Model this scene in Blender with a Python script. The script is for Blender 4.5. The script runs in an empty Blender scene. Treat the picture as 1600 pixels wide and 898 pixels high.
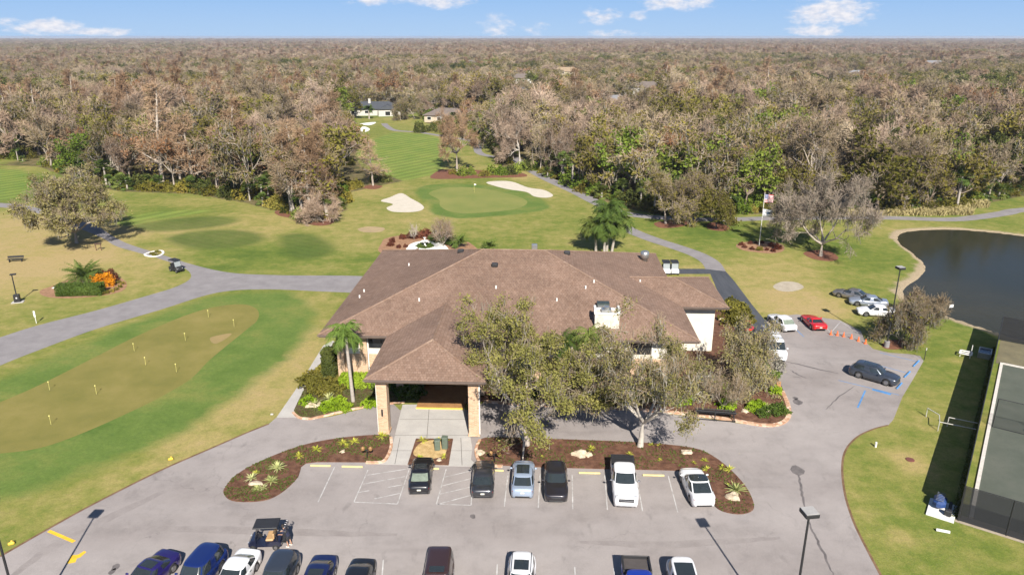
import bpy, bmesh, math, random
import numpy as np
from mathutils import Vector, Matrix
R = math.radians
sc = bpy.context.scene
# ------------------------------------------------------------ camera
H = 35.0; F = 1150.0; PITCH = R(18.8)
SP, CP = math.sin(PITCH), math.cos(PITCH)
cd = bpy.data.cameras.new('camera'); cam = bpy.data.objects.new('camera', cd); sc.collection.objects.link(cam)
cd.sensor_width = 36; cd.lens = F/1600*36; cd.clip_start = 0.5; cd.clip_end = 40000
cam.location = (0, 0, H); cam.rotation_euler = (R(90)-PITCH, 0, 0); sc.camera = cam
# ------------------------------------------------------------ sky
w = bpy.data.worlds.new("World"); sc.world = w; w.use_nodes = True
nt = w.node_tree; N = nt.nodes; Lk = nt.links
for n in list(N): N.remove(n)
SUN_EL, SUN_AZ = 38.0, 170.0      # azimuth from +Y towards +X
sky = N.new('ShaderNodeTexSky'); sky.sky_type = 'NISHITA'; sky.sun_disc = False
sky.sun_elevation = R(SUN_EL); sky.sun_rotation = R(SUN_AZ); sky.air_density = 1.0; sky.dust_density = 0.3; sky.ozone_density = 2.5; sky.altitude = 20
tc = N.new('ShaderNodeTexCoord'); sep = N.new('ShaderNodeSeparateXYZ'); Lk.new(tc.outputs['Generated'], sep.inputs[0])
def wm(op, a, b=None, c=None):
    m = N.new('ShaderNodeMath'); m.operation = op
    for i, v in enumerate((a, b, c)):
        if v is None: continue
        if isinstance(v, (int, float)): m.inputs[i].default_value = v
        else: Lk.new(v, m.inputs[i])
    return m.outputs[0]
az = wm('ARCTAN2', sep.outputs[0], sep.outputs[1])       # radians from +Y
el = wm('ARCSINE', sep.outputs[2])
comb = N.new('ShaderNodeCombineXYZ'); Lk.new(wm('MULTIPLY', az, 30), comb.inputs[0]); Lk.new(wm('MULTIPLY', el, 62), comb.inputs[1])
nz = N.new('ShaderNodeTexNoise'); nz.inputs['Scale'].default_value = 1.6; nz.inputs['Detail'].default_value = 7; nz.inputs['Roughness'].default_value = .62
Lk.new(comb.outputs[0], nz.inputs['Vector'])
def sky_az_el(px, py):
    x, y, z = (px-800)/F, -(py-449)/F, 1
    d = Vector((x, z*CP + y*SP, -z*SP + y*CP)).normalized()
    return math.atan2(d.x, d.y), math.asin(d.z)
acc = None
for px, py, sx, sy, k in [(75, 43, 75, 17, 1), (160, 50, 62, 9, .95), (10, 36, 50, 10, .6), (583, -4, 62, 17, .85), (690, -2, 66, 20, 1), (778, 40, 34, 24, .62), (938, 26, 42, 20, .66), (955, 54, 60, 9, .6), (999, 24, 17, 11, .9),
                          (1060, -4, 78, 27, 1), (1298, 20, 86, 31, 1.02), (1275, 48, 60, 12, .9), (835, 45, 26, 16, .5), (1500, -70, 160, 30, .8), (300, -90, 200, 35, .8), (1190, -10, 90, 12, .5), (-300, 20, 120, 26, 1), (1950, 30, 130, 26, 1)]:
    a0, e0 = sky_az_el(px, py); a1, e1 = sky_az_el(px+sx, py); _, e2 = sky_az_el(px, py-sy)
    g = wm('ADD', wm('POWER', wm('ABSOLUTE', wm('DIVIDE', wm('SUBTRACT', az, a0), abs(a1-a0))), 2), wm('POWER', wm('ABSOLUTE', wm('DIVIDE', wm('SUBTRACT', el, e0), abs(e2-e0))), 2))
    g = wm('MULTIPLY', wm('MAXIMUM', wm('SUBTRACT', 1.0, g), -1.0), k)
    acc = g if acc is None else wm('MAXIMUM', acc, g)
mask = wm('ADD', wm('MULTIPLY', acc, .60), wm('MULTIPLY', nz.outputs[0], 1.35))
mr = N.new('ShaderNodeMapRange'); mr.interpolation_type = 'SMOOTHSTEP'; Lk.new(mask, mr.inputs[0]); mr.inputs[1].default_value = .76; mr.inputs[2].default_value = 1.34; mr.inputs[3].default_value = 0; mr.inputs[4].default_value = .92
# low air: clear winter blue, paler at the horizon
low = N.new('ShaderNodeValToRGB'); Lk.new(wm('DIVIDE', el, R(12)), low.inputs[0]); lc = low.color_ramp.elements; lc[0].position = 0; lc[0].color = (4.1, 6.2, 9.2, 1); lc[1].position = 1; lc[1].color = (1.8, 3.6, 7.6, 1)
em = lc.new(.3); em.color = (2.6, 4.9, 9.0, 1)
lm = N.new('ShaderNodeMapRange'); Lk.new(el, lm.inputs[0]); lm.inputs[1].default_value = R(8); lm.inputs[2].default_value = R(35); lm.inputs[3].default_value = .92; lm.inputs[4].default_value = 0
tint = N.new('ShaderNodeMix'); tint.data_type = 'RGBA'; Lk.new(lm.outputs[0], tint.inputs[0]); Lk.new(sky.outputs[0], tint.inputs[6]); Lk.new(low.outputs[0], tint.inputs[7])
mx = N.new('ShaderNodeMix'); mx.data_type = 'RGBA'; Lk.new(mr.outputs[0], mx.inputs[0]); Lk.new(tint.outputs[2], mx.inputs[6]); cs_ = N.new('ShaderNodeTexNoise'); cs_.inputs['Scale'].default_value = 3.5; cs_.inputs['Detail'].default_value = 5; Lk.new(comb.outputs[0], cs_.inputs['Vector'])
cr_ = N.new('ShaderNodeValToRGB'); cr_.color_ramp.elements[0].position = .35; cr_.color_ramp.elements[0].color = (7.2, 7.5, 8.6, 1); cr_.color_ramp.elements[1].position = .6; cr_.color_ramp.elements[1].color = (9.6, 9.3, 9.5, 1); Lk.new(cs_.outputs[0], cr_.inputs[0]); Lk.new(cr_.outputs[0], mx.inputs[7])
bg = N.new('ShaderNodeBackground'); bg.inputs[1].default_value = .05; Lk.new(mx.outputs[2], bg.inputs[0])
wo = N.new('ShaderNodeOutputWorld'); Lk.new(bg.outputs[0], wo.inputs[0])
# ------------------------------------------------------------ sun, exposure
sl = bpy.data.lights.new('sun', 'SUN'); sl.energy = 5.0; sl.angle = R(.5); sl.color = (1, .94, .85)
sun = bpy.data.objects.new('sun', sl); sc.collection.objects.link(sun); sun.location = (20, -60, 80)
sd = Vector((math.sin(R(SUN_AZ))*math.cos(R(SUN_EL)), math.cos(R(SUN_AZ))*math.cos(R(SUN_EL)), math.sin(R(SUN_EL))))
sun.rotation_euler = sd.to_track_quat('Z', 'Y').to_euler()
vs = sc.view_settings; vs.view_transform = 'Standard'; vs.look = 'None'; vs.gamma = 1; vs.use_curve_mapping = False; vs.exposure = 1.0
sc.cycles.max_bounces = 6; sc.cycles.diffuse_bounces = 2; sc.cycles.glossy_bounces = 2; sc.cycles.transmission_bounces = 3; sc.cycles.transparent_max_bounces = 12; sc.cycles.volume_bounces = 0
sc.cycles.use_adaptive_sampling = True; sc.cycles.adaptive_threshold = .02
# ------------------------------------------------------------ helpers
def G(px, py, h=0.0):
    """world point at height h seen at photo pixel (1600x898)"""
    v = (py-449)/F; z = (H-h)/(SP+v*CP)
    return Vector(((px-800)/F*z, z*(CP-v*SP), h))
col = sc.collection
def tag(o, label=None, cat=None, group=None, kind=None):
    if label: o['label'] = label
    if cat: o['category'] = cat
    if group: o['group'] = group
    if kind: o['kind'] = kind
    return o
def empty(name, loc, rz=0, **k):
    o = bpy.data.objects.new(name, None); col.objects.link(o); o.location = loc; o.rotation_euler[2] = rz; o.empty_display_size = .3
    return tag(o, **k)
def mesh(name, verts, faces, m, parent=None, smooth=False, mi=None, uv=None, link=True, **k):
    me = bpy.data.meshes.new(name); me.from_pydata([tuple(v) for v in verts], [], [tuple(f) for f in faces])
    ms = m if isinstance(m, (list, tuple)) else [m]
    for q in ms: me.materials.append(q)
    if mi is not None: me.polygons.foreach_set('material_index', np.asarray(mi, dtype=np.int32))
    if smooth: me.polygons.foreach_set('use_smooth', np.ones(len(me.polygons), dtype=bool))
    me.update()
    o = bpy.data.objects.new(name, me)
    if link: col.objects.link(o)
    if parent: o.parent = parent
    return tag(o, **k)
class MB:
    """collects boxes, tubes and faces into one mesh"""
    def __init__(s): s.v = []; s.f = []; s.mi = []; s.cur = 0
    def add(s, vs, fs):
        b = len(s.v); s.v += [Vector(v) for v in vs]; s.f += [tuple(i+b for i in f) for f in fs]; s.mi += [s.cur]*len(fs); return s
    def box(s, c, d, rz=0, bev=0, M=None):
        x, y, z = d[0]/2, d[1]/2, d[2]/2; cs, sn = math.cos(rz), math.sin(rz)
        vs = []
        if bev <= 0:
            P = [(-x,-y,-z),(x,-y,-z),(x,y,-z),(-x,y,-z),(-x,-y,z),(x,-y,z),(x,y,z),(-x,y,z)]
            fs = [(0,3,2,1),(4,5,6,7),(0,1,5,4),(1,2,6,5),(2,3,7,6),(3,0,4,7)]
        else:
            b = min(bev, x*.9, y*.9, z*.9); P = []; 
            for zz, i in ((-z, b), (-z+b, 0), (z-b, 0), (z, b)):
                X, Y = x-i, y-i; c2 = b if i == 0 else b*.6
                P += [(-X+c2,-Y,zz),(X-c2,-Y,zz),(X,-Y+c2,zz),(X,Y-c2,zz),(X-c2,Y,zz),(-X+c2,Y,zz),(-X,Y-c2,zz),(-X,-Y+c2,zz)]
            fs = [tuple(range(7,-1,-1)), tuple(range(24,32))]
            for k in range(3):
                for j in range(8): fs.append((k*8+j, k*8+(j+1)%8, k*8+8+(j+1)%8, k*8+8+j))
        for p in P:
            q = Vector((p[0]*cs-p[1]*sn+c[0], p[0]*sn+p[1]*cs+c[1], p[2]+c[2])); vs.append(M @ q if M else q)
        return s.add(vs, fs)
    def tube(s, p, q, r, r2=None, n=8, caps=True):
        p, q = Vector(p), Vector(q); r2 = r if r2 is None else r2; d = (q-p).normalized()
        u = d.cross(Vector((0,0,1)));
        if u.length < .01: u = Vector((1,0,0))
        u.normalize(); v = d.cross(u); vs = []
        for c, rr in ((p, r), (q, r2)):
            for i in range(n): a = 2*math.pi*i/n; vs.append(c+(u*math.cos(a)+v*math.sin(a))*rr)
        fs = [(i, (i+1)%n, n+(i+1)%n, n+i) for i in range(n)]
        if caps: fs += [tuple(range(n-1,-1,-1)), tuple(range(n, 2*n))]
        return s.add(vs, fs)
    def path(s, pts, r, n=6):
        for a, b in zip(pts, pts[1:]): s.tube(a, b, r, n=n)
        return s
    def lathe(s, c, prof, n=16, M=None):
        vs = []
        for r, z in prof:
            for i in range(n):
                a = 2*math.pi*i/n; q = Vector((c[0]+r*math.cos(a), c[1]+r*math.sin(a), c[2]+z)); vs.append(M @ q if M else q)
        fs = [(k*n+i, k*n+(i+1)%n, k*n+n+(i+1)%n, k*n+n+i) for k in range(len(prof)-1) for i in range(n)]
        fs += [tuple(range(n-1,-1,-1)), tuple(range((len(prof)-1)*n, len(prof)*n))]
        return s.add(vs, fs)
    def build(s, name, m, parent=None, smooth=False, **k):
        return mesh(name, s.v, s.f, m, parent, smooth, s.mi if isinstance(m, (list, tuple)) else None, **k)
# ------------------------------------------------------------ materials
def newmat(name):
    m = bpy.data.materials.new(name); m.use_nodes = True; t = m.node_tree
    return m, t, t.nodes['Principled BSDF']
def nd(t, kind, **kw):
    n = t.nodes.new(kind)
    for k, v in kw.items():
        if k in n.inputs.keys(): n.inputs[k].default_value = v
        else: setattr(n, k, v)
    return n
def ramp(t, src, stops):
    r = t.nodes.new('ShaderNodeValToRGB'); e = r.color_ramp.elements
    while len(e) > 1: e.remove(e[-1])
    e[0].position, e[0].color = stops[0][0], (*stops[0][1], 1)
    for p, c in stops[1:]: q = e.new(p); q.color = (*c, 1)
    t.links.new(src, r.inputs[0]); return r.outputs[0]
def noise(t, scale, detail=4, rough=.6, co='Object', stretch=None, rot=0):
    c = t.nodes.new('ShaderNodeTexCoord'); src = c.outputs[co]
    if stretch or rot:
        mp = t.nodes.new('ShaderNodeMapping'); mp.inputs['Scale'].default_value = stretch or (1,1,1); mp.inputs['Rotation'].default_value = (0,0,rot); t.links.new(src, mp.inputs[0]); src = mp.outputs[0]
    n = nd(t, 'ShaderNodeTexNoise', Scale=scale, Detail=detail, Roughness=rough); t.links.new(src, n.inputs['Vector']); return n.outputs[0]
def mixc(t, fac, a, b, mode='MIX'):
    m = t.nodes.new('ShaderNodeMix'); m.data_type = 'RGBA'; m.blend_type = mode
    for i, v in ((0, fac), (6, a), (7, b)):
        if isinstance(v, (int, float)): m.inputs[i].default_value = v
        elif isinstance(v, tuple): m.inputs[i].default_value = (*v, 1)
        else: t.links.new(v, m.inputs[i])
    return m.outputs[2]
def maprange(t, src, a, b, c=0., d=1.):
    m = t.nodes.new('ShaderNodeMapRange'); t.links.new(src, m.inputs[0])
    for i, v in enumerate((a, b, c, d)): m.inputs[i+1].default_value = v
    return m.outputs[0]
def bump(t, bs, src, st=.4, dist=.03):
    b = nd(t, 'ShaderNodeBump', Strength=st, Distance=dist); t.links.new(src, b.inputs['Height']); t.links.new(b.outputs[0], bs.inputs['Normal'])
def simple(name, c, rough=.6, metal=0, vary=.15, scale=3, coat=0, spec=None):
    m, t, b = newmat(name); b.inputs['Roughness'].default_value = rough; b.inputs['Metallic'].default_value = metal
    if coat: b.inputs['Coat Weight'].default_value = coat; b.inputs['Coat Roughness'].default_value = .04
    if spec is not None: b.inputs['Specular IOR Level'].default_value = spec
    n = noise(t, scale, 5)
    lo = tuple(max(0, x*(1-vary)) for x in c); hi = tuple(min(1, x*(1+vary)) for x in c)
    t.links.new(ramp(t, n, [(.3, lo), (.7, hi)]), b.inputs['Base Color'])
    return m
def two(name, stops, scale, detail=6, rough=.9, stretch=None, fine=None, bmp=None, rot=0, spec=.2):
    m, t, b = newmat(name); b.inputs['Roughness'].default_value = rough; b.inputs['Specular IOR Level'].default_value = spec
    c = ramp(t, noise(t, scale, detail, .65, stretch=stretch, rot=rot), stops)
    if fine:
        f = noise(t, fine[0], 3, .7); c = mixc(t, 1.0, c, ramp(t, f, [(.25, (1-fine[1],)*3), (.75, (1+fine[1],)*3)]), 'MULTIPLY')
    t.links.new(c, b.inputs['Base Color'])
    if bmp: bump(t, b, noise(t, bmp[0], 4), bmp[1], bmp[2])
    return m
# ============================================================ GROUND AND SETTING
def world(pts, h=0): return [G(x, y, h).xy for x, y in pts]
def spline(P, closed=True, n=5):
    P = [Vector(p) for p in P]; out = []; N_ = len(P); rng = range(N_ if closed else N_-1)
    for i in rng:
        p0 = P[(i-1) % N_] if closed else P[max(i-1, 0)]; p1 = P[i]; p2 = P[(i+1) % N_]; p3 = P[(i+2) % N_] if closed else P[min(i+2, N_-1)]
        for k in range(n):
            t = k/n; out.append(.5*((2*p1)+(p2-p0)*t+(2*p0-5*p1+4*p2-p3)*t*t+(3*p1-p0-3*p2+p3)*t**3))
    if not closed: out.append(P[-1])
    return out
def inside(X, Y, poly):
    X = np.asarray(X); Y = np.asarray(Y); c = np.zeros(X.shape, bool); n = len(poly)
    for i in range(n):
        x1, y1 = poly[i][0], poly[i][1]; x2, y2 = poly[(i+1) % n][0], poly[(i+1) % n][1]
        if y1 == y2: continue
        c ^= ((y1 > Y) != (y2 > Y)) & (X < (x2-x1)*(Y-y1)/(y2-y1)+x1)
    return c
def dist_to(X, Y, poly, closed=True):
    X = np.asarray(X, float); Y = np.asarray(Y, float); d = np.full(X.shape, 1e9); n = len(poly)
    for i in range(n if closed else n-1):
        x1, y1 = poly[i][0], poly[i][1]; x2, y2 = poly[(i+1) % n][0], poly[(i+1) % n][1]
        dx, dy = x2-x1, y2-y1; L = dx*dx+dy*dy+1e-9; t = np.clip(((X-x1)*dx+(Y-y1)*dy)/L, 0, 1)
        d = np.minimum(d, np.hypot(X-x1-t*dx, Y-y1-t*dy))
    return d
def sheet(name, P, z, m, label=None, kind='structure', h=0.0, **k):
    """flat sheet (or a bed h thick) whose outline is P, in metres"""
    bm = bmesh.new(); vs = [bm.verts.new((p[0], p[1], z)) for p in P]; f = bm.faces.new(vs)
    if f.normal.z < 0: f.normal_flip()
    f.normal_update()
    if f.normal.z < 0: bmesh.ops.reverse_faces(bm, faces=[f])
    bmesh.ops.triangulate(bm, faces=[f])
    if h > 0:
        n = len(vs)
        lo = [bm.verts.new((p[0], p[1], z-h)) for p in P]
        for i in range(n): bm.faces.new((lo[i], lo[(i+1) % n], vs[(i+1) % n], vs[i]))
    bmesh.ops.recalc_face_normals(bm, faces=bm.faces)
    me = bpy.data.meshes.new(name); bm.to_mesh(me); bm.free(); me.materials.append(m)
    o = bpy.data.objects.new(name, me); col.objects.link(o); return tag(o, label=label, kind=kind, **k)
def ribbon(name, P, wid, z, m, kind='structure', th=0.0, **k):
    P = [Vector(p) for p in P]; vs = []; fs = []
    W = wid if callable(wid) else (lambda t: wid)
    for i, p in enumerate(P):
        d = (P[min(i+1, len(P)-1)]-P[max(i-1, 0)]).normalized(); nrm = Vector((-d.y, d.x)); ww = W(i/(len(P)-1))/2
        a, b = p+nrm*ww, p-nrm*ww; vs += [(a.x, a.y, z), (b.x, b.y, z)]
        if th: vs += [(a.x, a.y, z-th), (b.x, b.y, z-th)]
    s = 4 if th else 2
    for i in range(len(P)-1):
        a = i*s; b = a+s; fs.append((a, a+1, b+1, b))
        if th: fs += [(a+2, a, b, b+2), (a+1, a+3, b+3, b+1)]
    if th: e = (len(P)-1)*s; fs += [(0, 2, 3, 1), (e, e+1, e+3, e+2)]
    return mesh(name, vs, fs, m, kind=kind, **k)

# ---- outlines (photo pixels -> metres on the ground)
OPEN = world([(-700, 250), (-200, 250), (0, 248), (66, 262), (138, 290), (188, 299), (300, 303), (380, 316), (432, 330), (475, 352), (540, 330), (548, 300), (590, 291), (630, 283), (600, 272), (566, 262), (556, 245), (556, 222), (566, 205), (552, 193), (556, 177), (600, 172), (655, 178),
              (662, 190), (700, 200), (745, 213), (768, 232), (772, 248), (790, 266), (822, 262), (850, 277), (880, 289), (905, 300), (935, 312), (985, 327), (1030, 336), (1100, 337), (1200, 334), (1370, 333), (1480, 334), (1540, 318), (1600, 306), (2000, 296), (2400, 290)])+[Vector((420, -60)), Vector((-320, -60))]
POND = spline(world([(1400, 370), (1406, 363), (1430, 359), (1480, 357), (1540, 361), (1600, 368), (1700, 384), (1850, 420), (1900, 500), (1760, 560), (1600, 531), (1560, 520), (1520, 507), (1484, 495), (1452, 483), (1425, 471), (1408, 458), (1412, 446), (1432, 433), (1442, 421), (1440, 410), (1425, 396), (1403, 379)]), n=4)
m, t, b = newmat('grass')
vc = nd(t, 'ShaderNodeVertexColor', layer_name='zone'); spz = nd(t, 'ShaderNodeSeparateColor'); t.links.new(vc.outputs[0], spz.inputs[0])
n1 = noise(t, .045, 6, .6); n2 = noise(t, .5, 6, .7); n3 = noise(t, 9, 3, .75)
def mth(t, op, a, b_=None):
    q = t.nodes.new('ShaderNodeMath'); q.operation = op
    for i, v in enumerate((a, b_)):
        if v is None: continue
        if isinstance(v, (int, float)): q.inputs[i].default_value = v
        else: t.links.new(v, q.inputs[i])
    return q.outputs[0]
dry = mth(t, 'ADD', mth(t, 'MULTIPLY', spz.outputs[0], 1.0), mth(t, 'ADD', mth(t, 'MULTIPLY', mth(t, 'SUBTRACT', n1, .5), .9), mth(t, 'MULTIPLY', mth(t, 'SUBTRACT', n2, .5), 1.0)))
n4 = noise(t, .16, 5, .7, stretch=(.5, 1.3, 1), rot=R(20))
dry = mth(t, 'ADD', dry, mth(t, 'MULTIPLY', mth(t, 'SUBTRACT', n4, .5), .45))
gc = ramp(t, dry, [(.05, (.075, .115, .022)), (.28, (.125, .155, .032)), (.5, (.20, .195, .058)), (.72, (.285, .235, .095)), (.95, (.33, .25, .125))])
tv = nd(t, 'ShaderNodeVertexColor', layer_name='turf'); ts = nd(t, 'ShaderNodeSeparateColor'); t.links.new(tv.outputs[0], ts.inputs[0])
def edge_(ch, lo, hi): return maprange(t, mth(t, 'ADD', ts.outputs[ch], mth(t, 'MULTIPLY', mth(t, 'SUBTRACT', n2, .5), .22)), lo, hi)
def stripes(c_, rot, w_, amt):
    tcx = nd(t, 'ShaderNodeTexCoord'); mp = nd(t, 'ShaderNodeMapping'); mp.inputs['Rotation'].default_value = (0, 0, rot); t.links.new(tcx.outputs['Object'], mp.inputs[0]); wv = nd(t, 'ShaderNodeTexWave', Scale=.314/w_, Distortion=1.2, Detail=2); t.links.new(mp.outputs[0], wv.inputs[0])
    return mixc(t, 1.0, c_, ramp(t, wv.outputs['Fac'], [(.3, (1-amt,)*3), (.7, (1+amt,)*3)]), 'MULTIPLY')
n5 = noise(t, .12, 6, .68)
fair = stripes(ramp(t, n5, [(.3, (.10, .165, .034)), (.6, (.165, .205, .048)), (.8, (.22, .22, .07))]), R(35), 3.5, .15)
tee = stripes(ramp(t, n5, [(.3, (.045, .078, .016)), (.55, (.070, .104, .024)), (.8, (.115, .135, .036))]), R(-60), 1.8, .06)
clr = ramp(t, mth(t, 'ADD', n5, mth(t, 'MULTIPLY', mth(t, 'SUBTRACT', n4, .5), .5)), [(.28, (.072, .122, .026)), (.5, (.108, .156, .038)), (.72, (.175, .182, .054))])
gc = mixc(t, mth(t, 'MULTIPLY', edge_(1, .38, .62), .9), gc, fair); gc = mixc(t, mth(t, 'MULTIPLY', edge_(0, .30, .68), .78), gc, tee); gc = mixc(t, maprange(t, mth(t, 'ADD', ts.outputs[2], mth(t, 'ADD', mth(t, 'MULTIPLY', mth(t, 'SUBTRACT', n2, .5), .3), mth(t, 'MULTIPLY', mth(t, 'SUBTRACT', n4, .5), .9))), .36, .66), gc, clr)
fl = ramp(t, noise(t, .35, 6, .75), [(.35, (.045, .055, .018)), (.5, (.12, .10, .05)), (.65, (.20, .15, .085))])
ff = maprange(t, mth(t, 'ADD', spz.outputs[1], mth(t, 'MULTIPLY', mth(t, 'SUBTRACT', n2, .5), .5)), .42, .6)
gc = mixc(t, ff, gc, fl)
bank = ramp(t, n3, [(.3, (.20, .15, .10)), (.7, (.42, .34, .25))])
gc = mixc(t, maprange(t, mth(t, 'ADD', spz.outputs[2], mth(t, 'MULTIPLY', mth(t, 'SUBTRACT', n2, .5), 1.1)), .40, .75), gc, bank)
gc = mixc(t, 1.0, gc, ramp(t, n3, [(.25, (.70, .72, .68)), (.75, (1.26, 1.24, 1.2))]), 'MULTIPLY'); gc = mixc(t, 1.0, gc, ramp(t, noise(t, 2.4, 4, .75), [(.3, (.82, .84, .80)), (.7, (1.14, 1.13, 1.1))]), 'MULTIPLY')
t.links.new(gc, b.inputs['Base Color']); b.inputs['Roughness'].default_value = .95; b.inputs['Specular IOR Level'].default_value = .1
bump(t, b, n3, .5, .06); M_GRASS = m
xs = np.concatenate([[-14000, -8000, -4000, -2000, -1000, -600, -400, -280, -200, -160], np.arange(-136, 172, 1.1), [180, 200, 240, 320, 450, 650, 1000, 2000, 4000, 8000, 14000]])
ys = np.concatenate([[-600, -200, -60, 0, 12], np.arange(30, 262, 1.1), [266, 272, 280, 290, 300, 312, 325, 340, 360, 390, 430, 480, 560, 700, 1000, 1600, 2500, 4000, 7000, 10000, 14000]])
XX, YY = np.meshgrid(xs, ys); nx, ny = len(xs), len(ys); X = XX.ravel(); Y = YY.ravel()
inp = inside(X, Y, POND); dp = dist_to(X, Y, POND)
Z = np.where(inp, -np.clip(dp*.35, 0, 1.6), 0)
dryv = np.full(X.shape, .45)
def blob(px, py, rx, ry, val, k=1.0):
    c = G(px, py); sx = (G(px+rx, py)-c).length; sy = abs(G(px, py-ry).y-c.y) if ry else sx
    g = np.exp(-(((X-c.x)/sx)**2+((Y-c.y)/sy)**2)); dryv[:] = dryv+(val-dryv)*np.clip(g*k, 0, 1)
for a in [(60, 400, 190, 55, .95, 1.3), (20, 350, 120, 26, .85), (170, 440, 110, 22, .62), (20, 500, 120, 26, .5), (0, 300, 90, 30, .12), (40, 268, 70, 8, .45), (480, 345, 110, 22, .66), (560, 330, 60, 30, .62), (640, 345, 80, 12, .62), (560, 375, 50, 10, .55), (600, 405, 80, 8, .15), (250, 330, 120, 12, .3), (400, 395, 120, 14, .2),
          (250, 380, 60, 14, .5), (470, 470, 50, 22, .72), (455, 560, 55, 50, .78), (400, 610, 70, 50, .78), (300, 690, 80, 36, .62), (120, 790, 90, 26, .5), (30, 790, 80, 30, .66), (350, 420, 60, 8, .2), (500, 440, 70, 12, .3), (560, 300, 60, 10, .6), (620, 262, 70, 8, .62), (750, 200, 60, 12, .75), (640, 185, 60, 6, .72), (600, 178, 50, 5, 0), (680, 183, 30, 4, .1), (730, 250, 30, 12, .6),
          (860, 345, 90, 12, .36), (960, 310, 50, 14, .55), (900, 280, 50, 10, .6), (820, 275, 50, 8, .75), (1180, 425, 120, 26, .72, 1.2), (1120, 360, 90, 22, .22), (1090, 390, 80, 14, .35), (1330, 400, 60, 30, .2), (1240, 470, 70, 20, .85, 1.3), (1350, 440, 60, 20, .3), (1290, 485, 60, 10, .85, 1.2), (1400, 470, 40, 16, .35), (1430, 350, 60, 8, .55), (1560, 315, 80, 10, .3), (1560, 345, 80, 5, .42),
          (1480, 540, 60, 26, .42), (1430, 640, 50, 50, .42), (1360, 730, 40, 60, .35), (1450, 800, 90, 60, .27), (1420, 722, 32, 22, .75), (1405, 838, 16, 18, .7), (1560, 880, 60, 30, .3), (1330, 850, 20, 60, .5), (1480, 505, 40, 10, .35), (1500, 560, 30, 12, .6), (1340, 890, 40, 30, .3), (60, 700, 120, 60, .42), (960, 395, 70, 10, .35), (1040, 405, 40, 10, .5)]: blob(*a)
do = dist_to(X, Y, OPEN); inn = inside(X, Y, OPEN)
forest = np.where(inn, np.clip(.5-do/5, 0, .5), np.clip(.5+do/4, .5, 1)); forest[(Y < 20)] = 0
bankv = np.where(inp, 1, np.clip(1-dp/2.6, 0, 1))
back = (Y > G(1400, 372).y) | (X < G(1442, 420).x+.5)
bankv = np.where(inp | back, bankv, np.clip(1-dp/1.0, 0, 1))
def S(pts, n=5): return spline(world(pts), n=n)
PG_OUT = S([(-140, 640), (-60, 615), (0, 589), (60, 566), (150, 527), (230, 496), (320, 466), (380, 456), (440, 454), (474, 466), (486, 490), (480, 520), (450, 555), (400, 596), (330, 642), (250, 691), (150, 735), (60, 764), (0, 778), (-100, 796), (-200, 760), (-190, 690)])
GC = S([(648, 299), (665, 290), (710, 287), (760, 290), (820, 300), (850, 313), (857, 324), (835, 331), (770, 338), (720, 341), (682, 336), (672, 325), (672, 317), (656, 309)])
TEES = [S(p) for p in ([(262, 372), (300, 362), (355, 359), (400, 364), (412, 374), (385, 384), (325, 390), (283, 384)], [(437, 370), (460, 365), (490, 367), (519, 383), (518, 395), (490, 403), (462, 404), (445, 392)], [(205, 353), (260, 343), (330, 338), (372, 343), (350, 352), (280, 360), (230, 361)])]
FAIRS = [S(p) for p in ([(180, 345), (240, 332), (300, 328), (330, 330), (260, 341), (200, 353)], [(596, 213), (612, 207), (650, 208), (688, 216), (697, 232), (698, 250), (685, 268), (655, 278), (625, 282), (590, 270), (566, 258), (560, 240), (575, 222)], [(-300, 268), (-80, 262), (20, 262), (45, 275), (50, 292), (30, 308), (-60, 318), (-300, 322)])]
def sdf(polys, w_):
    out = np.zeros(X.shape)
    for P_ in polys:
        d_ = dist_to(X, Y, P_); i_ = inside(X, Y, P_); out = np.maximum(out, np.clip(.5+np.where(i_, d_, -d_)/w_, 0, 1))
    return out
TURF = np.stack([sdf(TEES, 6), sdf(FAIRS, 8), np.maximum(sdf([PG_OUT], 6.5), sdf([GC], 4.0)), np.ones_like(X)], 1)
me = bpy.data.meshes.new('ground'); idx = np.arange(nx*ny).reshape(ny, nx)
fc = np.stack([idx[:-1, :-1], idx[:-1, 1:], idx[1:, 1:], idx[1:, :-1]], -1).reshape(-1, 4)
me.vertices.add(nx*ny); me.vertices.foreach_set('co', np.stack([X, Y, Z], 1).ravel().astype(np.float32))
me.loops.add(fc.size); me.loops.foreach_set('vertex_index', fc.ravel().astype(np.int32)); me.polygons.add(len(fc)); me.polygons.foreach_set('loop_start', np.arange(0, fc.size, 4, dtype=np.int32))
me.update(calc_edges=True); me.materials.append(M_GRASS)
me.color_attributes.new('turf', 'FLOAT_COLOR', 'POINT').data.foreach_set('color', TURF.ravel().astype(np.float32))
ca = me.color_attributes.new('zone', 'FLOAT_COLOR', 'POINT'); ca.data.foreach_set('color', np.stack([dryv, forest, bankv, np.ones_like(X)], 1).ravel().astype(np.float32))
ground = bpy.data.objects.new('ground', me); col.objects.link(ground); tag(ground, kind='structure')
# water
m, t, b = newmat('pond_water'); b.inputs['Base Color'].default_value = (.012, .018, .014, 1); b.inputs['Roughness'].default_value = .06; b.inputs['IOR'].default_value = 1.33; b.inputs['Specular IOR Level'].default_value = .07
t.links.new(ramp(t, noise(t, .03, 3), [(.35, (.022, .024, .016)), (.65, (.040, .036, .020))]), b.inputs['Base Color'])
bump(t, b, noise(t, 1.6, 5, .6, stretch=(1, .6, 1)), .5, .05); M_WATER = m
pp = [Vector(p) for p in POND]; cx = sum((p for p in pp), Vector((0, 0)))/len(pp)
sheet('pond', [p+(p-cx).normalized()*.5 for p in pp], -.12, M_WATER)
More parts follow.
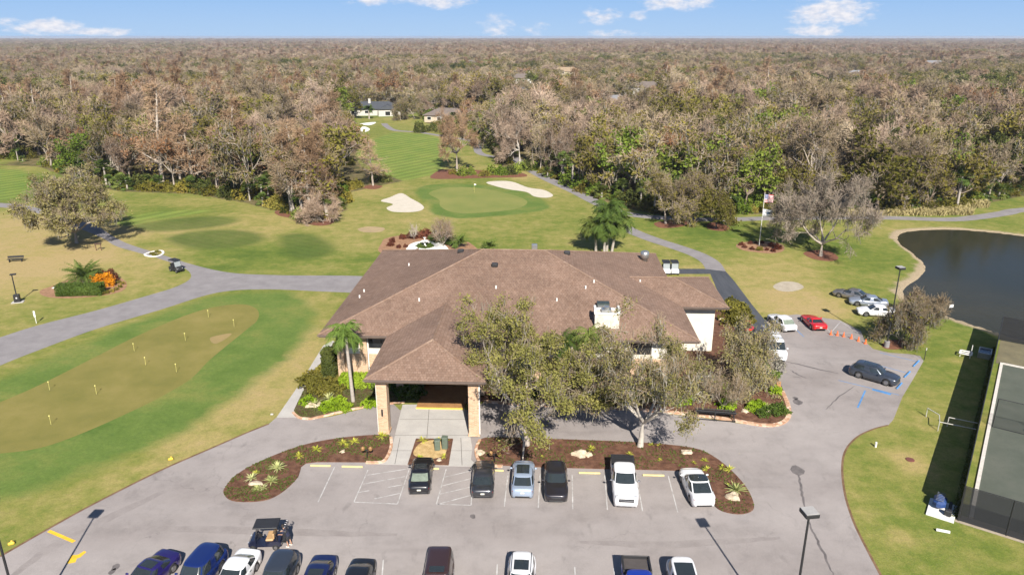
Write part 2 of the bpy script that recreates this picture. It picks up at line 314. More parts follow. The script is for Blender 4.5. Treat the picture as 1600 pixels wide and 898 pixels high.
# ---- mown turf and sand
def turf(name, stops, stripe=None, rot=0, amt=.1, w_=3.2, scale=.3):
    m, t, b = newmat(name); b.inputs['Roughness'].default_value = .95; b.inputs['Specular IOR Level'].default_value = .12
    c = ramp(t, noise(t, scale, 6, .68), stops)
    c = mixc(t, 1.0, c, ramp(t, noise(t, 11, 3, .75), [(.25, (.86,)*3), (.75, (1.14,)*3)]), 'MULTIPLY')
    if stripe:
        tcx = nd(t, 'ShaderNodeTexCoord'); mp = nd(t, 'ShaderNodeMapping'); mp.inputs['Rotation'].default_value = (0, 0, rot); t.links.new(tcx.outputs['Object'], mp.inputs[0])
        wv = nd(t, 'ShaderNodeTexWave', Scale=1/w_, Distortion=.6, Detail=1); wv.wave_profile = 'SIN'; t.links.new(mp.outputs[0], wv.inputs[0])
        c = mixc(t, 1.0, c, ramp(t, wv.outputs['Fac'], [(.35, (1-amt,)*3), (.65, (1+amt,)*3)]), 'MULTIPLY')
    t.links.new(c, b.inputs['Base Color']); return m
M_GREEN = turf('putting_surface', [(.3, (.132, .128, .034)), (.5, (.168, .150, .043)), (.7, (.210, .176, .058))], scale=.16)
M_GREEN2 = turf('far_green_surface', [(.3, (.14, .17, .045)), (.7, (.20, .20, .062))], scale=.15)
M_COLLAR = turf('collar_turf', [(.3, (.050, .105, .020)), (.5, (.075, .13, .028)), (.72, (.135, .165, .042))], scale=.13)
M_TEE = turf('tee_turf', [(.3, (.045, .088, .018)), (.7, (.09, .135, .03))], True, R(75), .12, 1.7)
M_FAIR = turf('fairway_turf', [(.3, (.085, .17, .030)), (.7, (.16, .21, .045))], True, R(58), .12, 3.2, .1)
M_SAND = two('bunker_sand', [(.3, (.44, .40, .33)), (.7, (.52, .47, .40))], .8, fine=(14, .08))
M_WSAND = two('white_sand', [(.3, (.62, .60, .55)), (.7, (.72, .70, .66))], .8, fine=(14, .08))
PG_IN = S([(-100, 668), (-40, 645), (0, 628), (60, 602), (150, 557), (220, 522), (300, 489), (350, 477), (385, 476), (403, 485), (402, 500), (385, 515), (330, 560), (300, 590), (260, 615), (200, 645), (120, 680), (60, 700), (0, 708), (-60, 712), (-110, 700)])
sheet('practice_putting_green', PG_IN, .008, M_GREEN)
sheet('dry_turf_patch', S([(328, 528), (345, 523), (362, 521), (350, 531), (335, 537)]), .012, turf('dry_turf', [(.3, (.22, .17, .075)), (.7, (.27, .20, .09))]))
sheet('golf_green', S([(670, 302), (695, 294), (740, 293), (795, 303), (824, 315), (803, 327), (740, 333), (705, 331), (688, 322), (686, 312)]), .008, M_GREEN2)
for nm, p, mm in [('sand_bunker', [(595, 314), (610, 308), (627, 302), (642, 310), (658, 319), (662, 326), (648, 331), (615, 331), (604, 325), (614, 319)], M_SAND), ('sand_bunker', [(760, 286), (775, 283), (800, 284), (825, 293), (850, 297), (864, 305), (855, 309), (835, 307), (822, 300), (790, 295)], M_SAND),
              ('sand_bunker', [(562, 194), (572, 192), (587, 191), (584, 194), (575, 196)], M_WSAND), ('sand_bunker', [(560, 200), (570, 198), (578, 202), (572, 206), (562, 205)], M_WSAND), ('sand_bunker', [(545, 197), (553, 193), (557, 200), (550, 207)], M_WSAND),
              ('bare_sand_patch', [(559, 358), (575, 354), (600, 356), (595, 362), (570, 363)], two('bare_sand', [(.3, (.25, .19, .11)), (.7, (.36, .27, .15))], .6, fine=(9, .12))),
              ('white_sand_circle', [(634, 392), (640, 382), (655, 377), (672, 376), (690, 380), (700, 388), (700, 397), (640, 398)], M_WSAND),
              ('limestone_patch', [(1208, 447), (1222, 440), (1244, 441), (1256, 449), (1238, 455), (1218, 454)], two('limestone', [(.3, (.28, .24, .18)), (.7, (.40, .35, .28))], .8, fine=(9, .12))),]:
    sheet(nm, S(p), .012 if 'sand' in nm else .004, mm)
# ---- paths and asphalt
M_CONC = two('path_concrete', [(.3, (.175, .162, .165)), (.7, (.235, .220, .222))], .5, fine=(12, .10), bmp=(30, .2, .01))
M_CONC2 = two('plaza_concrete', [(.25, (.32, .305, .285)), (.5, (.37, .352, .33)), (.75, (.42, .40, .372))], .6, fine=(12, .08), bmp=(30, .2, .01))
LW = R(-2.5)
m, t, b = newmat('old_asphalt'); b.inputs['Roughness'].default_value = .88; b.inputs['Specular IOR Level'].default_value = .25
c = ramp(t, noise(t, .09, 5, .6, stretch=(.45, 1, 1)), [(.3, (.215, .190, .180)), (.5, (.262, .236, .226)), (.72, (.305, .277, .265))])
c = mixc(t, 1.0, c, ramp(t, noise(t, .35, 7, .72), [(.28, (.80,)*3), (.5, (1,)*3), (.72, (1.09,)*3)]), 'MULTIPLY')
c = mixc(t, 1.0, c, ramp(t, noise(t, 22, 3, .8), [(.2, (.80,)*3), (.8, (1.2,)*3)]), 'MULTIPLY')
# worn tracks and spots of oil
c = mixc(t, maprange(t, noise(t, .22, 3, .5, stretch=(.18, 1.6, 1), rot=R(6)), .62, .74, 0, .35), c, (.13, .115, .11))
c = mixc(t, maprange(t, noise(t, .8, 4, .6, stretch=(1.2, .5, 1)), .62, .76, 0, .45), c, (.11, .10, .095))
vo = nd(t, 'ShaderNodeTexVoronoi', Scale=.11); vo.feature = 'DISTANCE_TO_EDGE'
tcv = nd(t, 'ShaderNodeTexCoord'); nv = nd(t, 'ShaderNodeTexNoise', Scale=.5, Detail=4); t.links.new(tcv.outputs['Object'], nv.inputs[0])
va = nd(t, 'ShaderNodeVectorMath'); va.operation = 'MULTIPLY_ADD'; t.links.new(nv.outputs['Color'], va.inputs[0]); va.inputs[1].default_value = (4, 4, 0); t.links.new(tcv.outputs['Object'], va.inputs[2]); t.links.new(va.outputs[0], vo.inputs['Vector'])
c = mixc(t, mth(t, 'MULTIPLY', maprange(t, vo.outputs['Distance'], 0, .005, .4, 0), maprange(t, noise(t, .06, 2), .5, .6)), c, (.09, .08, .075))
t.links.new(c, b.inputs['Base Color']); bump(t, b, noise(t, 40, 3), .25, .01); M_ASPH = m
M_DARKA = two('new_asphalt', [(.3, (.045, .050, .060)), (.7, (.075, .080, .092))], .5, stretch=(2.5, .3, 1), fine=(15, .12), rot=R(20))
LOT = [(-10, 880), (0, 869), (75, 826), (150, 785), (250, 735), (330, 700), (385, 676), (420, 662), (432, 652), (456, 652), (470, 652), (480, 656), (520, 650), (560, 640), (612, 628), (624, 640), (740, 640), (756, 628), (850, 634), (1000, 642), (1095, 652), (1160, 662), (1212, 666), (1232, 655), (1234, 638), (1222, 610), (1207, 590), (1192, 560), (1165, 520), (1160, 512),
       (1195, 500), (1215, 494), (1245, 491), (1290, 497), (1312, 500), (1345, 517), (1352, 533), (1364, 545), (1390, 551), (1420, 553), (1438, 556), (1443, 564), (1428, 590), (1410, 620), (1396, 655), (1388, 664), (1365, 670), (1340, 682), (1322, 702), (1316, 728), (1320, 770), (1334, 815), (1356, 860), (1380, 905), (1410, 960), (1450, 1090)]
LOTP = world(LOT)+[Vector((30, 12)), Vector((-40, 12)), G(-260, 1010).xy]
sheet('parking_lot', LOTP, .014, M_ASPH)
# earth edging strip along the lawn by the drive
M_EDGE = two('bare_soil_edge', [(.3, (.10, .055, .03)), (.7, (.19, .12, .07))], 1.2, fine=(10, .15))
ribbon('soil_edge', spline(world([(0, 869), (75, 826), (150, 785), (250, 735), (330, 700), (385, 676), (420, 662)]), False), .22, .018, M_EDGE)
ribbon('soil_edge', spline(world([(1388, 664), (1365, 670), (1340, 682), (1322, 702), (1316, 728), (1320, 770), (1334, 815), (1356, 860), (1380, 905), (1410, 960)]), False), .18, .018, M_EDGE)
sheet('cart_path', spline(world([(-60, 548), (0, 527), (60, 508), (150, 485), (230, 462), (275, 448), (298, 434), (290, 420), (255, 406), (210, 393), (180, 384), (158, 371), (110, 352), (50, 331), (0, 324), (-60, 322)]), False)+spline(world([(-60, 316), (0, 317), (50, 323), (110, 341), (150, 353), (178, 370), (203, 382), (250, 397), (300, 413), (360, 426), (440, 430), (585, 433), (585, 456), (520, 456), (420, 452), (340, 457), (250, 484), (150, 514), (60, 547), (0, 571), (-60, 600)]), False), .010, M_CONC)
ribbon('cart_path', spline(world([(803, 246), (818, 258), (850, 277), (900, 300), (942, 321), (985, 335), (1050, 341), (1120, 343), (1220, 341), (1370, 340), (1480, 343), (1530, 339), (1570, 333), (1610, 327), (1800, 316)]), False), 3.2, .010, M_CONC)
ribbon('cart_path', spline(world([(950, 326), (962, 345), (985, 360), (1020, 374), (1060, 387), (1090, 398), (1110, 410), (1119, 424)]), False), 3.0, .014, M_CONC)
ribbon('cart_path', spline(world([(800, 247), (765, 244), (748, 238), (745, 227), (735, 220), (700, 214), (655, 207), (618, 204), (605, 198), (600, 193)]), False), 2.6, .010, M_CONC)
sheet('service_drive', world([(1046, 420), (1100, 420), (1134, 424), (1148, 440), (1175, 476), (1200, 506), (1216, 532), (1160, 532), (1140, 500), (1110, 428), (1046, 428)]), .018, M_DARKA)
sheet('side_walk', world([(432, 652), (470, 597), (505, 540), (520, 532), (527, 536), (513, 560), (490, 590), (472, 625), (460, 640), (470, 652)]), .022, M_CONC2, h=.02)
# concrete plaza under the porte cochere
sheet('plaza', world([(629, 632), (725, 632), (733, 672), (738, 700), (736, 718), (748, 729), (590, 725), (606, 712), (615, 690), (619, 672)]), .03, M_CONC2, h=.03)
M_JOINT = simple('joint', (.12, .11, .10), .9)
for a, c2 in [((624, 655), (731, 655)), ((617, 680), (734, 680)), ((671, 632), (667, 684)), ((606, 704), (644, 704)), ((704, 704), (737, 704)), ((625, 684), (617, 725)), ((720, 684), (722, 727))]:
    ribbon('slab_joint', world([a, c2]), .05, .034, M_JOINT)
# ---- painted markings
M_PAINT = two('white_paint', [(.35, (.25, .235, .225)), (.5, (.38, .37, .36)), (.7, (.52, .51, .50))], 1.5, fine=(20, .15))
M_YEL = two('yellow_paint', [(.35, (.55, .33, .03)), (.6, (.70, .42, .03))], 2.5)
M_BLUE = two('blue_paint', [(.35, (.06, .16, .34)), (.6, (.09, .24, .48))], 1.5, fine=(20, .15))
def line(a, b_, wd=.085, mm=None, z=.0185, nm='painted_line'): ribbon(nm, world([a, b_]), wd, z, mm or M_PAINT)
for a, c2 in [((523, 729), (497, 784)), ((575, 734), (553, 784)), ((640, 731), (621, 787)), ((553, 784), (621, 787)), ((574, 742), (638, 732)), ((567, 756), (633, 744)), ((606, 761), (629, 757)), ((560, 769), (577, 766)), ((585, 779), (626, 770)),
              ((697, 733), (682, 787)), ((682, 787), (736, 789)), ((695, 745), (737, 735)), ((690, 759), (737, 747)), ((686, 772), (737, 760)), ((682, 788), (737, 773)), ((740, 735), (736, 789)), ((794, 738), (788, 791)), ((844, 740), (841, 793)), ((894, 741), (895, 795)),
              ((945, 742), (949, 796)), ((994, 741), (1004, 798)), ((1044, 743), (1059, 800)), ((599, 874), (597, 900)), ((777, 881), (776, 905)), ((898, 885), (899, 905)), ((959, 887), (961, 905)), ((1312, 504), (1298, 520)), ((1286, 508), (1300, 521)), ((1345, 519), (1298, 521)), ((1340, 519), (1312, 502))]: line(a, c2)
line((76, 829), (116, 846), .28, M_YEL); 
ar = world([(104, 880), (112, 867), (122, 866), (132, 860), (135, 862), (126, 870), (120, 872), (118, 878), (108, 880)]); sheet('painted_arrow', ar, .0185, M_YEL)
for a, c2, wd in [((1342, 562), (1415, 582), .1), ((1310, 594), (1405, 617), .1), ((1363, 608), (1392, 616), .45), ((1352, 610), (1340, 637), .16), ((1240, 511), (1256, 526), .1), ((1375, 551), (1438, 566), .1)]: line(a, c2, wd, M_BLUE)
M_STREAK = two('worn_track', [(.35, (.205, .182, .174)), (.6, (.245, .220, .210))], .8, fine=(20, .15))
# crack sealer and oil
M_SEAL = two('crack_sealer', [(.4, (.10, .09, .09)), (.6, (.145, .13, .127))], 1.5)
for nm, p, w0 in [('asphalt_seam', [(1228, 565), (1252, 570), (1280, 577), (1310, 583)], .3), ('asphalt_seam', [(1236, 578), (1246, 585), (1260, 591)], .25), ('asphalt_seam', [(1238, 588), (1252, 590)], .12), ('asphalt_seam', [(1257, 800), (1275, 840), (1290, 870), (1303, 900)], .2), ('oil_stain', [(1247, 735), (1252, 765), (1257, 795)], .22),
                  ('tyre_track', [(-20, 935), (60, 868), (120, 835), (170, 808), (230, 780), (300, 745)], 1.0), ('tyre_track', [(190, 822), (280, 826), (400, 829), (520, 833), (620, 835)], .9), ('tyre_track', [(900, 846), (1050, 850), (1220, 840)], .8), 
                  ('asphalt_seam', [(1336, 603), (1310, 620), (1290, 640)], .14), ('asphalt_seam', [(660, 905), (680, 880), (700, 862)], .07)]:
    sw = spline(world(p), False, 8); rr = random.Random(len(p)+int(p[0][0])); ribbon(nm, [q+Vector((rr.uniform(-.06, .06), rr.uniform(-.06, .06))) for q in sw], lambda t, w0=w0: w0*(.25+.75*math.sin(math.pi*min(max(t, .03), .97))), .016, M_STREAK if nm == 'tyre_track' else M_SEAL)
for px, py, r in [(1247, 735, .6), (1247, 628, .5), (1243, 622, .3), (181, 885, .3), (175, 893, .25), (739, 806, .25)]:
    c0 = G(px, py); rr = random.Random(px); sheet('oil_stain', [Vector((c0.x+math.cos(a*.7)*r*rr.uniform(.6, 1.1), c0.y+math.sin(a*.7)*r*1.5*rr.uniform(.6, 1.1))) for a in range(9)], .0165, M_STREAK if r > .8 else M_SEAL)
# ---- planting beds with kerbs
M_MULCH = two('bark_mulch', [(.3, (.062, .029, .018)), (.5, (.115, .056, .035)), (.72, (.175, .093, .058))], 1.8, 7, fine=(16, .35), bmp=(10, .8, .08))
M_MULCHG = two('weedy_mulch', [(.3, (.06, .032, .018)), (.5, (.085, .065, .03)), (.7, (.10, .11, .035))], 1.0, 7, fine=(14, .3), bmp=(10, .8, .08))
M_ORMULCH = two('pale_bark_mulch', [(.3, (.20, .11, .06)), (.7, (.34, .20, .12))], 1.5, 7, fine=(14, .25), bmp=(10, .8, .08))
M_REDM = two('red_mulch', [(.3, (.12, .05, .03)), (.7, (.20, .09, .055))], 1.5, 7, fine=(14, .25), bmp=(10, .8, .08))
m, t, b = newmat('brick_kerb'); vo = nd(t, 'ShaderNodeTexVoronoi', Scale=3.2); tcx = nd(t, 'ShaderNodeTexCoord'); t.links.new(tcx.outputs['Object'], vo.inputs['Vector'])
sc_ = nd(t, 'ShaderNodeSeparateColor'); t.links.new(vo.outputs['Color'], sc_.inputs[0]); t.links.new(ramp(t, sc_.outputs[0], [(.2, (.36, .20, .12)), (.6, (.50, .33, .22)), (.9, (.58, .43, .33))]), b.inputs['Base Color']); b.inputs['Roughness'].default_value = .9; M_KERB = m
BEDS = {
 'left_island': [(350, 772), (352, 762), (370, 742), (410, 720), (470, 697), (530, 685), (590, 680), (611, 683), (611, 700), (603, 717), (592, 722), (540, 722), (478, 724), (466, 745), (445, 766), (420, 780), (390, 784), (362, 782)],
 'right_island': [(746, 716), (744, 700), (750, 688), (770, 684), (850, 686), (1000, 692), (1080, 700), (1112, 712), (1142, 735), (1166, 762), (1177, 785), (1176, 797), (1160, 803), (1137, 801), (1118, 792), (1108, 770), (1092, 744), (1070, 736), (960, 733), (850, 730), (780, 727), (755, 726)],
 'left_front': [(460, 643), (462, 636), (474, 612), (497, 574), (517, 545), (524, 535), (560, 542), (632, 590), (632, 628), (600, 631), (560, 637), (520, 646), (486, 654), (470, 652)],
 'right_front': [(722, 628), (722, 590), (900, 560), (1070, 540), (1180, 545), (1208, 580), (1222, 606), (1231, 632), (1232, 650), (1220, 661), (1195, 664), (1150, 657), (1090, 648), (1000, 640), (850, 633), (756, 627)]}
sheet('mulch_bed', S(BEDS['left_island'], 3), .10, M_MULCH, h=.1)
sheet('mulch_bed', S(BEDS['right_island'], 3), .10, M_MULCH, h=.1)
sheet('mulch_bed', S(BEDS['left_front'], 3), .10, M_MULCHG, h=.1)
sheet('mulch_bed', S(BEDS['right_front'], 3), .10, M_MULCH, h=.1)
sheet('mulch_bed', world([(650, 686), (708, 686), (701, 727), (637, 726)]), .10, M_MULCH, h=.1)
sheet('gravel_patch', S([(650, 700), (662, 691), (685, 689), (697, 698), (694, 712), (670, 718), (647, 712)]), .112, two('golden_gravel', [(.3, (.30, .20, .08)), (.7, (.52, .38, .19))], 2, fine=(12, .3), bmp=(12, .6, .05)), h=.012)
sheet('mulch_bed', S([(597, 396), (597, 378), (604, 372), (625, 368), (665, 367), (710, 370), (735, 380), (745, 396), (680, 399)]), .008, M_ORMULCH)
sheet('mulch_bed', S([(1150, 383), (1165, 378), (1195, 377), (1222, 382), (1224, 392), (1205, 396), (1180, 394), (1158, 390)]), .012, M_ORMULCH)
sheet('mulch_bed', S([(1255, 396), (1270, 391), (1295, 392), (1310, 402), (1300, 408), (1272, 405)]), .012, M_REDM)
sheet('mulch_bed', S([(1022, 349), (1040, 345), (1065, 344), (1078, 349), (1060, 355), (1032, 356)]), .012, M_REDM)
sheet('mulch_bed', S([(1105, 350), (1120, 347), (1140, 356), (1130, 361), (1108, 358)]), .012, M_REDM)
sheet('mulch_bed', S([(1378, 538), (1390, 531), (1412, 532), (1418, 541), (1400, 546), (1382, 544)]), .020, M_REDM)
sheet('mulch_bed', S([(62, 455), (80, 447), (130, 430), (180, 432), (198, 442), (190, 455), (150, 463), (100, 466), (70, 463)]), .012, M_ORMULCH)
sheet('mulch_bed', S([(430, 330), (455, 325), (500, 333), (522, 343), (515, 351), (490, 352), (460, 342), (436, 337)]), .012, M_REDM)
sheet('mulch_bed', S([(565, 293), (580, 289), (598, 291), (585, 296)]), .012, M_REDM)
sheet('mulch_bed', S([(672, 277), (685, 267), (702, 265), (800, 268), (822, 276), (760, 278), (690, 280)]), .012, M_REDM)
def kerb(p, w_=.3): ribbon('brick_kerb', spline(world(p), False, 6), w_, .15, M_KERB, th=.16)
sheet('mulch_bed', world([(1095, 470), (1131, 472), (1163, 530), (1125, 545), (1080, 535)]), .014, M_MULCH)
kerb([(486, 655), (520, 647), (560, 638), (600, 632), (632, 629)], .22); kerb([(458, 645), (468, 653), (486, 655)], .22)
kerb([(756, 628), (850, 634), (1000, 641), (1090, 649), (1150, 658), (1195, 665), (1220, 662), (1232, 651), (1231, 634), (1222, 612)], .42)
kerb([(611, 684), (611, 700), (603, 718), (592, 723), (572, 723)], .26); kerb([(750, 688), (744, 702), (746, 717), (757, 727), (785, 729)], .26)
# ============================================================ CLUBHOUSE
A0 = G(497, 523, 6.0); ORG = Vector((A0.x, A0.y, 0))
cb, sb = math.cos(LW), math.sin(LW)
def B(u, v, z=0.0): return Vector((ORG.x+u*cb-v*sb, ORG.y+u*sb+v*cb, z))   # u to the right along the front eave, v back
Mb = Matrix.Translation(ORG) @ Matrix.Rotation(LW, 4, 'Z')
# roof tiles: courses up the slope from UVs
def tile_mat(name, cols, mort, scale=1.0):
    m, t, b = newmat(name); b.inputs['Roughness'].default_value = .85; b.inputs['Specular IOR Level'].default_value = .25
    uv = nd(t, 'ShaderNodeUVMap'); br = nd(t, 'ShaderNodeTexBrick', Scale=1.0/scale); br.inputs['Brick Width'].default_value = .31; br.inputs['Row Height'].default_value = .33; br.inputs['Mortar Size'].default_value = .022; br.inputs['Mortar Smooth'].default_value = .3; br.inputs['Bias'].default_value = 0
    # tiles wander a little from course to course
    nn = nd(t, 'ShaderNodeTexNoise', Scale=.9, Detail=2); t.links.new(uv.outputs[0], nn.inputs[0]); va = nd(t, 'ShaderNodeVectorMath'); va.operation = 'MULTIPLY_ADD'; t.links.new(nn.outputs['Color'], va.inputs[0]); va.inputs[1].default_value = (.5, .12, 0); t.links.new(uv.outputs[0], va.inputs[2]); t.links.new(va.outputs[0], br.inputs[0])
    br.inputs['Color1'].default_value = (*cols[0], 1); br.inputs['Color2'].default_value = (*cols[1], 1); br.inputs['Mortar'].default_value = (*mort, 1)
    c = mixc(t, 1.0, br.outputs[0], ramp(t, noise(t, .25, 6, .7), [(.3, (.82,)*3), (.7, (1.15,)*3)]), 'MULTIPLY')
    mpv = nd(t, 'ShaderNodeMapping'); mpv.inputs['Scale'].default_value = (1, .38, 1); t.links.new(uv.outputs[0], mpv.inputs[0]); wn_ = nd(t, 'ShaderNodeTexNoise', Scale=3.0, Detail=4, Roughness=.7, Distortion=.8); t.links.new(mpv.outputs[0], wn_.inputs[0])
    c = mixc(t, 1.0, c, ramp(t, wn_.outputs[0], [(.32, (.84,)*3), (.5, (.99,)*3), (.68, (1.13,)*3)]), 'MULTIPLY')
    c = mixc(t, 1.0, c, ramp(t, noise(t, .10, 4, .6, stretch=(1, .4, 1)), [(.35, (.90, .89, .88)), (.65, (1.07,)*3)]), 'MULTIPLY')
    t.links.new(c, b.inputs['Base Color']); bump(t, b, wn_.outputs[0], .5, .05); return m
M_TILE = tile_mat('roof_tiles', ((.166, .106, .077), (.214, .144, .108)), (.124, .078, .057))
M_RIDGE = two('ridge_tile', [(.35, (.16, .10, .07)), (.6, (.20, .138, .104)), (.78, (.32, .24, .185))], 1.4, rough=.85)
M_FASC = simple('fascia', (.12, .085, .065), .6); M_SOFF = simple('soffit', (.30, .27, .24), .8)
m, t, b = newmat('tan_brick'); tcx = nd(t, 'ShaderNodeTexCoord'); br = nd(t, 'ShaderNodeTexBrick', Scale=1.0)
mp = nd(t, 'ShaderNodeMapping'); mp.inputs['Rotation'].default_value = (R(90), 0, 0); geo = nd(t, 'ShaderNodeSeparateXYZ'); t.links.new(tcx.outputs['Object'], geo.inputs[0]); cm = nd(t, 'ShaderNodeCombineXYZ'); t.links.new(mth(t, 'ADD', geo.outputs[0], geo.outputs[1]), cm.inputs[0]); t.links.new(geo.outputs[2], cm.inputs[1]); t.links.new(cm.outputs[0], br.inputs[0])
br.inputs['Brick Width'].default_value = .30; br.inputs['Row Height'].default_value = .11; br.inputs['Mortar Size'].default_value = .012; br.inputs['Color1'].default_value = (.38, .215, .115, 1); br.inputs['Color2'].default_value = (.50, .33, .20, 1); br.inputs['Mortar'].default_value = (.42, .37, .30, 1)
t.links.new(br.outputs[0], b.inputs['Base Color']); b.inputs['Roughness'].default_value = .9; bump(t, b, br.outputs['Fac'], .4, -.01); M_BRICK = m
M_STUCCO = two('cream_stucco', [(.3, (.50, .47, .40)), (.7, (.60, .57, .50))], .7, bmp=(30, .2, .01)); M_WHITE = simple('white_trim', (.62, .61, .58), .6, vary=.05)
M_DARKGL = simple('dark_window_glass', (.012, .014, .016), .08, vary=.2, spec=.6); M_DKMET = simple('dark_metal', (.03, .03, .032), .5, .4); M_BLACK = simple('black_plastic', (.02, .02, .021), .5)
M_GALV = simple('galvanised_metal', (.42, .42, .41), .35, .8); M_DOORW = simple('brown_door', (.06, .03, .018), .5)
PT = .305; EZ = 6.0; WU, DV = 38.9, 31.5
club = empty('clubhouse', B(WU/2, DV/2, 0), LW, label='large single storey clubhouse with brown tiled hip roof and brick walls', cat='clubhouse')
def cp(o):  # keep the world position when parented to the clubhouse
    o.parent = club; o.matrix_parent_inverse = Matrix.LocRotScale(club.location, club.rotation_euler, None).inverted(); return o
def roof_piece(name, quads, thick=.22):
    """quads: lists of (u,v,z) with the first edge along the eave; gives UVs along the eave and up the slope"""
    vs = []; fs = []; uvs = []
    for q in quads:
        P = [B(*p) for p in q]; b0 = len(vs); vs += P; fs.append(tuple(range(b0, b0+len(P))))
        e = (P[1]-P[0]).normalized(); n_ = (P[1]-P[0]).cross(P[2]-P[0]).normalized(); s_ = n_.cross(e)
        if s_.z < 0: s_ = -s_
        uvs += [((p-B(0, 0)).dot(e), (p-P[0]).dot(s_)) for p in P]
    me = bpy.data.meshes.new(name); me.from_pydata(vs, [], fs); me.materials.append(M_TILE); ul = me.uv_layers.new(name='UVMap')
    for i, l in enumerate(me.loops): ul.data[i].uv = uvs[l.vertex_index]
    me.update(); o = bpy.data.objects.new(name, me); col.objects.link(o); return cp(o)
def hipz(d): return EZ+PT*d
RH = DV/2; rz = hipz(RH)
roof_piece('roof', [[(0, 0, EZ), (WU, 0, EZ), (WU-RH, RH, rz), (RH, RH, rz)], [(WU, 0, EZ), (WU, DV, EZ), (WU-RH, RH, rz)], [(WU, DV, EZ), (0, DV, EZ), (RH, RH, rz), (WU-RH, RH, rz)], [(0, DV, EZ), (0, 0, EZ), (RH, RH, rz)]])
PU0, PU1, PV0 = 7.15, 18.05, -10.15; PM = (PU0+PU1)/2; PHh = (PU1-PU0)/2; pz = hipz(PHh)
roof_piece('portico_roof', [[(PU0, PV0, EZ), (PU1, PV0, EZ), (PM, PV0+PHh, pz)], [(PU1, PV0, EZ), (PU1, 0, EZ), (PM, PHh, pz), (PM, PV0+PHh, pz)], [(PU0, 0, EZ), (PU0, PV0, EZ), (PM, PV0+PHh, pz), (PM, PHh, pz)]])
for q in [0]:
    Wv0, Wv1, Wu = 10.0, 21.0, WU+5.2; hh = (Wv1-Wv0)/2; wz = hipz(hh)
    roof_piece('wing_roof', [[(WU, Wv0, EZ), (Wu, Wv0, EZ), (Wu-hh, Wv0+hh, wz), (WU-hh, Wv0+hh, wz)], [(Wu, Wv0, EZ), (Wu, Wv1, EZ), (Wu-hh, Wv0+hh, wz)], [(Wu, Wv1, EZ), (WU, Wv1, EZ), (WU-hh, Wv0+hh, wz), (Wu-hh, Wv0+hh, wz)]])
def cap_line(a, b_, wd=.30, hgt=.10, seed=1):
    mb = MB()
    a, b_ = B(*a), B(*b_); L = (b_-a).length; n = int(L/.42); d = (b_-a)/n; rr = random.Random(seed)
    dn = d.normalized(); side = dn.cross(Vector((0, 0, 1))).normalized(); up = side.cross(dn)
    for i in range(n):
        p = a+d*i; q = p+d*1.04; w0, w1 = wd/2, wd/2*.86; lift = .035
        vs = [p-side*w0+up*.01, p+up*(hgt+lift), p+side*w0+up*.01, q-side*w1+up*.0, q+up*hgt, q+side*w1+up*0]
        if a.z < b_.z: vs = [p-side*w1, p+up*hgt, p+side*w1, q-side*w0+up*.01, q+up*(hgt+lift), q+side*w0+up*.01]
        mb.add(vs, [(0, 1, 4, 3), (1, 2, 5, 4), (0, 2, 1), (3, 4, 5)])
    cp(mb.build('ridge_tiles', M_RIDGE))
for i, (a, c2) in enumerate([((RH, RH, rz), (WU-RH, RH, rz)), ((0, 0, EZ), (RH, RH, rz)), ((WU, 0, EZ), (WU-RH, RH, rz)), ((0, DV, EZ), (RH, RH, rz)), ((WU, DV, EZ), (WU-RH, RH, rz)), ((PM, PV0+PHh, pz), (PM, PHh, pz)), ((PU0, PV0, EZ), (PM, PV0+PHh, pz)), ((PU1, PV0, EZ), (PM, PV0+PHh, pz)), ((WU-hh, Wv0+hh, wz), (Wu-hh, Wv0+hh, wz)), ((Wu, Wv0, EZ), (Wu-hh, Wv0+hh, wz)), ((Wu, Wv1, EZ), (Wu-hh, Wv0+hh, wz))]): cap_line(a, c2, seed=i)
mb = MB()
def bb(mb, u0, u1, v0, v1, z0, z1): mb.box(((u0+u1)/2, (v0+v1)/2, (z0+z1)/2), (u1-u0, v1-v0, z1-z0), M=Mb)
# fascia, gutter and soffit
for (u0, u1, v0, v1) in [(.02, WU-.02, .02, .14), (.02, .14, .14, DV-.02), (WU-.14, WU-.02, .14, DV-.02), (.02, WU-.02, DV-.14, DV-.02), (PU0+.02, PU1-.02, PV0+.02, PV0+.14), (PU0+.02, PU0+.14, PV0+.14, .0), (PU1-.14, PU1-.02, PV0+.14, .0), (WU, Wu-.02, Wv0+.02, Wv0+.14), (WU, Wu-.02, Wv1-.14, Wv1-.02), (Wu-.14, Wu-.02, Wv0+.14, Wv1-.14)]:
    bb(mb, u0, u1, v0, v1, EZ-.30, EZ-.005)
cp(mb.build('fascia', M_FASC)); mb = MB()
bb(mb, -.1, WU+.1, -.1, .018, EZ-.14, EZ-.03); bb(mb, PU0-.1, PU1+.1, PV0-.1, PV0+.018, EZ-.14, EZ-.03); bb(mb, WU, Wu+.1, Wv0-.1, Wv0+.018, EZ-.14, EZ-.03)
cp(mb.build('gutter', simple('gutter_metal', (.17, .13, .11), .4, .3)))
mb = MB(); bb(mb, .15, WU-.15, .15, DV-.15, EZ-.28, EZ-.20); bb(mb, PU0+.15, PU1-.15, PV0+.15, .0, EZ-.281, EZ-.201); bb(mb, WU, Wu-.15, Wv0+.15, Wv1-.15, EZ-.282, EZ-.202); cp(mb.build('soffit', M_SOFF))
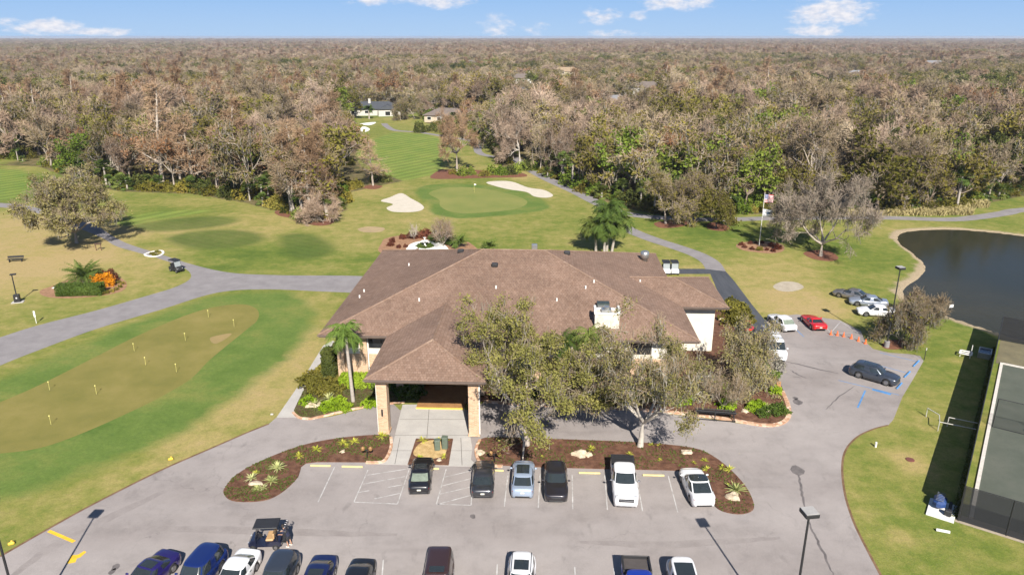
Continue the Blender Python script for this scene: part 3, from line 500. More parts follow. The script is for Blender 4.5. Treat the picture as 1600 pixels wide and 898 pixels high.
# walls: brick below, cream stucco above
W0 = 1.5
mb = MB(); mb2 = MB(); ZB = 3.3
def wall(u0, u1, v0, v1, zb=ZB): bb(mb, u0, u1, v0, v1, 0, zb); bb(mb2, u0+.04 if u1-u0 > v1-v0 else u0+.04, u1-.04, v0+.04, v1-.04, zb, EZ-.28)
wall(W0, 8.6, W0, W0+.3); wall(8.3, 8.6, W0+.3, 3.3); wall(8.3, 17.6, 3.3, 3.6); wall(17.3, 17.6, W0+.3, 3.3); wall(17.3, WU-W0, W0, W0+.3)
wall(W0, W0+.3, W0+.3, DV-W0); wall(WU-W0-.3, WU-W0, W0+.3, Wv0+1.2); wall(WU-W0-.3, WU-W0, Wv1-1.2, DV-W0); wall(W0, WU-W0, DV-W0, DV-W0+.3)
cp(mb.build('brick_wall', M_BRICK))
bb(mb2, WU-W0-.3, Wu-1.2, Wv0+1.2, Wv0+1.5, 0, EZ-.28); bb(mb2, Wu-1.5, Wu-1.2, Wv0+1.5, Wv1-1.2, 0, EZ-.28); bb(mb2, WU-W0-.3, Wu-1.2, Wv1-1.5, Wv1-1.2, 0, EZ-.28)
cp(mb2.build('stucco_wall', M_STUCCO))
for u0, u1, z0, z1 in [(2.6, 3.6, 4.1, 5.5), (4.9, 7.4, 4.1, 5.55), (19.2, 21.6, 3.9, 5.5), (23.4, 25.8, 3.9, 5.5), (27.2, 29.6, 3.9, 5.5), (32.0, 34.2, 3.9, 5.5), (19.4, 21.4, .5, 2.8), (23.6, 25.6, .5, 2.8)]:
    vv = W0+(.04 if z0 > ZB else 0)
    mb = MB(); bb(mb, u0-.1, u1+.1, vv-.06, vv-.003, z0-.1, z0); bb(mb, u0-.1, u1+.1, vv-.06, vv-.003, z1, z1+.1); bb(mb, u0-.1, u0, vv-.06, vv-.003, z0, z1); bb(mb, u1, u1+.1, vv-.06, vv-.003, z0, z1); bb(mb, (u0+u1)/2-.04, (u0+u1)/2+.04, vv-.05, vv-.003, z0, z1)
    f = cp(mb.build('window', M_DKMET)); mb = MB(); bb(mb, u0+.002, u1-.002, vv-.03, vv-.004, z0+.002, z1-.002); g = mb.build('pane', M_DARKGL); g.parent = f
for u in [W0-.06, 3.9, 8.2, 17.2, 22.3, 26.4, 30.4, 36.4]:
    mb = MB(); bb(mb, u, u+.75, W0-.32, W0-.003, 0, EZ-.30); cp(mb.build('brick_pier', M_BRICK))
for u in [4.72, 24.9, 34.4]:
    mb = MB(); mb.tube(B(u, W0-.12, .1), B(u, W0-.12, EZ-.3), .06, n=8); cp(mb.build('downpipe', M_WHITE))
# entry: recessed dark doors, brown tiled porch with a yellow nosing
mb = MB(); bb(mb, 10.2, 15.6, 3.2, 3.297, .12, 3.0); cp(mb.build('entry_glazing', M_DARKGL)); mb = MB()
for u in (10.2, 11.5, 12.85, 14.2, 15.5): bb(mb, u, u+.1, 3.1, 3.197, .12, 3.0)
bb(mb, 10.2, 15.6, 3.1, 3.195, 2.9, 3.1); cp(mb.build('door_frame', M_DOORW))
mb = MB(); bb(mb, 10.6, 15.4, -4.1, 3.1, .0, .14); cp(mb.build('entry_floor', two('porch_tile', [(.3, (.22, .11, .045)), (.7, (.32, .17, .07))], 1.0, fine=(6, .2))))
mb = MB(); bb(mb, 10.6, 15.4, -4.26, -4.103, .0, .15); cp(mb.build('step_nosing', simple('yellow_nosing', (.62, .42, .08), .7)))
# portico columns
for u, lab in [(PU0+.85, 'left'), (PU1-1.65, 'right')]:
    mb = MB(); bb(mb, u, u+.95, PV0+.7, PV0+1.65, .1, EZ-.30); bb(mb, u-.06, u+1.01, PV0+.64, PV0+1.71, .1, .35); c_ = cp(mb.build('portico_column', M_BRICK))
    mb = MB(); bb(mb, u+.93, u+1.05, PV0+.75, PV0+.87, .3, EZ-.3) if lab == 'right' else bb(mb, u-.05, u-.002, PV0+.75, PV0+.87, .3, EZ-.3); cp(mb.build('downpipe', M_WHITE))
    if lab == 'left':
        mb = MB(); bb(mb, u+.36, u+.52, PV0+.66, PV0+.698, 2.0, 2.7); cp(mb.build('wall_lantern', M_BLACK))
for u in (PU0+.85, PU1-1.65):
    mb = MB(); bb(mb, u+.1, u+.8, -1.2, -.5, .1, EZ-.30); cp(mb.build('portico_column', M_BRICK))
mb = MB(); bb(mb, PU0+.6, PU1-.6, PV0+.95, PV0+1.4, EZ-.62, EZ-.29); cp(mb.build('portico_beam', M_FASC))
# chimney with the mechanical unit on top
def on_roof(px, py, hz=None):
    z_ = 8.0
    for _ in range(30): q_ = Matrix.Rotation(-LW, 3, 'Z') @ (G(px, py, z_)-ORG); z_ = hipz(max(0, min(q_.y, DV-q_.y, q_.x, WU-q_.x)))
    return q_.x, q_.y
cu, cv = on_roof(948, 513); cv += .2
mb = MB(); bb(mb, cu-1.25, cu+1.25, cv-.2, cv+1.3, hipz(cv-.2)-.3, hipz(cv)+1.5); cp(mb.build('chimney', two('chimney_stucco', [(.35, (.42, .37, .30)), (.6, (.60, .56, .49))], 1.2)))
mb = MB(); zt = hipz(cv)+1.5
bb(mb, cu-1.33, cu+1.33, cv-.28, cv-.05, zt, zt+.16); bb(mb, cu-1.33, cu+1.33, cv+1.15, cv+1.38, zt, zt+.16); bb(mb, cu-1.33, cu-1.1, cv-.05, cv+1.15, zt, zt+.5); bb(mb, cu+1.1, cu+1.33, cv-.05, cv+1.15, zt, zt+.5); cp(mb.build('chimney_cap', M_WHITE))
mb = MB(); bb(mb, cu-.55, cu+.45, cv+.1, cv+.9, zt+.02, zt+.35); mb.tube(B(cu, cv+.5, zt+.3), B(cu, cv+.5, zt+.6), .3, n=12); cp(mb.build('exhaust_fan', M_GALV))
mb = MB(); bb(mb, cu-.85, cu+.45, cv+2.6, cv+3.4, hipz(cv+2.6)-.2, hipz(cv+3)+.75); cp(mb.build('roof_unit', simple('dark_green_metal', (.045, .06, .058), .5, .3)))
mb = MB(); bb(mb, cu-.8, cu+.4, cv+2.4, cv+2.59, hipz(cv+2.6), hipz(cv+3)+.55); cp(mb.build('roof_unit_grille', M_GALV))
for px, py, hz in [(720, 394, 10.4), (773, 403, 10.2), (886, 397, 10.2)]:
    u, v = on_roof(px, py, hz); z0 = hipz(min(v, DV-v, u, WU-u)); mb = MB(); mb.box((0, 0, .16), (.75, .65, .42), bev=.08, M=Matrix.Translation(B(u, v, z0)) @ Matrix.Rotation(LW, 4, 'Z')); cp(mb.build('roof_vent', M_BLACK))
u, v = RH+6.2, RH+1.5; z0 = hipz(DV-v); mb = MB(); mb.box((0, 0, .35), (.7, .7, .9), bev=.05, M=Matrix.Translation(B(u, v, z0))); cp(mb.build('roof_vent', M_GALV))
u, v = on_roof(1007, 407, 8.2); z0 = hipz(min(v, DV-v, WU-u)); mb = MB(); mb.lathe(tuple(B(u, v, z0)), [(.42, -.2), (.42, .35), (.55, .4), (.58, 1.2), (.3, 1.35)], 16); cp(mb.build('exhaust_cowl', M_GALV, smooth=True))
for px, py in [(639, 415), (562, 465), (569, 456), (775, 450), (928, 441), (1000, 441), (870, 470), (655, 470), (915, 450)]:
    u, v = on_roof(px, py, 8.3); z0 = hipz(min(v, DV-v, u, WU-u)); mb = MB(); mb.tube(B(u, v, z0-.1), B(u, v, z0+.32), .09, n=8); cp(mb.build('vent_pipe', M_WHITE))
# ============================================================ TREES AND PLANTS
def tubes(segs, nmax=6):
    """segs: (p0,p1,r0,r1,lvl) -> verts, faces"""
    V = []; Fs = []; base = 0
    for lv in sorted({s[4] for s in segs}):
        ss = [s for s in segs if s[4] == lv]; n = {0: nmax, 1: 5, 2: 4}.get(lv, 3)
        p0 = np.array([s[0] for s in ss]); p1 = np.array([s[1] for s in ss]); r0 = np.array([s[2] for s in ss]); r1 = np.array([s[3] for s in ss])
        d = p1-p0; d /= np.linalg.norm(d, axis=1)[:, None]+1e-9; a = np.where(np.abs(d[:, 2:3]) > .9, [[1., 0, 0]], [[0, 0, 1.]]); u = np.cross(d, a); u /= np.linalg.norm(u, axis=1)[:, None]; v = np.cross(d, u)
        an = np.arange(n)*2*np.pi/n; ring = u[:, None]*np.cos(an)[None, :, None]+v[:, None]*np.sin(an)[None, :, None]
        P = np.concatenate([p0[:, None]+ring*r0[:, None, None], p1[:, None]+ring*r1[:, None, None]], 1).reshape(-1, 3); V.append(P)
        k = np.arange(len(ss))[:, None, None]*2*n+base; i = np.arange(n)[None, :]; j = (i+1) % n
        f = np.stack([i+0*j, j, n+j, n+i], -1)+k; Fs.append(f.reshape(-1, 4)); base += len(P)
    return np.concatenate(V), np.concatenate(Fs)
def quads(C, U, W):
    """quads centred at C with half-axes U and W"""
    P = np.stack([C-U-W, C+U-W, C+U+W, C-U+W], 1).reshape(-1, 3); f = np.arange(len(P)).reshape(-1, 4); return P, f
def rdir(rng, n): v = rng.normal(size=(n, 3)); return v/np.linalg.norm(v, axis=1)[:, None]
def leafq(rng, C, s, up=.3):
    n = len(C); nr = rdir(rng, n)+np.array([0, 0, up]); nr /= np.linalg.norm(nr, axis=1)[:, None]; a = rdir(rng, n); u = np.cross(nr, a); u /= np.linalg.norm(u, axis=1)[:, None]+1e-9; v = np.cross(nr, u)
    s = s*rng.uniform(.6, 1.3, (n, 1)); return quads(C, u*s, v*s*.6)
def twigq(rng, P0, D, l, w):
    n = len(P0); a = rdir(rng, n); s = np.cross(D, a); s /= np.linalg.norm(s, axis=1)[:, None]+1e-9; L = l*rng.uniform(.5, 1.4, (n, 1)); return quads(P0+D*L/2, D*L/2, s*w/2)
def npmesh(name, parts, mats, smooth_first=False):
    V = []; Fc = []; MI = []; b = 0
    for (v, f), mi in parts:
        V.append(v); Fc.append(f+b); MI.append(np.full(len(f), mi)); b += len(v)
    V = np.concatenate(V).astype(np.float32); Fc = np.concatenate(Fc).astype(np.int32); MI = np.concatenate(MI).astype(np.int32)
    me = bpy.data.meshes.new(name); me.vertices.add(len(V)); me.vertices.foreach_set('co', V.ravel()); me.loops.add(Fc.size); me.loops.foreach_set('vertex_index', Fc.ravel())
    me.polygons.add(len(Fc)); me.polygons.foreach_set('loop_start', np.arange(0, Fc.size, 4, dtype=np.int32)); me.update(calc_edges=True)
    for q in mats: me.materials.append(q)
    me.polygons.foreach_set('material_index', MI); return me
def grow(rng, h, r, clear=.25, spread=1.0, nlimb=6, lv=3, lean=(0, 0), excur=False, up=.35, kids=(4, 4, 3), steps=4, crook=.25):
    segs = []; tips = []
    def br(p, d, L, rr, l):
        n = steps if l else steps+1; st = L/n
        for i in range(n):
            d2 = d+rng.normal(size=3)*crook*(.35 if l == 0 else 1)+np.array([0, 0, .10*up if l else .0]); d = d2/np.linalg.norm(d2); q = p+d*st; ra, rb = rr*(1-.75*i/n), rr*(1-.75*(i+1)/n)
            segs.append((p, q, ra, rb, l)); p = q
            if l >= lv: tips.append((q, d))
            elif l >= 1 and i >= 1 or (l == 0 and excur and p[2] > clear*h) or (l == 0 and not excur and i == n-1):
                kk = kids[min(l, 2)] if (l or excur) else nlimb
                for k in range(max(1, int(round(kk/(n-1) if l else (nlimb/3 if excur else kk))))):
                    a = rng.uniform(0, 2*np.pi); hor = np.array([np.cos(a), np.sin(a), 0])
                    if l == 0: e = rng.uniform(.15, 1.1) if not excur else rng.uniform(.1, .5); dd = hor*spread+np.array([0, 0, e])
                    else: dd = d*1.0+rdir(rng, 1)[0]*.95+np.array([0, 0, up*.5])
                    dd /= np.linalg.norm(dd)
                    if l == 0: LL = (h*(1-clear))*.62*(1.0 if not excur else max(.25, 1.15-p[2]/h)*.42*spread)*rng.uniform(.8, 1.15)
                    else: LL = L*rng.uniform(.45, .66)
                    br(p, dd, LL, rb*.72 if l or excur else rr*.55, l+1)
    d0 = np.array([lean[0], lean[1], 1.]); d0 /= np.linalg.norm(d0)
    br(np.zeros(3), d0, h*(clear if not excur else 1.0), r, 0)
    return segs, tips
def scale_tree(segs, tips, h, rad):
    P = np.array([s[1] for s in segs]); zt = P[:, 2].max(); c = P[:, :2]; rr = np.percentile(np.hypot(c[:, 0], c[:, 1]), 96)
    sz = h/zt; sx = rad/max(rr, .1)
    k = np.array([sx, sx, sz]); segs = [(s[0]*k, s[1]*k, s[2], s[3], s[4]) for s in segs]; tips = [(p*k, (lambda d: d/np.linalg.norm(d))(d*k)) for p, d in tips]
    return segs, tips
# materials: each tree shifts a little in hue; leaves vary in clumps
def leafmat(name, stops, rnd=.22, transl=.25, clump=.6, spread=1.0):
    m = bpy.data.materials.new(name); m.use_nodes = True; t = m.node_tree; t.nodes.remove(t.nodes['Principled BSDF']); out = t.nodes['Material Output']
    oi = nd(t, 'ShaderNodeObjectInfo'); n = noise(t, clump, 3, .6); n2 = noise(t, 6, 2, .7)
    f = mth(t, 'ADD', mth(t, 'MULTIPLY', n, .55), mth(t, 'ADD', mth(t, 'MULTIPLY', n2, .3), mth(t, 'MULTIPLY', oi.outputs['Random'], .28*spread)))
    c = ramp(t, f, stops)
    wn = nd(t, 'ShaderNodeTexWhiteNoise'); wn.noise_dimensions = '1D'; t.links.new(oi.outputs['Random'], wn.inputs['W'])
    br_ = maprange(t, wn.outputs[0], 0, 1, 1-rnd, 1+rnd); cx = t.nodes.new('ShaderNodeCombineColor')
    for i in range(3): t.links.new(br_, cx.inputs[i])
    c = mixc(t, 1.0, c, cx.outputs[0], 'MULTIPLY')
    d = nd(t, 'ShaderNodeBsdfDiffuse'); t.links.new(c, d.inputs[0])
    if transl:
        tr = nd(t, 'ShaderNodeBsdfTranslucent'); t.links.new(c, tr.inputs[0]); ms = t.nodes.new('ShaderNodeMixShader'); ms.inputs[0].default_value = transl; t.links.new(d.outputs[0], ms.inputs[1]); t.links.new(tr.outputs[0], ms.inputs[2]); t.links.new(ms.outputs[0], out.inputs[0])
    else: t.links.new(d.outputs[0], out.inputs[0])
    return m
L_TWIG = leafmat('bare_twigs', [(.3, (.130, .096, .058)), (.55, (.235, .182, .118)), (.8, (.39, .315, .225))], .32, 0)
L_RUST = leafmat('cypress_twigs', [(.3, (.165, .100, .058)), (.55, (.24, .155, .094)), (.8, (.34, .24, .155))], .2, 0)
L_PINK = leafmat('pinkish_twigs', [(.3, (.160, .108, .074)), (.55, (.255, .183, .130)), (.8, (.38, .29, .22))], .3, 0)
L_OLIVE = leafmat('oak_leaves', [(.3, (.065, .066, .015)), (.55, (.145, .135, .028)), (.8, (.25, .205, .05))], .3)
L_DARK = leafmat('evergreen_leaves', [(.3, (.045, .058, .016)), (.55, (.090, .102, .028)), (.8, (.155, .155, .045))], .35)
L_BRIGHT = leafmat('fresh_leaves', [(.32, (.075, .115, .016)), (.55, (.135, .19, .028)), (.8, (.23, .26, .05))], .22)
L_GOLD = leafmat('yellow_green_leaves', [(.3, (.10, .098, .018)), (.55, (.175, .155, .028)), (.8, (.27, .205, .045))], .2)
L_RED = leafmat('reddish_leaves', [(.32, (.15, .075, .035)), (.55, (.25, .125, .06)), (.8, (.36, .19, .10))], .2)
L_MOSS = leafmat('spanish_moss', [(.35, (.15, .14, .105)), (.6, (.23, .215, .17)), (.8, (.31, .29, .24))], .15)
L_PALM = leafmat('palm_leaves', [(.32, (.045, .075, .018)), (.55, (.085, .125, .028)), (.8, (.17, .19, .05))], .2)
L_HEDGE = leafmat('hedge_leaves', [(.32, (.045, .075, .016)), (.55, (.075, .115, .024)), (.8, (.12, .16, .035))], .1)
L_LIME = leafmat('lime_leaves', [(.32, (.12, .19, .012)), (.55, (.21, .31, .02)), (.8, (.32, .40, .05))], .1)
L_BURG = leafmat('burgundy_leaves', [(.32, (.075, .022, .016)), (.55, (.135, .045, .028)), (.8, (.20, .085, .05))], .15)
L_ORANGE = leafmat('orange_leaves', [(.32, (.38, .13, .01)), (.55, (.62, .26, .015)), (.8, (.72, .40, .03))], .1)
L_AGAVE = leafmat('variegated_blades', [(.32, (.24, .28, .09)), (.55, (.42, .44, .18)), (.8, (.58, .58, .30))], .1)
L_WEED = leafmat('ground_weeds', [(.32, (.045, .07, .015)), (.55, (.085, .105, .028)), (.8, (.14, .15, .05))], .1)
M_BARKG = two('grey_bark', [(.3, (.22, .185, .15)), (.7, (.38, .33, .28))], 1.4, stretch=(1, 1, .3)); M_BARKP = two('pale_bark', [(.3, (.30, .27, .23)), (.7, (.46, .42, .37))], 1.2, stretch=(1, 1, .3))
M_BARKB = two('brown_bark', [(.3, (.13, .10, .075)), (.7, (.22, .175, .135))], 1.4, stretch=(1, 1, .3)); M_PTRUNK = two('palm_trunk_bark', [(.3, (.24, .21, .18)), (.7, (.38, .34, .30))], 3, stretch=(.3, .3, 3))
def variant(seed, kind, h, rad, near=False, clear=None):
    rng = np.random.default_rng(seed); q = 1.0
    big = 4.0 if near else 1.0
    if kind == 'bare': a = dict(clear=.28, spread=.8, nlimb=6, lv=3, up=.5)
    elif kind == 'cypress': a = dict(clear=.22, spread=1.0, nlimb=9, lv=2, excur=True, up=.1, steps=8 if not near else 10, crook=.12)
    elif kind == 'vase': a = dict(clear=.10, spread=.9, nlimb=8, lv=3, up=.7, crook=.18)
    else: a = dict(clear=.22, spread=1.2, nlimb=6, lv=3, up=.35)
    if clear: a['clear'] = clear
    if near and kind != 'cypress': a['lv'] = 4 if near > 1 else 3; a['kids'] = (5, 5, 4)
    r = {'bare': .26, 'cypress': .27, 'vase': .14}.get(kind, .32)*(h/13)
    segs, tips = grow(rng, h, r, **a); segs, tips = scale_tree(segs, tips, h*.95, rad*.9)
    if len(tips) > 900*big: ix = rng.choice(len(tips), int(900*big), False); tips = [tips[i] for i in ix]
    TP = np.array([t[0] for t in tips]); TD = np.array([t[1] for t in tips]); 
    return rng, segs, TP, TD
def crown(rng, segs, TP, TD, spec, minz=0):
    """spec: list of (material, kind, number, size, width/sigma)"""
    parts = []; mats = []
    if minz: kz = TP[:, 2] > minz; TP, TD = TP[kz], TD[kz]
    for m_, kind, n, s, w_ in spec:
        ix = rng.integers(0, len(TP), n)
        if kind == 'twig':
            D = TD[ix]*.8+rdir(rng, n)*.75; D /= np.linalg.norm(D, axis=1)[:, None]; g = twigq(rng, TP[ix]+rng.normal(size=(n, 3))*.25, D, s, w_)
        elif kind == 'moss':
            D = np.tile([0, 0, -1.], (n, 1))+rng.normal(size=(n, 3))*.15; g = twigq(rng, TP[ix]+rng.normal(size=(n, 3))*.3, D, s, w_)
        else:
            k = rng.random(len(TP)) < .78
            if len(TP) > 1000: k &= (np.sin(TP[:, 0]*1.9+1)*np.sin(TP[:, 1]*2.1+2)+.7*np.sin(TP[:, 2]*2.4+TP[:, 0]*.7)) > -.35
            jj = np.flatnonzero(k) if k.any() else np.arange(len(TP)); ix = jj[rng.integers(0, len(jj), n)]
            g = leafq(rng, TP[ix]+rng.normal(size=(n, 3))*w_*np.array([1, 1, .7]), s)
        mats.append(m_); parts.append((g, len(mats)-1))
    return parts, mats
SPEC = {
 'bare': lambda q: [(L_TWIG, 'twig', int(2200*q), 1.0, .055), (L_OLIVE, 'leaf', int(160*q), .16, .4)],
 'pink': lambda q: [(L_PINK, 'twig', int(2400*q), .9, .055)],
 'rust': lambda q: [(L_RUST, 'twig', int(2300*q), .8, .055)],
 'oak': lambda q: [(L_OLIVE, 'leaf', int(2300*q), .19, .5), (L_TWIG, 'twig', int(900*q), .9, .05)],
 'mossy': lambda q: [(L_OLIVE, 'leaf', int(1000*q), .17, .4), (L_TWIG, 'twig', int(1500*q), .9, .055), (L_MOSS, 'moss', int(300*q), .9, .10)],
 'dark': lambda q: [(L_DARK, 'leaf', int(2900*q), .20, .5)],
 'bright': lambda q: [(L_BRIGHT, 'leaf', int(2300*q), .20, .5), (L_TWIG, 'twig', int(300*q), .8, .05)],
 'gold': lambda q: [(L_GOLD, 'leaf', int(1500*q), .17, .45), (L_TWIG, 'twig', int(1300*q), .9, .05)],
 'red': lambda q: [(L_RED, 'leaf', int(900*q), .17, .4), (L_RUST, 'twig', int(1300*q), .9, .055)]}
FORM = {'bare': 'bare', 'pink': 'bare', 'rust': 'cypress', 'oak': 'oak', 'mossy': 'oak', 'dark': 'oak', 'bright': 'oak', 'gold': 'oak', 'red': 'bare'}
BARK = {'bare': M_BARKG, 'pink': M_BARKG, 'rust': M_BARKG, 'oak': M_BARKB, 'mossy': M_BARKG, 'dark': M_BARKB, 'bright': M_BARKB, 'gold': M_BARKB, 'red': M_BARKG}
def make_tree(kind, seed, h, rad, q=1.0, near=0, form=None, bark=None, spec=None, minz=0, br=1.0, fine_min=.022, clear=None):
    """-> trunk mesh, crown mesh (twigs and fine branches), joined mesh"""
    rng, segs, TP, TD = variant(seed, form or FORM[kind], h, rad, near, clear)
    if minz: segs = [s for s in segs if s[4] <= 1 or (s[1][2] > minz*.8)]
    big = [s for s in segs if s[4] <= 1]; fine = [s for s in segs if s[4] > 1]
    if not near:
        mx_ = 420
        if len(fine) > mx_: ix = rng.choice(len(fine), mx_, False); fine = [fine[i] for i in ix]
        fine = [(a, b_, max(r0*1.3, .06), max(r1*1.2, .045), 3) for a, b_, r0, r1, l in fine]
    else: fine = [(a, b_, max(r0, .022), max(r1, .018), l) for a, b_, r0, r1, l in fine]
    cparts, cm = crown(rng, segs, TP, TD, spec or SPEC[kind](q), minz); bk = bark or BARK[kind]
    tr = npmesh(kind+'_trunk', [(tubes(big, 8 if near else 6), 0)], [bk])
    cr = npmesh(kind+'_crown', cparts+([(tubes(fine), len(cm))] if fine else []), cm+[bk])
    jn = None
    if not near: jn = npmesh(kind+'_tree', cparts+[(tubes(big+fine, 5), len(cm))], cm+[bk])
    return tr, cr, jn
NAMES = {'bare': ('bare_tree', 'leafless grey branched tree'), 'pink': ('bare_tree', 'leafless pinkish brown tree'), 'rust': ('cypress_tree', 'narrow rust brown bare cypress'), 'oak': ('oak_tree', 'olive green leafy oak'), 'mossy': ('oak_tree', 'half bare oak hung with grey moss'), 'dark': ('evergreen_tree', 'dark green rounded evergreen tree'),
         'bright': ('broadleaf_tree', 'bright green leafy tree'), 'gold': ('broadleaf_tree', 'sparse tree of yellow green leaves'), 'red': ('maple_tree', 'sparse reddish leaved tree')}
def put_tree(meshes, name, loc, rz, s, label, cat='tree', group=None, joined=False, sz=None):
    if joined:
        o = bpy.data.objects.new(name, meshes[2]); col.objects.link(o); o.location = loc; o.rotation_euler[2] = rz; o.scale = (s, s, sz or s); return tag(o, label, cat, group)
    e = bpy.data.objects.new(name, None); col.objects.link(e); e.location = loc; e.rotation_euler[2] = rz; e.scale = (s, s, sz or s); tag(e, label, cat, group)
    for nm, me in (('trunk', meshes[0]), ('crown', meshes[1])): o = bpy.data.objects.new(nm, me); col.objects.link(o); o.parent = e
    return e
# ---- shrub, palm, agave builders
def dome_pts(rng, n, rx, ry, rz, lump=.35):
    d = rdir(rng, n); d[:, 2] = np.abs(d[:, 2]); ph = rng.uniform(0, 6.28, 6)
    k = 1+lump*(np.sin(d[:, 0]*5+ph[0])*np.sin(d[:, 1]*5+ph[1])+.6*np.sin(d[:, 2]*7+ph[2]+d[:, 0]*4)); rr = rng.uniform(.62, 1.0, n)**.6*k
    return d*rr[:, None]*np.array([rx, ry, rz])
def shrub_mesh(name, seed, m_, rx, ry, rz, n, s, lump=.3, stems=True):
    rng = np.random.default_rng(seed); C = dome_pts(rng, n, rx, ry, rz, lump); C[:, 2] += .05
    segs = [(np.array([0, 0, 0.]), C[i]*.75, .03, .01, 3) for i in rng.integers(0, n, 14)]
    return npmesh(name, [(leafq(rng, C, s), 0), (tubes(segs), 1)], [m_, M_BARKB])
def hedge_mesh(name, seed, m_, lx, ly, lz, n, s):
    rng = np.random.default_rng(seed); C = rng.uniform(-1, 1, (n, 3)); f = rng.integers(0, 5, n)
    ax = np.array([0, 0, 1, 1, 2])[f]; sg = np.array([-1, 1, -1, 1, 1])[f]; C[np.arange(n), ax] = sg*rng.uniform(.88, 1.02, n)
    C = np.sign(C)*np.abs(C); C *= np.array([lx/2, ly/2, lz/2]); C[:, 2] += lz/2; C += rng.normal(size=C.shape)*.03
    core = MB().box((0, 0, lz*.45), (lx*.9, ly*.86, lz*.88)); cv = np.array([tuple(v) for v in core.v]); cf = np.array(core.f)
    return npmesh(name, [(leafq(rng, C, s), 0), ((cv, cf), 0)], [m_])
def agave_mesh(name, seed, m_, r, n=30, w_=.10):
    rng = np.random.default_rng(seed); V = []; Fc = []
    for i in range(n):
        a = rng.uniform(0, 6.28); el = rng.uniform(.15, 1.35); L = r*rng.uniform(.75, 1.1); d = np.array([np.cos(a)*np.cos(el), np.sin(a)*np.cos(el), np.sin(el)]); s = np.array([-np.sin(a), np.cos(a), 0]); b = len(V)
        for k, (t_, ww) in enumerate([(0, .7), (.35, 1), (.7, .7), (1, .08)]):
            p = d*L*t_-np.array([0, 0, .28*L*t_*t_]); p[2] = max(p[2], .02)+.03; V += [p-s*w_*ww*.5, p+s*w_*ww*.5]
        for k in range(3): Fc.append((b+2*k, b+2*k+1, b+2*k+3, b+2*k+2))
    return npmesh(name, [((np.array(V), np.array(Fc)), 0)], [m_])
def frond_parts(rng, n, L, droop, leaflet, w_, elev=(-.3, 1.3), base=(0, 0, 0), steps=9):
    V = []; Fc = []
    for i in range(n):
        a = rng.uniform(0, 6.28); el = rng.uniform(*elev); LL = L*rng.uniform(.8, 1.1); ca, sa = np.cos(a), np.sin(a); pts = []; p = np.array(base, float)
        for k in range(steps+1): pts.append(p.copy()); e = el-droop*(k/steps); p = p+np.array([ca*np.cos(e), sa*np.cos(e), np.sin(e)])*LL/steps
        side = np.array([-sa, ca, 0])
        for k in range(1, steps+1):
            t_ = k/steps; ll = leaflet*np.sin(np.pi*min(.12+t_*.86, 1))*1.05+.05; d = pts[k]-pts[k-1]; d /= np.linalg.norm(d)
            for j in (0, .5):
                q = pts[k-1]*(1-j)+pts[k]*j
                for sg in (-1, 1):
                    tip = q+side*sg*ll*.75+d*ll*.45+np.array([0, 0, -ll*rng.uniform(.25, .75)]); b = len(V); V += [q, q+d*w_, tip+d*w_*.3, tip]; Fc.append((b, b+1, b+2, b+3))
            b = len(V); V += [pts[k-1]-side*.03, pts[k-1]+side*.03, pts[k]+side*.02, pts[k]-side*.02]; Fc.append((b, b+1, b+2, b+3))
    return np.array(V), np.array(Fc)
def fan_parts(rng, n, L, fan, base=(0, 0, 0)):
    V = []; Fc = []
    for i in range(n):
        a = rng.uniform(0, 6.28); el = rng.uniform(-.7, 1.4); LL = L*rng.uniform(.6, 1); d = np.array([np.cos(a)*np.cos(el), np.sin(a)*np.cos(el), np.sin(el)]); c = np.array(base)+d*LL; side = np.array([-np.sin(a), np.cos(a), 0]); upv = np.cross(side, d)
        for k in range(7):
            th = (k-3)*.42; dd = d*np.cos(th)+side*np.sin(th); tip = c+dd*fan+np.array([0, 0, -fan*.25]); w_ = np.cross(dd, upv)*fan*.11; b = len(V); V += [c, c+dd*fan*.5-w_, tip, c+dd*fan*.5+w_]; Fc.append((b, b+1, b+2, b+3))
        b = len(V); V += [np.array(base)-side*.02, np.array(base)+side*.02, c+side*.015, c-side*.015]; Fc.append((b, b+1, b+2, b+3))
    return np.array(V), np.array(Fc)
def trunk_mesh(name, pts, rad, m_, n=10):
    segs = [(np.array(pts[i], float), np.array(pts[i+1], float), rad[i], rad[i+1], 0) for i in range(len(pts)-1)]
    return npmesh(name, [(tubes(segs, n), 0)], [m_])
def put_palm(name, loc, h, fr, label, lean=(0, 0), seed=1, m_=None, r=.17, cat='palm', group=None, n=26, droop=1.7, leaflet=.75, w_=.07, shaft=True, elev=(-.4, 1.3), trunks=1):
    rng = np.random.default_rng(seed); e = empty(name, loc, 0, label=label, cat=cat, group=group)
    for k in range(trunks):
        ln = np.array(lean)+(rng.normal(size=2)*.12 if trunks > 1 else 0); hh = h*(1-.16*k); off = np.array([0, 0]) if k == 0 else rng.normal(size=2)*.3
        top = np.array([off[0]+ln[0]*hh, off[1]+ln[1]*hh, hh]); pts = [(off[0], off[1], 0), (off[0]+ln[0]*hh*.3, off[1]+ln[1]*hh*.3, hh*.35), (off[0]+ln[0]*hh*.7, off[1]+ln[1]*hh*.7, hh*.72), tuple(top)]
        col.objects.link(o := bpy.data.objects.new('trunk', trunk_mesh('palm_trunk', pts, [r*1.25, r, r*.9, r*.8], M_PTRUNK))); o.parent = e
        parts = [(frond_parts(rng, n, fr, droop, leaflet, w_, elev, top), 0)]
        if shaft: parts.append((tubes([(top-np.array([0, 0, .1]), top+np.array([0, 0, .9]), r*.8, r*.4, 0)], 8), 0))
        col.objects.link(o := bpy.data.objects.new('crown', npmesh('palm_crown', parts, [m_ or L_PALM]))); o.parent = e
    return e
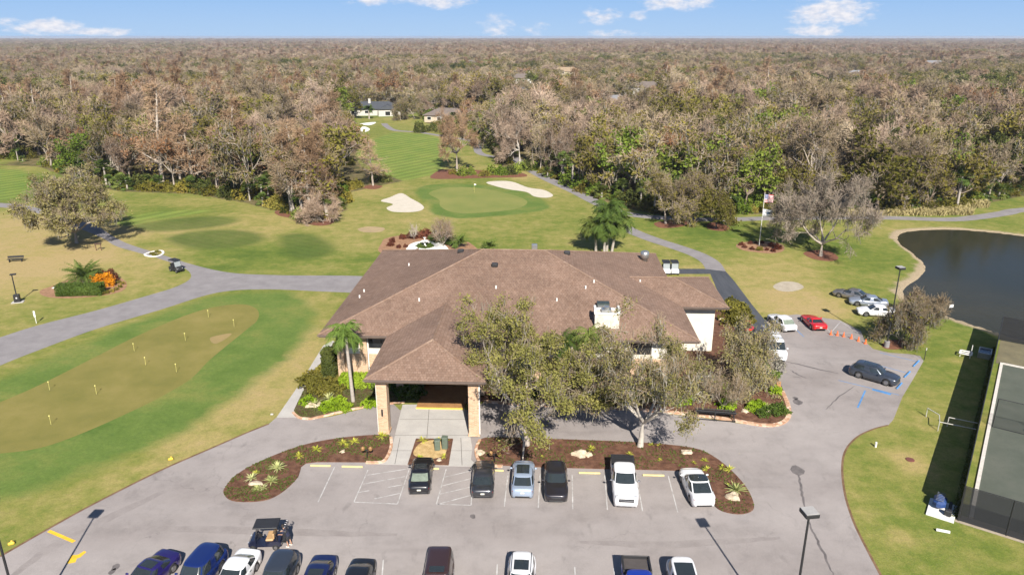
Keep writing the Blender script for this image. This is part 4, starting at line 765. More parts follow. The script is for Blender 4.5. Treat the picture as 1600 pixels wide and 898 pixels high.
def put(me, name, loc, rz=0, s=1, label=None, cat='shrub', group=None, **k):
    o = bpy.data.objects.new(name, me); col.objects.link(o); o.location = loc; o.rotation_euler[2] = rz; o.scale = (s, s, s) if not isinstance(s, tuple) else s; return tag(o, label, cat, group, **k)

# ---- feature trees
L_SUNOAK = leafmat('sunny_oak_leaves', [(.3, (.112, .116, .030)), (.52, (.205, .200, .058)), (.75, (.35, .315, .10))], .05, .3)
L_PALET = leafmat('pale_twigs', [(.3, (.19, .15, .115)), (.55, (.30, .25, .20)), (.8, (.42, .36, .30))], .05, 0)
L_GREYOAK = leafmat('greyish_oak_leaves', [(.3, (.11, .11, .036)), (.52, (.21, .19, .070)), (.75, (.36, .31, .14))], .05, .3)
def feature(kind, px, py, h, rad, seed, label, q=1.0, near=1, name=None, form=None, bark=None, spec=None, cat='tree', rz=0, off=(0, 0), minz=0, clear=None):
    ms = make_tree(kind, seed, h, rad, q, near, form, bark, spec, minz, clear=clear); p = G(px, py); return put_tree(ms, name or NAMES[kind][0], (p.x+off[0], p.y+off[1], 0), rz, 1, label, cat)
feature('mossy', 120, 380, 14.2, 11.0, 11, 'big spreading oak with thin olive leaves beside the left cart path', near=2, bark=M_BARKG, minz=4.6, clear=.16, spec=[(L_GREYOAK, 'leaf', 15000, .13, .5), (L_OLIVE, 'leaf', 4500, .13, .5), (L_TWIG, 'twig', 9000, .9, .036), (L_MOSS, 'moss', 1500, .8, .07)])
feature('bare', 1282, 400, 17.8, 9.4, 5, 'tall leafless spreading tree right of the flagpole', near=2, clear=.13, minz=2.5, bark=M_BARKG, spec=[(L_PALET, 'twig', 15000, .9, .042), (L_MOSS, 'moss', 1600, .9, .07)])
feature('oak', 828, 696, 13.0, 8.9, 23, 'leafy mossy oak in the island bed right of the porte cochere', near=2, off=(-.3, 0), bark=M_BARKG, minz=3.2, spec=[(L_SUNOAK, 'leaf', 30000, .08, .32), (L_TWIG, 'twig', 5500, .5, .024), (L_MOSS, 'moss', 1500, .5, .05)])
feature('mossy', 1000, 698, 13.2, 6.6, 37, 'thin crowned pale trunked oak in the island bed behind the white pickup', near=2, bark=M_BARKP, minz=2.8, spec=[(L_GREYOAK, 'leaf', 13000, .078, .34), (L_TWIG, 'twig', 7500, .55, .02), (L_MOSS, 'moss', 2200, .6, .045)])
feature('mossy', 1138, 606, 8.2, 4.3, 41, 'grey green mossy tree at the right front corner of the clubhouse', near=2, bark=M_BARKB, spec=[(L_MOSS, 'moss', 3800, .5, .045), (L_GREYOAK, 'leaf', 13500, .075, .34), (L_TWIG, 'twig', 6500, .5, .02)])
feature('bare', 1128, 640, 5.0, 2.0, 43, 'small bare multi stemmed tree behind the black bench', near=1, form='vase', spec=[(L_TWIG, 'twig', 2600, .5, .018)])
feature('oak', 1040, 349, 12.5, 6.0, 47, 'half bare oak left of two in the red mulch ring', near=1, bark=M_BARKG, spec=[(L_TWIG, 'twig', 6000, .8, .035), (L_OLIVE, 'leaf', 3500, .15, .5)])
feature('bare', 1063, 347, 11.5, 5.6, 53, 'half bare oak right of two in the red mulch ring', near=1, spec=[(L_TWIG, 'twig', 5500, .8, .035), (L_GOLD, 'leaf', 1500, .14, .5)])
feature('oak', 1119, 356, 7.6, 4.4, 59, 'low olive oak on the lawn left of the flagpole', near=1, spec=[(L_OLIVE, 'leaf', 5500, .15, .5), (L_TWIG, 'twig', 1800, .7, .03)])
feature('bare', 1404, 536, 6.0, 3.0, 61, 'grey bare bushy tree beside the lamp post near the grass parked cars', near=1, form='vase', spec=[(L_TWIG, 'twig', 5200, .7, .028), (L_MOSS, 'moss', 2000, .6, .06), (L_GOLD, 'leaf', 1500, .10, .5)])
feature('mossy', 1446, 500, 4.0, 3.6, 67, 'fallen grey branched shrub leaning over the pond bank', near=1, form='vase', spec=[(L_TWIG, 'twig', 4200, .7, .035), (L_MOSS, 'moss', 1500, .5, .06)], cat='shrub', name='shrub')
feature('rust', 714, 268, 18.0, 6.8, 71, 'tall bare cypress standing alone by the creek on the fairway', near=1, form='bare', spec=[(L_RUST, 'twig', 8500, .9, .05), (L_RED, 'leaf', 500, .14, .4)])
feature('rust', 583, 290, 12.5, 3.4, 73, 'slim bare cypress with a pale trunk left of the fairway', near=1, spec=[(L_RUST, 'twig', 2600, .8, .045)])
feature('bare', 812, 258, 17.5, 7.0, 79, 'tall bare white trunked tree beside the cart path entering the woods', near=1, bark=M_BARKP, spec=[(L_PINK, 'twig', 6500, .9, .05)])
for i, (px, py, h, lab) in enumerate([(455, 333, 17, 'leftmost'), (472, 326, 18.5, 'second from left'), (486, 337, 17.5, 'middle'), (498, 329, 18, 'second from right'), (511, 336, 16, 'rightmost')]):
    feature('rust', px, py, h*1.05, 3.5, 80+i*3, '%s pale trunked bare cypress in the red mulch grove' % lab, near=1, bark=M_BARKP, spec=[(L_RUST, 'twig', 4800, .85, .045)])
feature('bare', 505, 349, 6.2, 4.0, 97, 'low round grey bare shrub at the front of the cypress grove', near=1, form='vase', cat='shrub', name='shrub', spec=[(L_PINK, 'twig', 6000, .7, .04)])
feature('bare', 693, 385, 5.4, 2.8, 99, 'small pinkish bare tree behind the white sand circle', near=1, form='vase', spec=[(L_PINK, 'twig', 2000, .6, .025)])
feature('bare', 647, 374, 3.2, 1.0, 101, 'tiny bare white trunked tree in the bed behind the clubhouse', near=1, form='vase', bark=M_BARKP, spec=[(L_TWIG, 'twig', 300, .5, .02)])
feature('dark', 78, 252, 10.5, 6.0, 103, 'dark evergreen tree at the edge of the far left fairway', near=1, spec=[(L_DARK, 'leaf', 6000, .20, .55)])
for px, py, h, rd, k, lab in [(648, 186, 11, 7, 'mossy', 'grey green oak on the lawn right of the dark roofed house'), (626, 188, 8, 4, 'mossy', 'small mossy tree on the lawn in front of the dark roofed house'), (516, 186, 12, 9, 'pink', 'broad pinkish tree left of the dark roofed house'), (760, 205, 12, 8, 'gold', 'sparse yellow green tree beyond the bend of the far cart path')]:
    feature(k, px, py, h, rd, 107+int(px), lab, near=1, spec=SPEC[k](2.0))
feature('bright', 1146, 300, 8.0, 3.6, 131, 'vivid yellow green leafy tree at the wood edge behind the flagpole', near=1, spec=[(L_LIME, 'leaf', 3800, .17, .5)])
# palms
p = G(552, 628); put_palm('palm_tree', (p.x, p.y, 0), 7.5, 2.8, 'single green palm in front of the left clubhouse wall', lean=(-.035, .0), seed=3, m_=leafmat('fresh_palm', [(.32, (.07, .12, .025)), (.55, (.13, .20, .04)), (.8, (.22, .28, .07))], .05), r=.17, n=32, droop=2.2, leaflet=.65, w_=.11)
for px, py, h, lab, sd_ in [(879, 626, 6.6, 'left', 5), (917, 628, 7.2, 'right', 9)]:
    p = G(px, py); put_palm('palm_tree', (p.x, p.y, 0), h, 2.5, '%s of two palms by the front wall between the oaks' % lab, seed=sd_, r=.17, n=30, droop=2.0, leaflet=.6, w_=.1)
for px, py, h, lab, sd_, ln, nt_ in [(931, 393, 4.6, 'left short', 15, (-.05, 0), 1), (948, 392, 7.6, 'tall middle', 17, (.02, 0), 1), (956, 393, 5.6, 'right leaning', 19, (.16, .02), 1), (944, 397, 5.4, 'rear', 21, (-.02, .03), 1)]:
    p = G(px, py); put_palm('palm_tree', (p.x, p.y, 0), h, 3.9, '%s palm of the tall clump behind the clubhouse' % lab, seed=sd_, lean=ln, r=.20, n=44, droop=1.9, leaflet=.95, w_=.2)
p = G(132, 441); put_palm('palm_tree', (p.x, p.y, 0), .9, 3.6, 'bushy low palm behind the clipped hedge on the left lawn', seed=25, r=.22, n=46, droop=1.1, leaflet=.7, w_=.12, shaft=False, elev=(.1, 1.4))
for px, py, lab, s_ in [(717, 386, 'low dark palm at the right end of the bed behind the clubhouse', 2.2), (765, 392, 'low green palm rising just behind the clubhouse ridge', 1.9)]:
    p = G(px, py); put_palm('palm_tree', (p.x, p.y, 0), .8, s_, lab, seed=int(px), r=.15, n=34, droop=1.2, leaflet=.5, w_=.10, shaft=False, elev=(.1, 1.4))
p = G(577, 186); put_palm('palm_tree', (p.x, p.y, 0), 4.5, 3.4, 'round headed palm on the lawn of the dark roofed house', seed=33, r=.3, n=34, droop=1.4, leaflet=.9, w_=.2, shaft=False)
# ---- planting
HM = hedge_mesh('hedge', 7, L_HEDGE, 6.2, 1.7, 1.6, 5200, .07); p = G(127, 460); put(HM, 'hedge', (p.x, p.y, 0), R(4), 1, 'clipped green box hedge on the left lawn', 'hedge')
p = G(163, 446); put(shrub_mesh('shrub', 8, L_ORANGE, 1.7, 1.4, 1.7, 1600, .09), 'shrub', (p.x, p.y, 0), 0, 1, 'bright orange leaved shrub beside the clipped hedge', 'shrub')
p = G(168, 437); put(shrub_mesh('shrub', 9, L_BURG, 1.7, 1.2, 1.5, 1200, .1), 'shrub', (p.x, p.y, 0), 0, 1, 'brownish shrub behind the orange shrub', 'shrub')
for i, (px, py) in enumerate([(161, 460), (168, 458), (175, 456), (182, 453), (188, 449), (192, 444), (186, 442)]):
    p = G(px, py); o = put(shrub_mesh('border_plant', 20+i, L_GOLD, .35, .35, .4, 140, .06) if i == 0 else o.data, 'border_plant', (p.x, p.y, 0), i, 1, 'small yellow green border plant curving round the orange shrub', 'plant', 'border plants round the orange shrub')
p = G(477, 570); 
for i, (u, v) in enumerate([(.6, 1.6), (.5, 2.9)]): put(hedge_mesh('hedge', 30+i, L_DARK, 1.3, 1.4, 3.6-i*.5, 2600, .09), 'hedge', B(u-.2, v, 0.05), LW, 1, ('tall dark clipped shrub at the front left corner of the clubhouse', 'tall dark clipped shrub on the left side wall, behind the corner one')[i], 'hedge')
for u0, u1, v0, lab in [(1.9, 4.6, .35, 'bright lime hedge left of the front palm'), (5.0, 8.0, .3, 'bright lime hedge between front palm and porte cochere')]:
    put(hedge_mesh('hedge', int(u0*10), L_LIME, u1-u0, 1.5, 1.25, 2400, .085), 'hedge', B((u0+u1)/2, v0, .1), LW, 1, lab, 'hedge')
SH = {k: shrub_mesh('shrub', i+50, m_, rx, rx, rz_, n, s) for i, (k, m_, rx, rz_, n, s) in enumerate([('lime', L_LIME, .9, .75, 700, .085), ('green', L_HEDGE, 1.0, 1.1, 900, .085), ('dark', L_DARK, 1.2, 1.5, 1000, .10), ('burg', L_BURG, .9, 1.0, 800, .085), ('gold', L_GOLD, .8, .8, 600, .085), ('brown', L_OLIVE, 1.1, .7, 800, .085), ('gray', L_MOSS, 1.0, 1.2, 800, .06)])}
AG = [agave_mesh('agave', s, L_AGAVE, 1.0, 34, .12) for s in (1, 2, 3)]; AGY = agave_mesh('agave', 5, leafmat('yellow_blades', [(.3, (.30, .34, .04)), (.8, (.55, .52, .10))], .1), .8, 30, .10)
def shrubs(kind, pts, name, label, group, smin=.8, smax=1.2, z=.08, cat='shrub'):
    for i, q in enumerate(pts):
        p = G(q[0], q[1]); rr = random.Random(int(q[0]*7+q[1])); s = rr.uniform(smin, smax)*(q[2] if len(q) > 2 else 1)
        me = (AG[i % 3] if kind == 'agave' else AGY if kind == 'yagave' else SH[kind]); put(me, name, (p.x, p.y, z), rr.uniform(0, 6.3), s, label, cat, group if len(pts) > 1 else None)
shrubs('agave', [(1149, 768, 1.25)], 'agave', 'largest variegated agave at the right end of the right island', None, z=.1, cat='plant')
shrubs('agave', [(493, 634), (514, 625)], 'agave', 'pale variegated agave in the bed left of the front palm', 'agaves left of the front palm', z=.1, cat='plant')
shrubs('agave', [(1196, 638), (1150, 627, .7)], 'agave', 'variegated agave at the right end of the clubhouse front bed', 'agaves in the right front bed', z=.1, cat='plant')
shrubs('agave', [(434, 733), (424, 754), (394, 749), (402, 765, .6), (413, 764, .6)], 'agave', 'pale spiky agave in the tip of the left island bed', 'agaves in the left island', .7, .95, z=.1, cat='plant')
shrubs('yagave', [(468, 714), (495, 704), (535, 694), (553, 692), (541, 699, .7), (596, 684), (400, 741, .6)], 'spiky_plant', 'yellow green spiky plant along the rear edge of the left island bed', 'yellow plants in the left island', .75, 1.0, z=.1, cat='plant')
shrubs('yagave', [(923, 703), (984, 712), (1030, 720, .5), (847, 715, .5), (1018, 697, .6), (1030, 697, .6), (1084, 725, .7), (1101, 722), (1104, 735, .8), (1128, 732), (1140, 736), (1155, 710, .1), (780, 712, .6), (1137, 760, .7)], 'spiky_plant', 'small yellow green spiky plant in the dark mulch of the right island', 'yellow plants in the right island', .6, .85, z=.1, cat='plant')
shrubs('yagave', [(661, 690, 1.1), (697, 690, .7), (655, 717, .8), (694, 715, .8), (686, 688, .6)], 'spiky_plant', 'yellow green plant round the stones of the small square planter', 'plants in the square planter', .7, .9, z=.1, cat='plant')
shrubs('lime', [(482, 631, .8), (510, 640), (525, 638), (540, 640, .9), (528, 632), (578, 634, .8), (590, 632, .8)], 'shrub', 'low lime green shrub in the bed in front of the left clubhouse wall', 'lime shrubs left of the porte cochere')
shrubs('brown', [(503, 590, 1.3), (490, 600, 1.3), (515, 600, 1.2), (500, 612, 1.2), (520, 612)], 'shrub', 'low brownish olive shrub between the side walk and the left clubhouse wall', 'brownish shrubs by the side walk')
shrubs('green', [(632, 620), (645, 618, 1.2), (640, 608, 1.3), (625, 612), (598, 600, 1.4), (600, 585, 1.8), (599, 570, 1.9)], 'shrub', 'green shrub in the shade left of the entry', 'shrubs left of the entry')
shrubs('gold', [(862, 622, 1.3), (868, 615), (900, 630, .7), (985, 632), (1150, 617), (1200, 600), (1170, 608), (1186, 606, .8)], 'shrub', 'yellow green shrub in the long bed along the front wall', 'yellow shrubs along the front wall', .8, 1.2)
shrubs('burg', [(885, 612, 1.1), (897, 614), (908, 613)], 'shrub', 'dark burgundy shrub against the front wall between two palms', 'burgundy shrubs by the front wall')
shrubs('lime', [(978, 628, 1.0), (1052, 630), (1066, 628, 1.1), (1135, 637, 1.1), (1175, 641), (1182, 637, .9), (1210, 614, .7), (1135, 615, 1.2), (1140, 605, 1.3), (928, 626, .7)], 'shrub', 'bright green shrub in the right half of the clubhouse front bed', 'green shrubs in the right front bed')
shrubs('green', [(1070, 615, 1.3), (1060, 610, 1.2), (1145, 608, 1.3), (1190, 590, 1.5), (1180, 600, 1.2), (950, 620, 1.2), (965, 618, 1.3), (1005, 620, 1.2), (1025, 622, 1.2), (840, 618, 1.3), (1215, 642, .9), (1205, 646, .8), (1222, 646, .7), (1190, 650, .7)], 'shrub', 'dark green shrub among the planting of the front bed', 'green shrubs of the front bed')
shrubs('gray', [(1095, 620, 1.5), (1100, 600, 1.5), (1120, 610, 1.3), (1195, 580, 1.6), (1205, 570, 1.4), (1040, 628, 1.2)], 'shrub', 'grey twiggy shrub at the right end of the clubhouse front', 'grey shrubs at the right front')
shrubs('burg', [(610, 384, .9), (613, 378), (623, 387, .6), (629, 373), (640, 372, 1.2), (634, 386, .6), (661, 371, 1.6), (668, 371, 1.4), (648, 372, 1.1), (652, 392, .5)], 'shrub', 'reddish shrub in the bed behind the clubhouse roof', 'reddish shrubs behind the clubhouse', .65, .9, z=0)
shrubs('green', [(680, 373), (688, 376, 1.3), (697, 377, 1.3), (706, 381)], 'shrub', 'green shrub at the back of the bed behind the clubhouse', 'green shrubs behind the clubhouse', 1.0, 1.3, z=0)
shrubs('burg', [(1158, 383, .6), (1163, 387, .6), (1172, 381, .6), (1175, 390, .6), (1190, 380, .6), (1205, 385, .8), (1215, 389, .9), (1208, 393, .8), (1198, 391, .6), (1181, 380, .5)], 'shrub', 'low reddish shrub in the mulch round the flagpole', 'reddish shrubs round the flagpole', .62, .85, z=0)
shrubs('gold', [(1187, 391, .9)], 'shrub', 'yellow green shrub at the foot of the flagpole', None, z=0)
shrubs('brown', [(1148, 488, 1.6), (1140, 482, 1.4), (1156, 497, 1.6), (1150, 505, 1.4)], 'shrub', 'brown shrub between the wing wall and the dark service drive', 'brown shrubs by the service drive', 1, 1.2)
shrubs('dark', [(656, 207, 2.0), (675, 205, 1.6), (690, 207, 1.7)], 'shrub', 'round dark shrub beside the far cart path', 'round shrubs by the far cart path', 1, 1.2, z=0)
# weeds in the mulch: nobody could count them
rng = np.random.default_rng(4); P = []
for nm, n, k in (('left_island', 9000, .62), ('right_island', 8000, .55), ('left_front', 9000, .8), ('right_front', 4000, .5)):
    pl = S(BEDS[nm], 3); a = np.array([tuple(v) for v in pl]); lo, hi = a.min(0), a.max(0); q = rng.uniform(lo, hi, (n, 2)); q = q[inside(q[:, 0], q[:, 1], pl)]
    f = np.sin(q[:, 0]*.9+2)*np.sin(q[:, 1]*1.4+q[:, 0]*.3)+.5*np.sin(q[:, 0]*2.7)*np.sin(q[:, 1]*3.1); q = q[f > (.5-k)*1.2]; P.append(np.c_[q, np.full(len(q), .12)])
P = np.concatenate(P); mw = npmesh('ground_cover', [(leafq(rng, P, .075, .6), 0)], [L_WEED]); put(mw, 'ground_cover', (0, 0, 0), 0, 1, None, None, kind='stuff')
# ============================================================ FOREST
VAR = {}
for kind, hs in {'bare': (12.5, 14.0, 11.0, 13.0), 'pink': (12.5, 13.5, 12.0), 'rust': (14.5, 13.5, 15.5), 'oak': (11.5, 12.5, 10.5), 'mossy': (12.0, 13.0, 11.5), 'dark': (11.0, 12.0, 10.0), 'bright': (10.5, 11.5), 'gold': (11.0, 12.0), 'red': (11.5, 12.5)}.items():
    VAR[kind] = [make_tree(kind, 300+i*17+len(kind)*5, h, {'rust': 3.1, 'bare': 5.0, 'pink': 5.0, 'oak': 5.4, 'mossy': 5.2, 'dark': 5.2}.get(kind, 4.7), 1.0) for i, h in enumerate(hs)]
def fld(x, y, s, o=0.0):
    return (math.sin(x*s+1.7+o)*math.cos(y*s*1.3+.6+o*2)+.6*math.sin(x*s*2.3-y*s*1.7+o)+.4*math.sin(y*s*3.9+x*s*.8+2*o))/2
def pick(x, y, r):
    d = math.hypot(x, y); a = math.degrees(math.atan2(x, y)); g = fld(x*.6, y, .035)+fld(x, y, .011, 3)*.8; c = fld(x, y, .05, 5)
    if d > 900:        # far away: long bands of bare cypress with green strips
        g = fld(x*.22, y*.8, .010, 1)+.4*fld(x, y, .004, 2)
        a_ = math.degrees(math.atan2(x, y))
        if 740 < d < 1200 and 1 < a_ < 26: g += 1.0*(1-abs(d-960)/260)+.1
        elif d > 1200 and a_ > -22: g -= .3
        elif a_ < -22 and 1500 < d < 3200: g += .35
        wts = dict(pink=5, rust=2.0, bare=3.5, oak=1.0, dark=.6, mossy=1.6) if g < .12 else dict(dark=3, oak=4, mossy=3, bare=2, gold=1)
    elif d > 430: wts = dict(pink=2.6, bare=3.0, rust=1.5, mossy=2.2, gold=1.0, oak=1.2, red=.4) if g < -.25 else (dict(bare=1.9, mossy=3, oak=3.4, pink=1.0, gold=1.8, dark=1.2, red=.3) if g < .2 else dict(dark=3.6, oak=4, mossy=2, bare=.6, bright=.5))
    elif a < -8: wts = dict(bare=3.2, pink=2.6, rust=2.0, gold=1.8, oak=1.5, mossy=2.0, red=1.3, bright=.5, dark=.4) if g < .2 else dict(oak=2.0, bright=.7, dark=.6, gold=1.8, mossy=2.0, bare=1.8, pink=1.2, red=.5)
    else: wts = dict(bare=3.2, mossy=2.8, pink=2.6, oak=1.5, gold=1.7, bright=.5, rust=1.2, red=.7, dark=.3) if g < .1 else dict(oak=2.0, bright=.8, dark=.6, gold=1.7, mossy=2.2, bare=1.9, pink=1.3)
    wts = {q_: w_*math.exp(1.8*fld(x, y, .045 if d < 600 else .02, 7+i_*2.3)) for i_, (q_, w_) in enumerate(wts.items())}
    ks = list(wts); return r.choices(ks, [wts[k] for k in ks])[0]
HOUSES = [(585, 179, 25, 11, 0), (813, 152, 15, 10, 0), (815, 135, 18, 11, 2), (1008, 152, 24, 12, 1), (962, 166, 15, 10, 0), (884, 122, 26, 12, 1), (1335, 120, 20, 10, 0), (1457, 108, 26, 12, 1), (1302, 137, 16, 9, 0), (700, 190, 18, 10, 0), (735, 106, 16, 9, 1), (752, 184, 14, 8, 0), (1005, 190, 16, 9, 0), (300, 128, 16, 9, 1), (375, 140, 16, 9, 0), (310, 152, 12, 8, 0)]
KEEP = [(G(px, py).x, G(px, py).y, W_/2+(3 if i not in (9, 11) else 0), (26 if i not in (9, 11) else 10) if i else 20) for i, (px, py, W_, D_, st) in enumerate(HOUSES)]
CLEAR = []
for px, py, r in [(600, 280, 10), (575, 272, 8), (562, 262, 7), (556, 245, 8), (556, 225, 9), (560, 205, 10), (548, 192, 12), (78, 252, 6), (714, 268, 4), (812, 258, 4), (583, 290, 4), (648, 186, 5), (626, 188, 5), (516, 186, 7), (760, 205, 6), (577, 186, 4)]: q = G(px, py); CLEAR.append((q.x, q.y, r))
def height_cap(x, y):
    """lower growth stands in front of the houses one can see over it"""
    m_ = 9.0
    for hx, hy, hw, f in KEEP[:12]:
        if 0 < hy-y < 170 and abs(x-hx*y/hy) < hw*.72: m_ = min(m_, (3.9+(hy-y)*33/hy)/12.5)
    return max(m_, .28)
PATHS = [spline(world([(803, 246), (785, 240), (765, 244)]), False, 3)]
def blocked(x, y):
    for hx, hy, hw, f in KEEP:
        if abs(x-hx) < hw and hy-f < y < hy+13: return True
    for cx_, cy_, cr_ in CLEAR:
        if (x-cx_)**2+(y-cy_)**2 < cr_*cr_: return True
    return False
rnd = random.Random(12)
pts = []
NEAR_D = 430.0
yy = 95.0
while yy < NEAR_D:
    sp_ = 7.5 if yy < 260 else 9.2
    xl = -(yy*.80+22); xr = yy*.80+22; x = xl+rnd.uniform(0, sp_)
    while x < xr: pts.append((x+rnd.uniform(-.42, .42)*sp_, yy+rnd.uniform(-.42, .42)*sp_)); x += sp_
    yy += sp_*.9
pa = np.array(pts); ok = ~inside(pa[:, 0], pa[:, 1], OPEN); ed = dist_to(pa[:, 0], pa[:, 1], OPEN)
GRP = {}
cnt = {}
far_pts = []
order = np.argsort(np.hypot(pa[:, 0], pa[:, 1]))
for i in order:
    x, y = pa[i]
    if not ok[i] or ed[i] < 1.5 or blocked(x, y): continue
    if abs(x)/max(y, 1) > .74+14/max(y, 1): continue
    k = pick(x, y, rnd); nm, desc = NAMES[k]
    side = 'left' if x < -10 else 'right'
    d = math.hypot(x, y); s = min(rnd.choice((rnd.uniform(.72, 1.1), rnd.uniform(.95, 1.5), rnd.uniform(1.2, 1.85)))*(1.0 if d < 260 else 1.1), height_cap(x, y)*1.25)
    if cnt.get(nm, 0) >= 295: far_pts.append((x, y, k, s)); continue
    cnt[nm] = cnt.get(nm, 0)+1
    zone = ('%s of the fairway' % side) if y < 330 else 'around the far houses'
    lab = '%s in the woods %s' % (desc, zone); grp = '%s, %s' % (desc, zone)
    put_tree(VAR[k][rnd.randrange(len(VAR[k]))], nm, (x, y, -.1), rnd.uniform(0, 6.28), s, lab, 'tree', grp, joined=d > 235, sz=min(.62*s+.42*rnd.uniform(.8, 1.2), height_cap(x, y)))
# undergrowth along the edge of the woods
UND = {'bright': shrub_mesh('shrub', 201, L_BRIGHT, 2.0, 2.0, 2.6, 900, .17), 'palm': None, 'dark': shrub_mesh('shrub', 203, L_DARK, 2.2, 2.2, 2.6, 900, .18), 'olive': shrub_mesh('shrub', 205, L_OLIVE, 2.1, 2.1, 2.3, 900, .16), 'gold': shrub_mesh('shrub', 207, L_GOLD, 1.9, 1.9, 2.0, 800, .15), 'moss': shrub_mesh('shrub', 209, L_TWIG, 1.9, 1.9, 2.2, 800, .13)}
PALMK = []
for s_, h_ in ((1, 1.2), (2, 3.4), (3, 5.2)):
    rg = np.random.default_rng(s_+60); tr = trunk_mesh('palm_trunk', [(0, 0, 0), (0, 0, h_*.6), (0, 0, h_)], [.22, .19, .17], M_PTRUNK, 6); cr = npmesh('palm_crown', [(fan_parts(rg, 30, 1.3, .95, (0, 0, h_)), 0)], [L_PALM]); PALMK.append((tr, cr))
U_LAB = {'bright': 'bright green shrub', 'dark': 'dark green shrub', 'olive': 'olive green shrub', 'gold': 'yellow green shrub', 'moss': 'greyish twiggy shrub'}
n = len(OPEN); edge = []
for i in range(n):
    a, b_ = Vector(OPEN[i]), Vector(OPEN[(i+1) % n])
    if min(a.y, b_.y) < 50 or (a.y > 330 and b_.y > 330) or abs(a.x)/max(a.y, 1) > .9: continue
    L = (b_-a).length; d = (b_-a)/L; nr = Vector((-d.y, d.x))
    q = a+nr*1.5
    if inside(np.array([q.x]), np.array([q.y]), OPEN)[0]: nr = -nr
    k = 0
    while k < L:
        for row in ((1.2, 3.2), (4.5, 7.5)):
            q = a+d*(k+rnd.uniform(-1, 1))+nr*rnd.uniform(*row)
            if inside(np.array([q.x]), np.array([q.y]), OPEN)[0] or blocked(q.x, q.y) or abs(q.x)/q.y > .82: continue
            if 790 < 800+q.x/(q.y*CP+H*SP)*F < 812 and q.y < 240: continue
            edge.append(q)
        k += rnd.uniform(2.2, 3.6)
rnd.shuffle(edge); ns = 0; npm = 0
for q in edge:
    side = 'left' if q.x < -10 else 'right'; s = rnd.uniform(.55, 1.15)
    if rnd.random() < .34 and npm < 160:
        tr, cr = PALMK[rnd.choices((0, 1, 2), (5, 3, 2))[0]]; npm += 1; e = empty('cabbage_palm', (q.x, q.y, 0), rnd.uniform(0, 6), label='fan leaved cabbage palm at the edge of the woods %s of the fairway' % side, cat='palm', group='cabbage palms along the woods, %s' % side)
        for nm_, me_ in (('trunk', tr), ('crown', cr)): o = bpy.data.objects.new(nm_, me_); col.objects.link(o); o.parent = e
        e.scale = (s*1.15,)*3; continue
    if ns >= 270: continue
    ns += 1; f = fld(q.x, q.y, .08); k = rnd.choices(list(UND_K := ['bright', 'dark', 'olive', 'gold', 'moss']), (3.5, 2, 3, 2, .3) if f > 0 else (2, 2.5, 3.5, 1.6, .5))[0]
    put(UND[k], 'shrub', (q.x, q.y, -.1), rnd.uniform(0, 6.3), (s*1.1, s*1.1, s*rnd.uniform(.8, 1.3)), '%s at the edge of the woods %s of the fairway' % (U_LAB[k], side), 'shrub', '%ss along the woods, %s of the fairway' % (U_LAB[k], side))
# creek side planting by the far fairway
for i, (px, py, k, s) in enumerate([(722, 274, 'bright', .8), (735, 273, 'bright', .75), (708, 272, 'gold', .6), (770, 272, 'bright', .85), (783, 273, 'bright', .9), (796, 272, 'dark', .9), (806, 270, 'bright', .9), (815, 266, 'bright', .8), (757, 275, 'olive', .7), (590, 283, 'dark', .9), (603, 284, 'dark', .7), (556, 293, 'gold', .9), (545, 296, 'gold', .6), (446, 332, 'dark', .5), (468, 336, 'dark', .6), (478, 338, 'dark', .5)]):
    q = G(px, py); put(UND[k], 'shrub', (q.x, q.y, -.1), i, s, '%s on the red mulch by the creek or grove' % U_LAB[k], 'shrub', '%ss on the red mulch' % U_LAB[k])
# the rest of the woods, to the horizon: one mass
far = list(far_pts); rf = random.Random(5)
for y0, y1, sp_, sc_f in [(NEAR_D, 760, 9.8, 1.25), (760, 1300, 13, 1.5), (1300, 2400, 18, 1.75), (2400, 4500, 28, 2.0), (4500, 8500, 48, 2.6)]:
    y = y0
    while y < y1:
        xl = -(y*.80+40); x = xl+rf.uniform(0, sp_)
        while x < -xl:
            X_, Y_ = x+rf.uniform(-.45, .45)*sp_, y+rf.uniform(-.45, .45)*sp_
            if not blocked(X_, Y_): far.append((X_, Y_, pick(X_, Y_, rf), min(sc_f*rf.uniform(.62, 1.35), max(height_cap(X_, Y_), .35) if Y_ < 900 else 9)))
            x += sp_
        y += sp_*.9
# trees beyond the frame's sides near by
for i in range(500):
    y = rf.uniform(150, 430); sd_ = rf.choice((-1, 1)); far.append((sd_*(y*.80+22+rf.uniform(2, 60)), y, pick(sd_*y, y, rf), rf.uniform(.8, 1.2)))
kinds = list(VAR); lib = bpy.data.collections.new('tree_library'); order_ = []
for k in kinds:
    for j, ms in enumerate(VAR[k][:3]):
        o = bpy.data.objects.new('%03d_%s' % (len(order_), k), ms[2]); lib.objects.link(o); order_.append(k)
slots = {k: [i for i, q in enumerate(order_) if q == k] for k in kinds}
P = np.array([(a[0], a[1], -.2) for a in far], dtype=np.float32); ID = np.array([rf.choice(slots[a[2]]) for a in far], dtype=np.int32)
SC = np.array([(a[3]*(1 if a[3] < 1.4 else 1.25), a[3]*(1 if a[3] < 1.4 else 1.25), min(a[3], 1.0+.22*(a[3]-1))*rf.uniform(.86, 1.12)) for a in far], dtype=np.float32); RO = np.array([(0, 0, rf.uniform(0, 6.28)) for a in far], dtype=np.float32)
me = bpy.data.meshes.new('distant_forest'); me.vertices.add(len(P)); me.vertices.foreach_set('co', P.ravel())
me.attributes.new('id_', 'INT', 'POINT').data.foreach_set('value', ID); me.attributes.new('sc_', 'FLOAT_VECTOR', 'POINT').data.foreach_set('vector', SC.ravel()); me.attributes.new('ro_', 'FLOAT_VECTOR', 'POINT').data.foreach_set('vector', RO.ravel())
